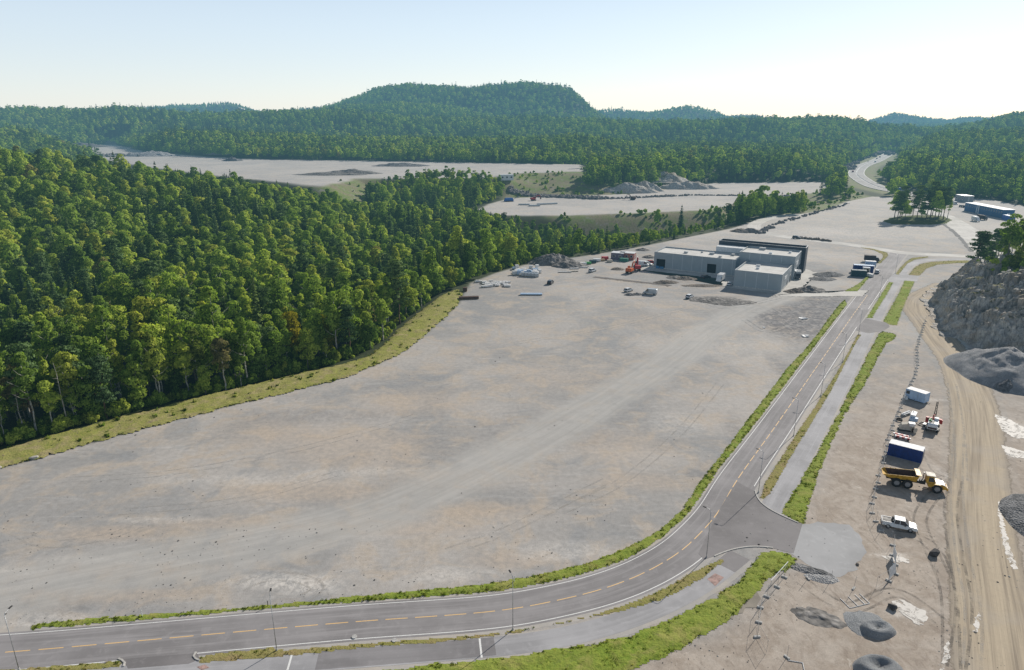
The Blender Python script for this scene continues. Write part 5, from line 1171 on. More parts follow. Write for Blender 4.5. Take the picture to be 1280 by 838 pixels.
# ------------------------------------------------------------------ paints
C_WHITE = simple('white_paint', (0.74, 0.75, 0.76), 0.35, var=.10, coat=.3); C_DARKG = simple('dark_car_paint', (0.03, 0.033, 0.04), 0.3, var=.2, coat=.4); C_GREYP = simple('silver_grey_paint', (0.42, 0.45, 0.48), 0.35, .3, var=.12, coat=.3)
C_GLASS = simple('tinted_glass', (0.025, 0.035, 0.05), 0.08, 0, var=.2, spec=.8); C_TYRE = simple('rubber', (0.025, 0.025, 0.026), 0.85, var=.3); C_RIM = simple('wheel_metal', (0.30, 0.30, 0.31), 0.5, .4)
C_YELL = simple('machine_yellow', (0.62, 0.36, 0.045), 0.5, var=.25); C_ORNG = simple('machine_orange', (0.62, 0.14, 0.035), 0.5, var=.25); C_REDP = simple('machine_red', (0.42, 0.03, 0.03), 0.5, var=.25)
C_BLUE = simple('container_blue', (0.012, 0.045, 0.21), 0.5, var=.25); C_BLUET = simple('office_blue', (0.03, 0.12, 0.26), 0.6, var=.2); C_DGREEN = simple('container_dark_green', (0.02, 0.07, 0.09), 0.55, var=.3); C_LBLUE = simple('pale_blue_panel', (0.42, 0.55, 0.72), 0.5, var=.12)
C_ROOFW = simple('white_roof_sheet', (0.68, 0.69, 0.70), 0.6, var=.14); C_BLACK = simple('black_steel', (0.03, 0.03, 0.032), 0.6, var=.3); C_STEEL = simple('galvanised_steel', (0.42, 0.43, 0.44), 0.45, .7, var=.2)
C_CONC = simple('block_concrete', (0.50, 0.49, 0.47), 0.9, var=.25); C_BROWN = simple('rusty_brown_steel', (0.10, 0.06, 0.045), 0.85, var=.4); C_WOOD = simple('pallet_wood', (0.42, 0.31, 0.19), 0.9, var=.3)
C_WRAP = simple('white_plastic_wrap', (0.78, 0.77, 0.76), 0.4, var=.14); C_GREEN = simple('site_green', (0.06, 0.35, 0.10), 0.55, var=.2); C_LAMP = simple('lamp_glass', (0.75, 0.75, 0.7), 0.2); C_BEIGE = simple('beige_paint', (0.55, 0.50, 0.42), 0.6, var=.2)

def wheels(root, xs, yw, r, w, mat=None, rim=True):
    for x in xs:
        for sy in (-1, 1):
            y = yw * sy
            mb = MB(); n = 20; prof = [(r * .62, w / 2), (r * .9, w / 2), (r, w * .36), (r, -w * .36), (r * .9, -w / 2), (r * .62, -w / 2)]; vs = []; fs = []
            for j in range(n):
                a = 2 * math.pi * j / n
                for pr, py_ in prof: vs.append((pr * math.cos(a), py_, pr * math.sin(a)))
            m = len(prof)
            for j in range(n):
                for k in range(m): fs.append((j * m + k, j * m + (k + 1) % m, ((j + 1) % n) * m + (k + 1) % m, ((j + 1) % n) * m + k))
            mb.add(vs, fs); o = mb.build('wheel', mat or C_TYRE, root, smooth=True); o.location = (x, y, r)
            h = MB().tube((0, -w * .34, 0), (0, w * .40, 0), r * .63, r * .55, 14) if sy > 0 else MB().tube((0, w * .34, 0), (0, -w * .40, 0), r * .63, r * .55, 14)
            h.build('rim', C_RIM, o)
def car(kind, label, loc, rz, paint, group=None, name=None):
    """kind: hatch, pickup, van, suv; x is forward"""
    K = {'hatch': dict(L=4.3, W=1.78, H=1.48, body=[(-2.1, .35), (-2.15, .75), (-2.05, .95), (-.2, .98), (1.0, .95), (1.9, .78), (2.12, .6), (2.12, .3)], cab=[(-2.0, .93), (-1.75, 1.38), (-1.5, 1.46), (.1, 1.48), (.35, 1.42), (1.15, .93)], wx=(-1.3, 1.35), wr=.32),
         'suv': dict(L=4.6, W=1.85, H=1.65, body=[(-2.25, .4), (-2.3, .85), (-2.2, 1.05), (1.1, 1.05), (2.1, .95), (2.28, .7), (2.28, .35)], cab=[(-2.15, 1.03), (-1.95, 1.55), (-1.7, 1.66), (.2, 1.67), (.45, 1.6), (1.2, 1.03)], wx=(-1.4, 1.42), wr=.36),
         'pickup': dict(L=5.3, W=1.87, H=1.8, body=[(-2.65, .55), (-2.68, 1.08), (-.95, 1.10), (1.25, 1.10), (2.35, 1.02), (2.62, .8), (2.65, .45), (-.9, .42)], cab=[(-.95, 1.08), (-.88, 1.62), (-.7, 1.78), (.55, 1.79), (.8, 1.72), (1.45, 1.08)], wx=(-1.62, 1.6), wr=.39),
         'van': dict(L=5.4, W=2.0, H=2.3, body=[(-2.7, .4), (-2.72, 1.2), (1.5, 1.2), (2.3, 1.05), (2.65, .85), (2.7, .4)], cab=[(-2.7, 1.18), (-2.66, 2.15), (-2.5, 2.28), (.9, 2.3), (1.2, 2.18), (1.95, 1.18)], wx=(-1.7, 1.7), wr=.35)}[kind]
    e = empty(name or {'pickup': 'pickup_truck', 'van': 'delivery_van'}.get(kind, 'parked_car'), loc, rz, label, {'pickup': 'pickup', 'van': 'van'}.get(kind, 'car'), group)
    W = K['W'] / 2; MB().prism(K['body'], -W, W).build('body', paint, e, bevel=.06)
    cab = K['cab']
    if kind == 'van':
        MB().prism([(-2.7, 1.18), (-2.66, 2.15), (-2.5, 2.28), (.55, 2.3), (.55, 1.18)], -W + .02, W - .02, .06).build('cargo_box', paint, e, bevel=.05)
        MB().prism([(.57, 1.2), (.57, 2.2), (1.15, 2.1), (1.9, 1.2)], -W + .05, W - .05, .12).build('windows', C_GLASS, e); MB().prism([(.56, 2.2), (.56, 2.3), (.95, 2.28), (1.2, 2.15), (1.14, 2.1)], -W + .12, W - .12).build('roof', paint, e)
    else:
        MB().prism(cab, -W + .08, W - .08, .16).build('windows', C_GLASS, e)
        x0, x1 = cab[1][0], cab[-2][0]; zt_ = max(p[1] for p in cab); mb = MB().box(((x0 + x1) / 2 + .02, 0, zt_ - .005), (x1 - x0 - .12, K['W'] - .44, .07))
        for x, z0, xx in ((cab[0][0] + .05, cab[0][1], cab[1][0] + .12), (cab[-1][0] - .06, cab[-1][1], cab[-2][0] - .12), (-.15 if kind != 'pickup' else .0, cab[0][1], -.12 if kind != 'pickup' else .02)):
            for sy in (-1, 1): mb.tube((x, sy * (W - .07), z0), (xx, sy * (W - .21), zt_ - .02), .05, .05, 5)
        mb.build('roof', paint, e, bevel=0)
    if kind == 'pickup':
        MB().box((-1.8, 0, 1.14), (1.56, 1.68, .08)).build('cargo_bed', C_BLACK, e)
        m = MB()
        for sy in (-1, 1): m.box((-1.8, sy * .88, 1.17), (1.66, .1, .13))
        m.box((-2.62, 0, 1.17), (.08, 1.8, .13)); m.tube((-1.02, -.7, 1.1), (-1.02, -.7, 1.6), .04); m.tube((-1.02, .7, 1.1), (-1.02, .7, 1.6), .04); m.build('bed_rail', paint, e)
        MB().prism([(-1.08, 1.1), (-1.08, 1.52), (-.98, 1.6), (-.92, 1.1)], -.8, .8).build('headboard', C_BLACK, e)
    L = max(p[0] for p in K['body'])
    for sy in (-1, 1):
        MB().box((L - .05, sy * (W - .28), .72), (.12, .38, .16)).build('headlight', C_LAMP, e); MB().box((-L + .02, sy * (W - .14), .85), (.08, .16, .26)).build('tail_light', C_REDP, e)
    MB().box((L + .0, 0, .42), (.12, K['W'] - .2, .2)).box((-L - .0, 0, .45), (.12, K['W'] - .2, .2)).build('bumper', C_BLACK, e, bevel=.02)
    m = MB()
    for sy in (-1, 1): m.box((.75 if kind != 'van' else 1.35, sy * (W + .1), 1.1 if kind != 'van' else 1.4), (.12, .2, .16))
    m.build('mirrors', C_BLACK, e); wheels(e, K['wx'], W - .1, K['wr'], .24)
    return e
def facing(p0, p1): return math.atan2(p1[1] - p0[1], p1[0] - p0[0])
def rzpx(a, b, z=0): return facing(at(*a, z), at(*b, z))

# ------------------------------------------------------------------ the yard by the haul road
car('pickup', 'white pickup truck with open dark bed parked in the yard below the yellow dump truck', at(1123, 660), rzpx((1104, 655), (1142, 663)), C_WHITE)
def dump_truck(loc, rz):
    e = empty('dump_truck', loc, rz, 'yellow articulated dump truck with a brown-lined skip, beside the haul road', 'dump truck')
    # hauler, x forward
    MB().prism([(1.5, .95), (1.5, 1.55), (2.6, 1.75), (4.1, 1.55), (4.55, 1.3), (4.6, .85), (4.0, .75)], -1.1, 1.1).build('bonnet', C_YELL, e, bevel=.08)
    MB().prism([(2.75, 1.74), (4.15, 1.58), (4.42, 1.4), (4.3, 1.45), (2.75, 1.80)], -.9, .9).box((3.5, 0, 1.72), (1.4, 1.7, .05), ry=.12).build('engine_cover', C_WHITE, e)
    MB().box((4.66, 0, .95), (.2, 2.3, .5)).build('bumper', C_YELL, e, bevel=.05)
    cab = MB().prism([(1.2, 1.5), (1.25, 2.95), (2.35, 2.95), (2.75, 1.75), (2.75, 1.5)], -.85, .85, .08).build('cab', C_YELL, e, bevel=.04)
    MB().box((1.85, 0, 3.0), (1.5, 1.7, .12)).build('roof', C_BEIGE, cab, bevel=.04)
    w = MB().prism([(1.55, 1.9), (1.55, 2.75), (2.25, 2.75), (2.55, 1.9)], -.868, .868, .05); w.prism([(2.44, 1.95), (2.30, 2.8), (2.38, 2.8), (2.74, 1.95)], -.65, .65); w.build('window', C_GLASS, cab)
    for sy in (-1, 1): MB().prism([(2.1, 1.3), (2.3, 1.75), (3.5, 1.75), (3.75, 1.25), (3.6, 1.25), (3.4, 1.62), (2.4, 1.62), (2.25, 1.3)], sy * 1.05 - .3, sy * 1.05 + .3).build('mudguard', C_YELL, e)
    MB().box((.75, 0, 1.3), (.9, .8, .7)).box((-2.4, 0, 1.2), (5.6, .7, .4)).box((.2, 0, 1.2), (1.2, .5, .5)).build('chassis', C_BLACK, e)
    MB().tube((.95, .75, 1.4), (.95, .75, 2.9), .09).build('exhaust', C_STEEL, e)
    # skip: open tapered tub with thick walls
    top = [(-5.6, 2.35), (-.1, 2.75)]; m = MB(); t = .09
    for sy in (-1, 1):
        m.add([(-5.0, sy * .95, 1.55), (-.5, sy * .95, 1.45), (-.25, sy * 1.42, 2.7), (-5.5, sy * 1.42, 2.35), (-5.0, sy * (.95 - t), 1.6), (-.5, sy * (.95 - t), 1.5), (-.25, sy * (1.42 - t), 2.7), (-5.5, sy * (1.42 - t), 2.35)],
              [(0, 1, 2, 3), (4, 7, 6, 5), (3, 2, 6, 7), (0, 3, 7, 4), (1, 5, 6, 2)])
    m.add([(-.5, -.95, 1.45), (-.5, .95, 1.45), (-.25, 1.42, 2.95), (-.25, -1.42, 2.95), (-.4, -.95, 1.45), (-.4, .95, 1.45), (-.13, 1.42, 2.95), (-.13, -1.42, 2.95)], [(0, 3, 2, 1), (4, 5, 6, 7), (3, 7, 6, 2), (0, 4, 7, 3), (1, 2, 6, 5)])
    m.add([(-5.0, -.95, 1.55), (-.5, -.95, 1.45), (-.5, .95, 1.45), (-5.0, .95, 1.55), (-6.0, -1.2, 2.1), (-6.0, 1.2, 2.1), (-5.5, -1.42, 2.35), (-5.5, 1.42, 2.35)], [(0, 3, 2, 1), (0, 4, 5, 3), (0, 6, 4), (3, 5, 7)])
    for x in (-4.5, -3.6, -2.7, -1.8, -.9):
        for sy in (-1, 1): m.tube((x, sy * 1.0, 1.6), (x, sy * 1.44, 2.5), .07, .07, 4)
    m.build('skip', C_YELL, e)
    MB().box((-.2, 0, 3.0), (.9, 2.8, .1), ry=.1).build('skip_canopy', C_YELL, e, bevel=.03)
    b = MB(); b.add([(-4.95, -.82, 1.68), (-.58, -.82, 1.6), (-.32, -1.29, 2.66), (-5.45, -1.29, 2.33), (-4.95, .82, 1.68), (-.58, .82, 1.6), (-.32, 1.29, 2.66), (-5.45, 1.29, 2.33)], [(0, 1, 2, 3), (4, 7, 6, 5), (0, 4, 5, 1), (1, 5, 6, 2)])
    b.build('skip_lining', C_BROWN, e)
    wheels(e, (3.0,), 1.12, .86, .62); wheels(e, (-1.75, -3.55), 1.12, .86, .62)
    for sy in (-1, 1): MB().box((4.62, sy * .8, 1.18), (.1, .35, .2)).build('headlight', C_LAMP, e)
    MB().box((1.9, 1.3, .95), (.8, .3, .12)).box((1.9, 1.3, .6), (.8, .3, .08)).build('steps', C_BLACK, e)
dump_truck(at(1145.5, 609), rzpx((1112, 603), (1174, 613)))
def container(label, loc, rz, L, W, H, mat, top=None, name='container', cat='container', ribs=True, door=True, group=None):
    e = empty(name, loc, rz, label, cat, group); body = MB()
    if ribs:
        prof = []; n = int(L / .28); d = .045
        for sy in (-1, 1):
            for i in range(n):
                x0 = -L / 2 + .1 + i * (L - .2) / n; w = (L - .2) / n
                body.box((x0 + w / 2, sy * (W / 2 - .02), H / 2), (w * .55, .07, H - .3))
    body.box((0, 0, H / 2 + .02), (L - .08, W - .08, H - .1)); body.build('wall', mat, e)
    f = MB()
    for sx in (-1, 1):
        for sy in (-1, 1): f.box((sx * (L / 2 - .07), sy * (W / 2 - .07), H / 2), (.16, .16, H))
    for z in (.08, H - .07):
        for sy in (-1, 1): f.box((0, sy * (W / 2 - .05), z), (L - .3, .12, .14))
        for sx in (-1, 1): f.box((sx * (L / 2 - .05), 0, z), (.12, W - .3, .14))
    f.build('frame', mat, e)
    r = MB().box((0, 0, H + .02), (L - .02, W - .02, .08)); r.build('roof', top or mat, e)
    if door:
        d = MB().box((L / 2 + .0, -W / 4, H / 2), (.08, W / 2 - .12, H - .35)).box((L / 2 + .0, W / 4, H / 2), (.08, W / 2 - .12, H - .35)); d.build('door', mat, e)
        b = MB(); [b.tube((L / 2 + .07, y, .2), (L / 2 + .07, y, H - .2), .025, .025, 5) for y in (-W * .36, -W * .14, W * .14, W * .36)]; b.build('locking_bars', C_STEEL, e)
    return e
pA = at(1133, 573); container('deep blue ribbed shipping container with a white roof, above the dump truck', (pA.x, pA.y + .6, 0), rzpx((1112, 567), (1147, 576)), 6.06, 2.44, 2.6, C_BLUE, C_ROOFW)
pB = at(1147, 501.5); e = container('white site cabin with a small dark window, at the upper end of the yard', (pB.x, pB.y + .5, .25), rzpx((1135, 498), (1157, 505)), 4.6, 2.2, 2.3, C_LBLUE, C_ROOFW, name='site_cabin', cat='cabin', ribs=False, door=False)
MB().box((-1.75, -1.09, 1.5), (.8, .07, .75)).build('window', C_GLASS, e); MB().box((.6, -1.09, 1.1), (.02, .06, 2.0)).box((1.2, -1.09, 1.1), (.02, .06, 2.0)).build('panel_seams', C_STEEL, e)
MB().box((0, 0, -.12), (3.6, 1.6, .22)).tube((2.3, 0, -.02), (3.2, 0, -.02), .05).build('chassis', C_BLACK, e); wheels(e, (0,), 1.0, .25, .2)
for o in KIDS[e.name]:
    if o.name.startswith('wheel'): o.location.z = 0
def rig(loc, rz):
    e = empty('drilling_rig', loc, rz, 'white tracked drilling rig with a red cross beam and raised black mast', 'drilling rig')
    for sy in (-1, 1):
        MB().prism([(-1.6, .1), (-1.85, .4), (-1.6, .75), (1.6, .75), (1.85, .4), (1.6, .1)], sy * 1.05 - .22, sy * 1.05 + .22).build('track', C_BLACK, e, bevel=.04)
    MB().prism([(-2.2, .8), (-2.3, 1.8), (-1.9, 2.1), (.3, 2.1), (.6, 1.7), (.6, .8)], -1.0, 1.0, .05).build('engine_housing', C_WHITE, e, bevel=.05)
    MB().box((-.95, .25, 2.13), (1.2, .95, .06)).build('roof_grille', C_BLACK, e); MB().box((-2.32, 0, 1.15), (.06, 1.7, .35)).build('rear_bumper', C_BROWN, e)
    MB().prism([(.35, 1.2), (.35, 2.6), (1.2, 2.6), (1.5, 1.9), (1.5, 1.2)], -.95, -.05, .05).build('cab', C_WHITE, e, bevel=.03); MB().prism([(.6, 1.75), (.6, 2.5), (1.15, 2.5), (1.42, 1.9), (1.42, 1.75)], -.98, -.02, .05).build('window', C_GLASS, e)
    MB().box((-.2, .62, 2.25), (1.0, .5, .25)).box((.2, .5, 2.4), (.3, .3, .15)).build('hose_reel', C_GREEN, e)
    MB().box((2.15, 0, 1.55), (.7, 3.0, .75)).box((2.15, 1.3, 1.25), (.5, .6, 1.2)).box((2.15, -1.4, 1.3), (.5, .5, .9)).build('cross_beam', C_REDP, e, bevel=.04)
    m = MB()
    for y in (-.22, .22): m.tube((2.3, y, .8), (2.9, y * .5, 5.6), .09, .07, 6)
    for i in range(7): z = 1.4 + .62 * i; m.tube((2.37 + .125 * (z - 1.4), -.2, z), (2.42 + .125 * (z - 1.4), .2, z + .3), .05, .05, 4)
    m.build('mast', C_BLACK, e); MB().path([(.9, .3, 1.6), (1.8, .2, 2.7), (2.6, 0, 2.6)], [.12, .12, .09]).build('boom', C_REDP, e)
    m = MB(); [m.path([(-.3 + .3 * k, .9, 1.4), (.7, 1.1 + .1 * k, 2.2), (2.0, .7, 2.2)], [.035] * 3, 5) for k in range(3)]; m.build('hoses', C_BLACK, e)
rig(at(1165, 537), rzpx((1162, 545), (1168, 520)))
def misc(name, label, cat, loc, rz, parts, group=None):
    e = empty(name, loc, rz, label, cat, group)
    for pn, mb, mat in parts: mb.build(pn, mat, e, bevel=0)
    return e
r0 = rzpx((1112, 567), (1147, 576))
misc('generator', 'white boxy generator on a skid between cabin and drilling rig', 'generator', at(1141, 525), r0 + 1.57, [('housing', MB().box((0, 0, 1.0), (2.6, 1.05, 1.3)), C_WHITE), ('hood', MB().box((-1.4, -.3, .75), (.9, 1.6, .8)), C_LBLUE), ('skid', MB().box((0, 0, .18), (3.2, 1.3, .25)), C_BLACK), ('exhaust', MB().tube((.6, .2, 1.6), (.6, .2, 2.0), .07), C_STEEL)])
misc('pump_unit', 'beige pump machine with pipes in the middle of the stored equipment', 'pump', at(1132, 538), r0 + .3, [('body', MB().prism([(-1.3, .3), (-1.0, 1.5), (.2, 1.8), (1.2, 1.0), (1.2, .3)], -.6, .6), C_BEIGE), ('pipe', MB().path([(-1.4, .8, .5), (-.6, 1.1, 1.2), (.6, .9, 1.5), (1.6, .4, .6)], [.11] * 4), C_STEEL), ('hopper', MB().box((.9, -.3, 1.7), (.9, .9, .7), taper=(1.4, 1.4)), C_WHITE), ('skid', MB().box((0, 0, .15), (3.0, 1.5, .2)), C_BLACK)])
misc('cable_drum', 'brown cable drum standing on its edge beside the pump machine', 'cable drum', at(1142, 541), .4, [('drum', MB().tube((0, -.3, .62), (0, .3, .62), .4, .4, 18), C_BROWN), ('flange', MB().tube((0, -.36, .62), (0, -.29, .62), .62, .62, 22), C_BEIGE), ('flange', MB().tube((0, .29, .62), (0, .36, .62), .62, .62, 22), C_BEIGE)])
misc('coil', 'dark coiled hose lying by the fence beside the pump machine', 'hose coil', at(1124, 526), 0, [('hose', MB().path([(.62 * math.cos(a), .62 * math.sin(a), .1 + .02 * a) for a in np.arange(0, 19, .5)], [.07] * 38, 5), C_BLACK)])
misc('pipe_rack', 'white pipes bundled on a low rack near the generator', 'pipes', at(1132, 519), r0 + 1.2, [('pipes', MB().tube((-1.5, -.3, .5), (1.5, -.3, .5), .13).tube((-1.5, 0, .5), (1.5, .1, .5), .13).tube((-1.3, .3, .5), (1.6, .35, .5), .13).tube((-1.4, -.1, .74), (1.4, 0, .74), .13), C_WHITE), ('rack', MB().box((-1, 0, .2), (.12, 1.1, .35)).box((1, 0, .2), (.12, 1.1, .35)), C_STEEL)])
for k in range(2): misc('traffic_barrier', ['red and white striped barrier lying behind the blue container, upper one', 'red and white striped barrier lying behind the blue container, lower one'][k], 'barrier', at(1126 + k * 2, 546.5 + k * 3), r0, [('board', MB().box((0, 0, .5), (3.0, .5, .3)), C_WHITE), ('stripe', MB().box((-.9, 0, .5), (.6, .51, .32)).box((.1, 0, .5), (.6, .51, .32)).box((1.1, 0, .5), (.5, .51, .32)), C_REDP), ('foot', MB().box((-1.1, 0, .17), (.3, .6, .34)), C_BLACK), ('foot', MB().box((1.1, 0, .17), (.3, .6, .34)), C_BLACK)])
misc('storage_rack', 'open steel frame rack lying left of the drilling rig', 'rack', at(1154, 531), r0 + 1.4, [('frame', MB().box((0, .8, .1), (2.2, .1, .14)).box((0, -.8, .1), (2.2, .1, .14)).box((-1.1, 0, .1), (.1, 1.7, .14)).box((1.1, 0, .1), (.1, 1.7, .14)).box((0, 0, .1), (.1, 1.5, .12)), C_BLACK), ('panel', MB().box((.2, -.3, .22), (1.0, .7, .06)), C_STEEL)])
misc('white_sack', 'small white sack leaning at the left end of the white cabin', 'sack', at(1131.5, 499), 0, [('bag', MB().box((0, 0, .4), (.9, .8, .8), taper=(.75, .75)), C_WRAP), ('tie', MB().tube((0, 0, .8), (0, 0, 1.0), .12, .2), C_WRAP)])

# ------------------------------------------------------------------ site fence: panels on concrete feet
fl = smooth_line([at(*p) for p in [(1157, 402), (1153, 413), (1148, 430), (1145, 441), (1147, 455), (1143, 472), (1135, 488), (1128, 505), (1120, 524), (1113, 545), (1107.5, 565), (1102, 588), (1097.6, 602.6), (1093, 618), (1090, 632), (1092.6, 647), (1097.6, 658), (1105, 670), (1116, 682)]], .25)
fl2 = smooth_line([at(*p) for p in [(1116, 682), (1116, 695), (1120.5, 715), (1110, 727), (1094, 736)]], .25)
fl3 = smooth_line([at(*p) for p in [(983, 723), (971, 735), (959.6, 746), (952, 760), (950, 775), (945, 792), (952, 811), (965, 822)]], .25)
def fence_panel(a, b, label, group, lean=0.0, cover=False, up=True):
    a, b = Vector((*a, 0)), Vector((*b, 0)); L = (b - a).length; e = empty('mesh_fence', a, facing(a, b), label, 'fence', group)
    H = 2.0; M = Matrix.Rotation(lean, 4, 'X'); f = MB()
    def T(p): return tuple(M @ Vector(p))
    for x in (.04, L - .04): f.tube(T((x, 0, .1)), T((x, 0, H + .1)), .018, .018, 5)
    for z in (.25, H): f.tube(T((.04, 0, z)), T((L - .04, 0, z)), .016, .016, 5)
    f.build('frame', C_STEEL, e); w = MB()
    if cover: w.box((L / 2, 0, H / 2 + .12), (L - .15, .03, H - .35), M=M); w.build('cover', C_ROOFW, e)
    else:
        for i in range(int(L / .4)): x = .2 + i * .4; w.tube(T((x, .01, .25)), T((x, .01, H)), .0035, .0035, 3, False)
        for z in (.8, 1.4): w.tube(T((.04, -.01, z)), T((L - .04, -.01, z)), .0035, .0035, 3, False)
        w.build('wire_mesh', C_STEEL, e)
    MB().box((0, 0, .1), (.32, .85, .2)).build('foot', C_CONC, e, bevel=.02)
    return e
def fence_line(L, step, label, group, **k):
    n = int(step / .25); idx = list(range(0, len(L) - 1, n)); r = random.Random(len(L)); pts = [tuple(L[i] + np.array([r.gauss(0, .12), r.gauss(0, .12)])) for i in idx]
    for a, b in zip(pts[:-1], pts[1:]): fence_panel(a, b, label, group, lean=r.gauss(0, .03), **k)
fence_line(fl, 3.0, 'mesh fence panel on a concrete foot in the long line left of the dump truck', 'mesh panels of the long yard fence')
fence_line(fl3, 3.0, 'wire mesh fence panel on a concrete foot beside the bottom verge', 'mesh panels of the short fence by the verge')
q = [tuple(fl2[i]) for i in (0, 12, 22, 32, 42, len(fl2) - 1) if i < len(fl2)]
for k, (a, b) in enumerate(zip(q[:-1], q[1:])): fence_panel(a, b, 'fence panel below the pickup %s' % ['first after the long line', 'clad with pale sheet, upper one', 'clad with pale sheet, middle one', 'clad with pale sheet, lowest one', 'open mesh, last before the gap'][k], None, cover=k in (1, 3), lean=[0, .05, -.1, .12, 0][k])
def foot(px, py, label, pole=True):
    e = empty('fence_stand', at(px, py), px * .7, label, 'fence foot'); MB().box((0, 0, .08), (.3, .8, .16)).build('block', C_CONC, e, bevel=.02)
    if pole: MB().tube((0, 0, .1), (.1, .1, 2.1), .025, .025, 5).build('pole', C_STEEL, e)
for px, py, lab in [(1067, 736, 'lone concrete fence foot with upright pole above the fallen fence frame'), (1038, 727, 'lone fence foot with pole at the lower tip of the grey gravel apron'), (1010, 723.5, 'lone fence foot with pole just right of the bottom verge'), (983.6, 822, 'lone fence foot at the bottom of the brown yard')]: foot(px, py, lab)
e = empty('fallen_fence', at(1068, 752), .3, 'empty white fence frame lying flat on the ground above the blue-grey mound', 'fence'); m = MB()
for x in (-1.7, -.3, .9, 1.7): m.tube((x, -1, .06), (x + .2, 1.1, .06), .04, .04, 5)
m.tube((-1.7, -1, .06), (1.7, -1, .06), .04); m.build('frame', C_WHITE, e)
e = empty('loose_poles', at(1000, 829), .3, 'white poles lying crossed at the bottom of the brown yard', 'poles'); MB().tube((-1.2, .8, .06), (.3, -.1, .06), .045).tube((.3, -.1, .08), (-.6, -1.6, .08), .045).build('pole', C_WHITE, e)
e = empty('wooden_railing', at(975, 722), 0, 'white wooden handrail leaning over the verge end of the short fence', 'rail'); a, b = at(963, 733), at(984, 710); o_ = at(975, 722)
MB().tube(tuple(a - o_ + Vector((0, 0, 1.0))), tuple(b - o_ + Vector((0, 0, 1.1))), .05).build('rail', C_WHITE, e); m = MB(); [m.tube(tuple(a.lerp(b, t) - o_), tuple(a.lerp(b, t) - o_ + Vector((0, 0, 1.0))), .035) for t in (.02, .5, .98)]; m.build('post', C_STEEL, e)

# ------------------------------------------------------------------ lamp posts
def lamp(x, y, rz, label, group='lamp posts along the road'):
    e = empty('street_lamp', (x, y, 0), rz, label, 'lamp post', group); MB().tube((0, 0, 0), (0, 0, 8.2), .06, .035, 8).build('pole', C_STEEL, e, smooth=True)
    MB().path([(0, 0, 8.15), (.15, 0, 8.4), (.8, 0, 8.5)], [.045, .04, .035]).build('arm', C_STEEL, e); MB().box((1.05, 0, 8.5), (.62, .26, .10), taper=(.9, .7)).build('lamp_head', C_BLACK, e, bevel=.02); MB().tube((0, 0, 0), (0, 0, .35), .14, .12, 8).build('base', C_CONC, e)
Ls = [(346, 813.5, 'slim grey lamp post on the verge at the lower left bend of the road'), (641, 787.5, 'slim grey lamp post on the verge at the bottom centre'), (883, 697, 'slim grey lamp post at the tip of the verge before the junction'), (24, 838, 'slim grey lamp post at the lower left corner'),
      (948, 616, 'lamp post at the upper side of the junction'), (992, 545, 'first lamp post past the junction on the narrow verge'), (1026, 495, 'second lamp post past the junction on the narrow verge'), (1053, 453, 'third lamp post past the junction on the narrow verge'), (1073, 419, 'lamp post at the tip of the narrow verge by the side entrance'), (1099, 372, 'lamp post beyond the side entrance on the narrow verge'), (1119, 342, 'lamp post nearest to the cross road')]
for px, py, lab in Ls:
    p = at(px, py); k = int(np.argmin(np.hypot(RC[:, 0] - p.x, RC[:, 1] - p.y))); c = RC[k]; lamp(p.x, p.y, facing((p.x, p.y), c), lab, None)
for px, py, lab in [(178, 771, 'small marker pole in the verge grass at the lower left'), (643, 728, 'small white marker in the verge grass at the centre of the road bend'), (335, 758, 'thin dark marker pole in the verge above the lamp post')]:
    e = empty('road_marker', at(px, py), 0, lab, 'post'); MB().tube((0, 0, 0), (0, 0, 1.0), .05).build('post', C_BLACK if 'dark' in lab else C_WHITE, e); MB().box((0, 0, .95), (.12, .05, .2)).build('reflector', C_LAMP, e)
for px, py, lab in [(443, 796.5, 'round drain lid in the verge at the lower centre'), (493, 801, 'second round drain lid in the verge, further right')]:
    o = MB().tube((0, 0, 0), (0, 0, .12), .35, .35, 18).build('storm_drain', C_CONC); o.location = at(px, py); tag(o, lab, 'drain lid')

# ------------------------------------------------------------------ the hall
s = NT('grey_cladding'); tc = s.n('ShaderNodeTexCoord').outputs['Object']; wv = s.n('ShaderNodeTexWave'); wv.bands_direction = 'X'; wv.inputs['Scale'].default_value = 1.05; s.l(tc, wv.inputs[0])
n = s.noise(.35, 4, .6, tc); c = s.mix(s.rng(n, .3, .7), (0.31, 0.355, 0.385), (0.34, 0.385, 0.415)); c = s.mix(s.math('MULTIPLY', s.rng(wv.outputs['Fac'], .9, 1.0), .25), c, (.2, .22, .24))
M_CLAD = s.out(s.bsdf(c, .5, .15, normal=s.bump(wv.outputs['Fac'], .3, .05)))
s = NT('roof_membrane'); tc = s.n('ShaderNodeTexCoord').outputs['Object']; br = s.n('ShaderNodeTexBrick'); s.l(tc, br.inputs[0]); br.inputs['Scale'].default_value = .5; br.inputs['Color1'].default_value = (.62, .61, .58, 1); br.inputs['Color2'].default_value = (.66, .65, .62, 1); br.inputs['Mortar'].default_value = (.50, .49, .48, 1); br.inputs['Mortar Size'].default_value = .012
c = s.mix(s.rng(s.noise(.2, 4, .6, tc), .4, .65), br.outputs[0], s.mix(1.0, br.outputs[0], (.84, .83, .82), 'MULTIPLY')); M_ROOF = s.out(s.bsdf(c, .85))
M_DCLAD = simple('dark_blue_cladding', (0.035, 0.05, 0.075), .5, var=.15, scale=.4); M_TRIM = simple('dark_parapet_trim', (0.10, 0.11, 0.12), .5); M_INT = simple('dark_interior', (0.02, 0.025, 0.03), .9)
BO = Vector((90.4, 272.0, 0)); BRZ = math.atan2(-.5075, .862)
hall = empty('industrial_hall', BO, BRZ, 'grey flat-roofed industrial hall of joined blocks on the gravel lot', 'building')
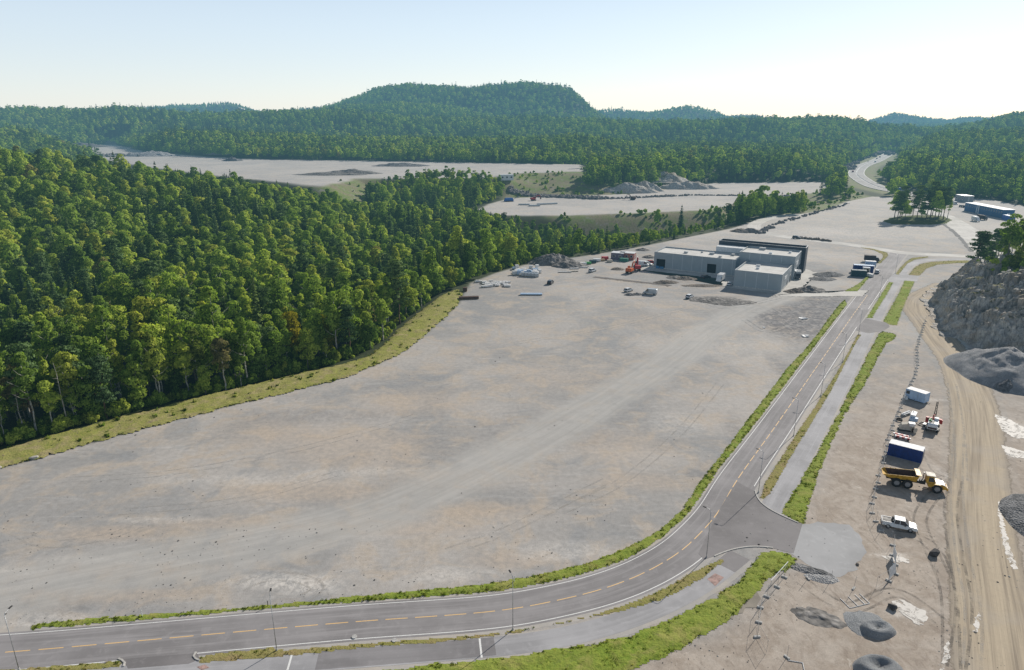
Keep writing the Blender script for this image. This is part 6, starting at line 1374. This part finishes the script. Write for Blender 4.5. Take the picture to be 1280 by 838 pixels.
def block(u0, u1, v0, v1, h, mat, par=.55, holes=(), seams=4.4, roofmat=None, tmat=None):
    """walls as four thick leaves with openings in the front one, roof below the parapet"""
    t = .25; w = MB(); zb = -.3
    hs = sorted(holes); x = u0
    for a, b, z1 in hs: w.box(((x + a) / 2, v0 + t / 2, (h + zb) / 2), (a - x, t, h - zb)); w.box(((a + b) / 2, v0 + t / 2, (h + z1) / 2), (b - a, t, h - z1)); x = b
    w.box(((x + u1) / 2, v0 + t / 2, (h + zb) / 2), (u1 - x, t, h - zb))
    w.box(((u0 + u1) / 2, v1 - t / 2, (h + zb) / 2), (u1 - u0, t, h - zb)); w.box((u0 + t / 2, (v0 + v1) / 2, (h + zb) / 2), (t, v1 - v0 - 2 * t, h - zb)); w.box((u1 - t / 2, (v0 + v1) / 2, (h + zb) / 2), (t, v1 - v0 - 2 * t, h - zb))
    w.build('wall', mat, hall)
    MB().box(((u0 + u1) / 2, (v0 + v1) / 2, h - par), (u1 - u0 - 2 * t, v1 - v0 - 2 * t, .3)).build('roof', roofmat or M_ROOF, hall)
    f = MB(); o_ = .05
    for c, d in ((((u0 + u1) / 2, v0 + t / 2), (u1 - u0 + 2 * o_, t + 2 * o_)), (((u0 + u1) / 2, v1 - t / 2), (u1 - u0 + 2 * o_, t + 2 * o_)), ((u0 + t / 2, (v0 + v1) / 2), (t + 2 * o_, v1 - v0 - 2 * t - 2 * o_)), ((u1 - t / 2, (v0 + v1) / 2), (t + 2 * o_, v1 - v0 - 2 * t - 2 * o_))): f.box((*c, h + .06), (*d, .12))
    f.build('parapet_trim', tmat or C_STEEL, hall)
    if seams:
        m = MB(); x = u0 + seams
        while x < u1 - 1: (m.box((x, v0 - .02, h / 2), (.10, .06, h - .1)) if not any(a - .2 < x < b + .2 for a, b, _ in hs) else None); x += seams
        y = v0 + seams
        while y < v1 - 1: m.box((u1 + .02, y, h / 2), (.06, .10, h - .1)); y += seams
        if m.v: m.build('panel_joints', C_ROOFW, hall)
    for a, b, z1 in hs:
        MB().box(((a + b) / 2, v0 + 1.6, z1 / 2), (b - a + .6, .1, z1 + .4)).build('door_opening', M_INT, hall)
        MB().box((a - .06, v0 - .03, z1 / 2), (.14, .1, z1)).box((b + .06, v0 - .03, z1 / 2), (.14, .1, z1)).box(((a + b) / 2, v0 - .03, z1 + .07), (b - a + .26, .1, .14)).build('door_frame', C_GREYP, hall)
    return w
block(-40.6, -4.0, 19.2, 35.4, 7.3, M_CLAD, holes=((-39.4, -35.2, 4.4), (-16.2, -12.2, 4.5)))
block(-4.0, 19.0, 24.6, 42.0, 10.0, M_CLAD, par=.7)
block(0.0, 18.4, 0.0, 24.56, 6.9, M_CLAD, par=.8)
block(-17.5, 20.5, 42.1, 48.5, 11.2, M_DCLAD, par=1.6, roofmat=M_TRIM, tmat=C_STEEL, seams=0)
MB().box((-10.5, 38.5, 8.3), (12.9, 6.0, 2.6)).build('roof_block', C_ROOFW, hall)
for (u, v, z, d) in [(-28, 26, 6.9, (1.6, 1.2, .7)), (-17, 29, 6.9, (2.0, 1.4, .8)), (-12, 24, 6.9, (1.2, 1.2, .6)), (-8, 31, 6.9, (1.4, 1.4, .7)), (3, 38, 9.5, (2.6, 1.4, .9)), (8, 30, 9.5, (1.2, 1.2, .5)), (7, 10, 6.3, (1.2, 1.0, .6)), (6, 16, 6.3, (1.6, .9, .5)), (15, 36, 9.5, (1, 1, .6)), (-22, 31, 6.9, (.8, .8, .5))]:
    MB().box((u, v, z + d[2] / 2), d).box((u, v, z + d[2] + .04), (d[0] + .15, d[1] + .15, .08)).build('roof_vent', C_STEEL if u < 5 else C_WHITE, hall)
MB().box((1.6, 9.5, 6.15), (2.4, 17, .12)).build('roof_patch', M_TRIM, hall); MB().box((17.2, 9.0, 6.15), (1.6, 12, .12)).build('roof_patch', M_TRIM, hall)
MB().box((18.5, 8, 4.4), (.12, 5.5, 1.3)).build('facade_sign', C_ROOFW, hall); MB().box((19.1, 30.5, 6.5), (.12, 5, 1.6)).build('facade_sign', C_ROOFW, hall)
for v, w_, h_ in ((20.5, 2.6, 3.0), (13.5, 1.1, 2.2)): MB().box((18.46, v, h_ / 2), (.12, w_, h_)).build('door', M_TRIM, hall)
for v in (29, 34, 39): MB().box((19.06, v, 3.2), (.12, 2.8, 2.2)).build('window', C_GLASS, hall)
MB().box((-38.6, 18.9, .6), (1.6, .5, 1.2)).box((-36.6, 18.9, .5), (1.8, .5, 1.0)).build('blue_tarpaulin', simple('blue_tarpaulin', (0.05, 0.19, 0.36), .6), hall)
MB().box((9.2, -.04, .25), (18.6, .1, .5)).box((18.44, 12.2, .25), (.1, 24.6, .5)).box((-22.3, 19.16, .25), (36.8, .1, .5)).build('plinth', C_CONC, hall)
U = Matrix.Translation(BO) @ Matrix.Rotation(BRZ, 4, 'Z')
sheet('hall_apron', [tuple((U @ Vector((u, v, 0)))[:2]) for u, v in [(-46, 12), (-8, 12), (-4, -1.5), (0, -3), (24, -4), (26, 46), (19.5, 52), (-20, 52), (-44, 38)]], .010, M_PALE, rough_edge=.8)

# ------------------------------------------------------------------ machines and vehicles round the hall
def excavator(label, loc, rz, paint, arm=0.0):
    e = empty('excavator', loc, rz, label, 'excavator')
    for sy in (-1, 1): MB().prism([(-1.9, .1), (-2.15, .5), (-1.9, .9), (1.9, .9), (2.15, .5), (1.9, .1)], sy * 1.15 - .28, sy * 1.15 + .28).build('track', C_BLACK, e, bevel=.05)
    MB().box((0, 0, .8), (2.2, 1.8, .5)).build('undercarriage', C_BLACK, e); MB().prism([(-2.6, 1.1), (-2.7, 2.2), (-2.2, 2.5), (.2, 2.4), (1.3, 2.0), (1.5, 1.1)], -1.35, 1.35, .06).build('body', paint, e, bevel=.06)
    MB().prism([(.1, 1.2), (.1, 3.0), (1.3, 3.0), (1.65, 2.2), (1.65, 1.2)], .35, 1.33, .05).build('cab', paint, e, bevel=.04); MB().prism([(.3, 2.0), (.3, 2.9), (1.25, 2.9), (1.6, 2.2), (1.6, 2.0)], .32, 1.36, .05).build('window', C_GLASS, e)
    a = arm; MB().path([(1.2, -.2, 1.8), (3.0, -.2, 4.2 + a), (4.8, -.2, 4.6 + a)], [.32, .34, .22], 6).build('boom', paint, e); MB().path([(4.8, -.2, 4.6 + a), (6.2, -.2, 2.2 + a)], [.24, .16], 6).build('arm', paint, e)
    MB().prism([(5.8, 2.3 + a), (6.5, 2.4 + a), (6.7, 1.6 + a), (6.2, 1.0 + a), (5.4, 1.1 + a), (5.5, 1.3 + a), (6.0, 1.4 + a)], -.8, .5).build('bucket', C_BLACK, e); MB().tube((1.6, -.2, 1.6), (3.2, -.2, 3.6 + a), .1).tube((3.2, -.2, 4.6 + a), (5.0, -.2, 5.0 + a), .09).build('ram', C_STEEL, e); MB().box((-2.5, 0, 1.7), (.5, 2.5, .9)).build('counterweight', paint, e, bevel=.08)
excavator('orange excavator with folded arm beside the left corner of the hall', at(787.5, 341.5), rzpx((784, 342), (800, 333)), C_ORNG); excavator('red excavator behind the orange one near the hall corner', at(796.5, 338), rzpx((797, 339), (792, 325)), C_REDP, .6)
car('van', 'silver-grey delivery van in front of the hall left of the soil heaps', at(812.5, 368), rzpx((822, 370), (801, 368)), C_GREYP)
car('hatch', 'white car parked left of the silver van', at(785.5, 364.5), rzpx((781, 365), (792, 362)), C_WHITE); car('hatch', 'white car with dark windows between the van and the hall', at(862, 372.5), rzpx((858, 375), (868, 370)), C_WHITE)
car('suv', 'dark grey car standing alone in the middle of the lot', at(688, 355), rzpx((683, 357), (692, 350)), C_DARKG); car('suv', 'white car near the debris row at the forest edge', at(740.5, 340), rzpx((736, 341), (745, 338)), C_WHITE)
car('suv', 'black car parked in front of the hall door', at(882, 348.5), rzpx((876, 349), (889, 347)), C_DARKG); car('hatch', 'white car at the left wall corner of the front block', at(912, 357), rzpx((909, 359), (914, 354)), C_WHITE)
car('suv', 'dark car on the cross road behind the hall', at(995.5, 298.5), rzpx((990, 298), (1001, 299)), C_DARKG); car('hatch', 'white car on the road beside the blue containers', at(1096.5, 341.5), rzpx((1094, 345), (1099, 337)), C_WHITE)
def box_truck(label, loc, rz, paint, boxm, name='box_truck'):
    e = empty(name, loc, rz, label, 'truck'); MB().box((-1.1, 0, 1.95), (4.9, 2.3, 2.4)).build('cargo_box', boxm, e, bevel=.05); MB().prism([(1.45, .6), (1.45, 2.35), (2.3, 2.35), (2.9, 1.5), (3.1, .6)], -1.0, 1.0, .06).build('cab', paint, e, bevel=.05)
    MB().prism([(1.7, 1.5), (1.7, 2.2), (2.25, 2.2), (2.78, 1.5)], -1.03, 1.03, .05).build('window', C_GLASS, e); MB().box((-.2, 0, .6), (5.8, .9, .25)).build('chassis', C_BLACK, e); wheels(e, (-2.3, 2.2), .95, .42, .28); return e
box_truck('white box truck parked in front of the hall by the big door', at(900, 352), rzpx((905, 349), (894, 357)), C_WHITE, C_WHITE)
box_truck('dark blue flatbed lorry beside the right side wall of the hall', at(997, 348), rzpx((996, 342), (998, 354)), C_DARKG, C_GREYP)
def hut(label, loc, rz, L, W, H, wall, roof, name='site_hut', windows=3, pitched=False, cat='hut', group=None):
    e = empty(name, loc, rz, label, cat, group); MB().box((0, 0, H / 2), (L, W, H)).build('wall', wall, e)
    if pitched: MB().prism([(-W / 2 - .3, H), (0, H + W * .28), (W / 2 + .3, H), (W / 2 + .2, H - .1), (-W / 2 - .2, H - .1)], -L / 2 - .3, L / 2 + .3, M=Matrix.Rotation(math.pi / 2, 4, 'Z')).build('roof', roof, e)
    else: MB().box((0, 0, H + .1), (L + .3, W + .3, .2)).build('roof', roof, e)
    for i in range(windows):
        x = -L / 2 + L * (i + .5) / windows; f = MB().box((x, -W / 2 - .03, H * .56), (L / windows * .45, .06, H * .36)).build('window', C_WHITE, e); MB().box((x, -W / 2 - .07, H * .56), (L / windows * .38, .04, H * .30)).build('pane', C_GLASS, f); KIDS.setdefault(f.name, [])
    MB().box((L / 2 + .03, 0, H * .42), (.06, .95, H * .8)).build('door', C_GREYP, e)
    return e
hz0 = rzpx((770, 323), (795, 325)); hut('dark open-fronted site hut with white roof left of the red one', at(772.5, 324), hz0, 6.0, 4.4, 3.2, simple('violet_grey_panel', (.16, .13, .18), .6), C_ROOFW, windows=2); hut('red-brown site hut with white roof beside the hall forecourt', at(784.5, 324), hz0, 7.0, 4.4, 3.2, simple('red_site_panel', (.42, .15, .12), .6), C_ROOFW, windows=3)
container('green skip container in front of the red site hut', at(780, 327), hz0, 4.0, 2.0, 1.5, simple('skip_green', (.04, .20, .14), .6), name='waste_container', ribs=False, door=False)
car('van', 'white van behind the excavators at the hall corner, left one', at(803.5, 332.5), hz0 + .1, C_WHITE); car('hatch', 'white car between van and hall corner', at(810, 331.5), hz0 - .2, C_WHITE); car('hatch', 'red car right at the hall corner', at(814.5, 329.5), hz0 + .5, C_REDP)
# trench across the forecourt
L = smooth_line([at(*p) for p in [(742, 346), (770, 349), (800, 352.5), (832, 356), (841, 358)]], 1.5); ribbon('trench', L, -.7, .9, .024, simple('dark_soil', (.13, .12, .115), .95), jitter=.15); ribbon('trench_spoil', L, 1.0, 2.2, .020, M_SOIL, jitter=.3)  # trench drawn as a flat dark strip
# wrapped building materials at the forest edge: each pack a thing
r_ = random.Random(3); A = at(594, 358), at(648, 351)
def pack(label, group, c, rz, L, W, H, n=1, mat=C_WRAP, name='material_pack', cat='pallet'):
    e = empty(name, (c[0], c[1], 0), rz, label, cat, group); MB().box((0, 0, .08), (L * .98, W * .98, .14)).box((0, -W * .35, .16), (L, .1, .04)).box((0, W * .35, .16), (L, .1, .04)).build('pallet', C_WOOD, e)
    m = MB()
    for i in range(n): m.box((r_.uniform(-.05, .05), r_.uniform(-.05, .05), .2 + H * (i + .5) / n), (L, W, H / n * .94), rz=r_.uniform(-.04, .04))
    m.build('wrapped_load', mat, e, bevel=.04)
for i in range(34):
    px, py = r_.uniform(597, 636), r_.uniform(348.5, 359.5)
    if py < 355 - (px - 597) * .14: py += 4
    c = at(px, py); pack('low white-wrapped pack lying in the left field of packs at the forest edge', 'low white packs in the left field', c, r_.uniform(-.4, .4) + .2, r_.uniform(1.6, 3.2), r_.uniform(.9, 1.5), r_.uniform(.3, .8))
for i in range(24):
    px, py = r_.uniform(643, 676), r_.uniform(336, 345.5)
    c = at(px, py); pack('tall white-wrapped stack in the right group of packs beside the rubble heap', 'tall white stacks beside the rubble heap', c, r_.uniform(-.3, .3), r_.uniform(1.4, 2.8), r_.uniform(1.1, 1.8), r_.uniform(.8, 2.2), n=r_.choice([1, 2, 3]), mat=r_.choice([C_WRAP, C_WRAP, C_WRAP, C_LBLUE]))
for i in range(5): c = at(654 + i * 4.2, 345.5 + i * .25); pack('dark grey crated unit in the row before the white stacks', 'dark crated units before the white stacks', c, .05, 1.7, 1.4, 1.5, mat=C_GREYP, name='crated_unit', cat='crate')
for i, (px, py, L_, W_, H_, m, lab) in enumerate([(722, 333, 4, 1.4, .5, C_WOOD, 'flat timber stack right of the rubble heap'), (729, 331, 3, 1.6, .9, C_WRAP, 'white wrapped stack after the first timber stack'), (735, 330.5, 3, 1.4, .9, C_GREEN, 'green wrapped stack in the debris row'), (741, 329, 3, 2, 1.3, C_DGREEN, 'dark green stack in the debris row'), (746, 327, 3.5, 2, 1.2, C_WRAP, 'white stack in the debris row near the huts'), (752, 326.5, 3, 1.5, .8, C_WOOD, 'timber stack in the debris row near the huts'), (728, 335, 5, .8, .3, C_WRAP, 'long white pack below the debris row'), (718, 336.5, 4, 1, .3, C_WRAP, 'short white pack below the rubble heap'), (756, 325, 3.4, 2.2, 1.4, C_REDP, 'dark red stack left of the huts'), (762, 328, 2.4, 1.6, 1.0, C_BEIGE, 'beige stack just left of the huts'), (706, 341, 6, .5, .25, C_WRAP, 'thin white bundle lying below the rubble heaps'), (716, 340, 5, .5, .25, C_BEIGE, 'thin pale bundle lying beside the white one'), (664, 369, 8.5, 1.6, .5, C_LBLUE, 'long pale blue-grey pack lying alone on the lot'), (586, 374, 7.5, 1.8, .8, C_BROWN, 'long dark brown steel pack at the end of the scrub strip'), (581.5, 364.5, 1.6, 1.6, 1.5, C_BROWN, 'small dark brown crate at the end of the scrub strip')]):
    pack(lab, None, at(px, py), .05 + (.12 if i % 2 else -.1), L_, W_, H_, mat=m)
for i, (px, py) in enumerate([(1004, 398.5), (1006.5, 420.5), (955, 410)]):
    e = empty('plastic_sheet', at(px, py), i, 'crumpled white plastic sheet on the dark gravel, %s' % ['upper one', 'lower one', 'small one to the left'][i], 'plastic sheet'); m = MB(); q = [1.6, 1.5, .6][i]
    for k in range(6): a = k * 1.1; m.box((q * .5 * math.cos(a), q * .35 * math.sin(a), .12), (q * .9, q * .5, .2), rz=a * 1.7, rx=.1 * k - .2, ry=.15)
    m.build('sheet', C_WRAP, e)
# blue containers by the road
cz = rzpx((1068, 340), (1084, 341)); P1 = at(1079.5, 341); container('deep blue container behind the road verge, with a white roof edge', (P1.x, P1.y + 1, 0), cz, 8.0, 2.6, 3.2, C_BLUE, C_LBLUE); P2 = at(1073.5, 345.8); container('dark blue-green container nearest to the road verge', (P2.x, P2.y + .5, 0), cz, 6.0, 2.5, 2.7, C_DGREEN, C_DGREEN); P3 = at(1087.5, 333.5); container('pale blue container behind the deep blue one', (P3.x, P3.y, 0), cz, 4.4, 2.5, 2.6, C_LBLUE, C_ROOFW)
P4 = at(1082, 342.5); misc('booth', 'small white framed booth in front of the deep blue container', 'booth', P4, cz, [('frame', MB().box((-1.3, -.9, 1.4), (.2, .2, 2.8)).box((1.3, -.9, 1.4), (.2, .2, 2.8)).box((0, 0, 2.85), (2.9, 2.1, .2)), C_WHITE), ('wall', MB().box((0, .5, 1.4), (2.6, .8, 2.7)), C_BEIGE), ('door', MB().box((.6, .07, 1.1), (.9, .06, 2.1)), M_INT)])
P5 = at(1090, 327.5); box_truck('dark lorry parked behind the blue containers', P5, cz, C_DARKG, simple('dark_tarpaulin', (.06, .05, .055), .8)); 
for i, (px, py) in enumerate([(1080, 346), (1086, 345.5), (1089, 346.5), (1091, 336)]): pack('white bag beside the blue containers, %s' % ['left one', 'middle one', 'right one by the road', 'one behind the white car'][i], None, at(px, py), .3 * i, 1.6, 1.4, 1.2)

# ------------------------------------------------------------------ far end of the valley
oz = rzpx((1214, 264), (1262, 274)); oc = at(1238, 269); oc = Vector((oc.x, oc.y + 3, 0))
off = empty('office_barracks', oc, oz, 'long blue two-storey row of site offices with a white roof', 'building'); Lb = (at(1262, 274) - at(1213, 264)).length
MB().box((0, 0, 2.9), (Lb, 8, 5.8)).build('wall', C_BLUET, off); MB().box((0, 0, 5.95), (Lb + .8, 8.8, .3)).build('roof', C_ROOFW, off)
for i in range(16):
    x = -Lb / 2 + Lb * (i + .5) / 16; f = MB().box((x, -4.05, 4.1), (Lb / 16 * .42, .1, 1.3)).build('window', C_LBLUE, off); MB().box((x, -4.12, 4.1), (Lb / 16 * .32, .05, 1.0)).build('pane', C_GLASS, f)
MB().box((Lb / 2 + .05, 0, 2), (.1, 2, 3)).build('door', C_WHITE, off); MB().box((-Lb * .15, -4.3, 2.9), (.5, .5, 5.6)).box((-Lb * .1, -4.3, 2.9), (.5, .5, 5.6)).build('stair_frame', C_WHITE, off)
p = at(1260, 275.5); container('bright blue container at the right end of the office row', p, oz, 9, 3, 3.2, simple('bright_blue', (.03, .14, .45), .5), C_LBLUE, ribs=False)
c0 = at(1206, 254.5); hut('small grey shed at the left end of the office row', (c0.x + 8, c0.y + 14, 0), oz, 12, 8, 5, simple('shed_grey', (.25, .27, .29), .7), C_STEEL, windows=3)
for i, (px, py, m, k, lab) in enumerate([(1193.5, 256, C_WHITE, 'van', 'white van left of the office row'), (1202, 259.3, C_DARKG, 'suv', 'dark car in the row before the offices, leftmost'), (1207, 259.8, C_DARKG, 'suv', 'dark car in the row before the offices, second'), (1215, 261.3, C_REDP, 'suv', 'dark red car in the row before the offices'), (1219, 261.8, C_DARKG, 'suv', 'dark car right of the dark red one before the offices'), (1224, 262.5, C_DARKG, 'hatch', 'black car last in the row before the offices'), (1246, 266.5, C_WHITE, 'hatch', 'white car at the right part of the office row'), (1251, 267.5, C_WHITE, 'van', 'white van at the right part of the office row')]):
    q = at(px, py); car(k, lab, q, oz + (.1 * (i % 3)), m)
box_truck('white lorry standing alone on the office forecourt', at(1219.5, 277), oz, C_WHITE, C_WHITE); box_truck('dark machine lorry beside the white one on the office forecourt', at(1228, 275), oz + .3, C_DARKG, simple('dark_tarpaulin', (.06, .05, .055), .8))
# highway
ribbon('highway', P_RHW, -9.5, 9.5, .35, mat_asphalt('pale_highway_asphalt', (0.36, 0.35, 0.34), .2));  # paler asphalt than the near road
for o_ in (-9.0, 9.0, 0.0): ribbon('highway_line', P_RHW, o_ - .25, o_ + .25, .40, M_WHITE)
m = MB(); gl = offset_line(P_RHW, .8)
for a, b in zip(gl[:-1], gl[1:]): m.tube((*a, .9), (*b, .9), .15, .15, 4); m.tube((*a, .3), (*a, .9), .08, .08, 4)
tag(m.build('guard_rail', C_STEEL), 'steel guard rail along the middle of the far highway', 'guard rail')
for i, (t, o_, m, k, lab) in enumerate([(.93, -4, C_DARKG, 'suv', 'dark car farthest up the highway'), (.80, -4, C_DARKG, 'suv', 'dark car on the highway bend, upper of two'), (.74, -4.5, C_DARKG, 'hatch', 'dark car on the highway bend, lower of two'), (.62, 4, C_WHITE, 'suv', 'white car on the right lane of the highway bend'), (.40, -4, C_DARKG, 'suv', 'black car on the near part of the highway'), (.34, -4, C_REDP, 'suv', 'dark red car on the near part of the highway')]):
    j = int(t * (len(P_RHW) - 2)); q = offset_line(P_RHW, o_)[j]; car(k, lab, (q[0], q[1], .42), facing(P_RHW[j], P_RHW[j + 1]), m).scale = (1.25,) * 3
j = int(.06 * len(P_RHW)); q = offset_line(P_RHW, 3)[j]; box_truck('blue lorry at the near end of the highway', (q[0], q[1], .42), facing(P_RHW[j], P_RHW[j + 1]), C_BLUET, C_BLUET)
ribbon('valley_road', P_ROADL, -3.4, 3.4, -1.38, M_PALE)
q = at(1005, 253.5, -1.4); car('suv', 'black car on the valley road beside the meadow', (q.x, q.y, -1.36), 0, C_DARKG)
q = ground_hit(1053, 230); box_truck('white lorry between the trees left of the highway', q, 1.2, C_WHITE, C_WHITE).scale = (1.4,) * 3
# machines on the middle plateau
misc('blue_machine', 'bright blue crusher with conveyor at the left end of the middle plateau', 'machine', at(636, 252), .2, [('body', MB().box((0, 0, 1.6), (8, 3, 2.6), taper=(.8, .8)), simple('bright_blue', (.03, .14, .45), .5)), ('conveyor', MB().box((6, 0, 2.6), (7, 1, .3), ry=-.4), C_STEEL), ('track', MB().box((0, 0, .4), (6, 3.2, .8)), C_BLACK)])
excavator("dark red excavator on the middle plateau", at(667, 251), .3, C_REDP); excavator("grey-brown excavator at the back of the middle plateau", at(791, 250), 2.8, C_BROWN)
hut('white cabin on the bank above the middle plateau', ground_hit(633, 226), .2, 12, 6, 5, C_ROOFW, C_ROOFW, windows=3)
for i, (px, py) in enumerate([(655, 256.5), (668, 258), (678, 256), (690, 255.5)]): pack('grey pipe bundle on the middle plateau, %s' % ['leftmost', 'second from the left', 'third from the left', 'rightmost'][i], None, at(px, py), .1 * i, 9, 1.6, .9, mat=C_GREYP)
q = atY(938, 182, 1090)
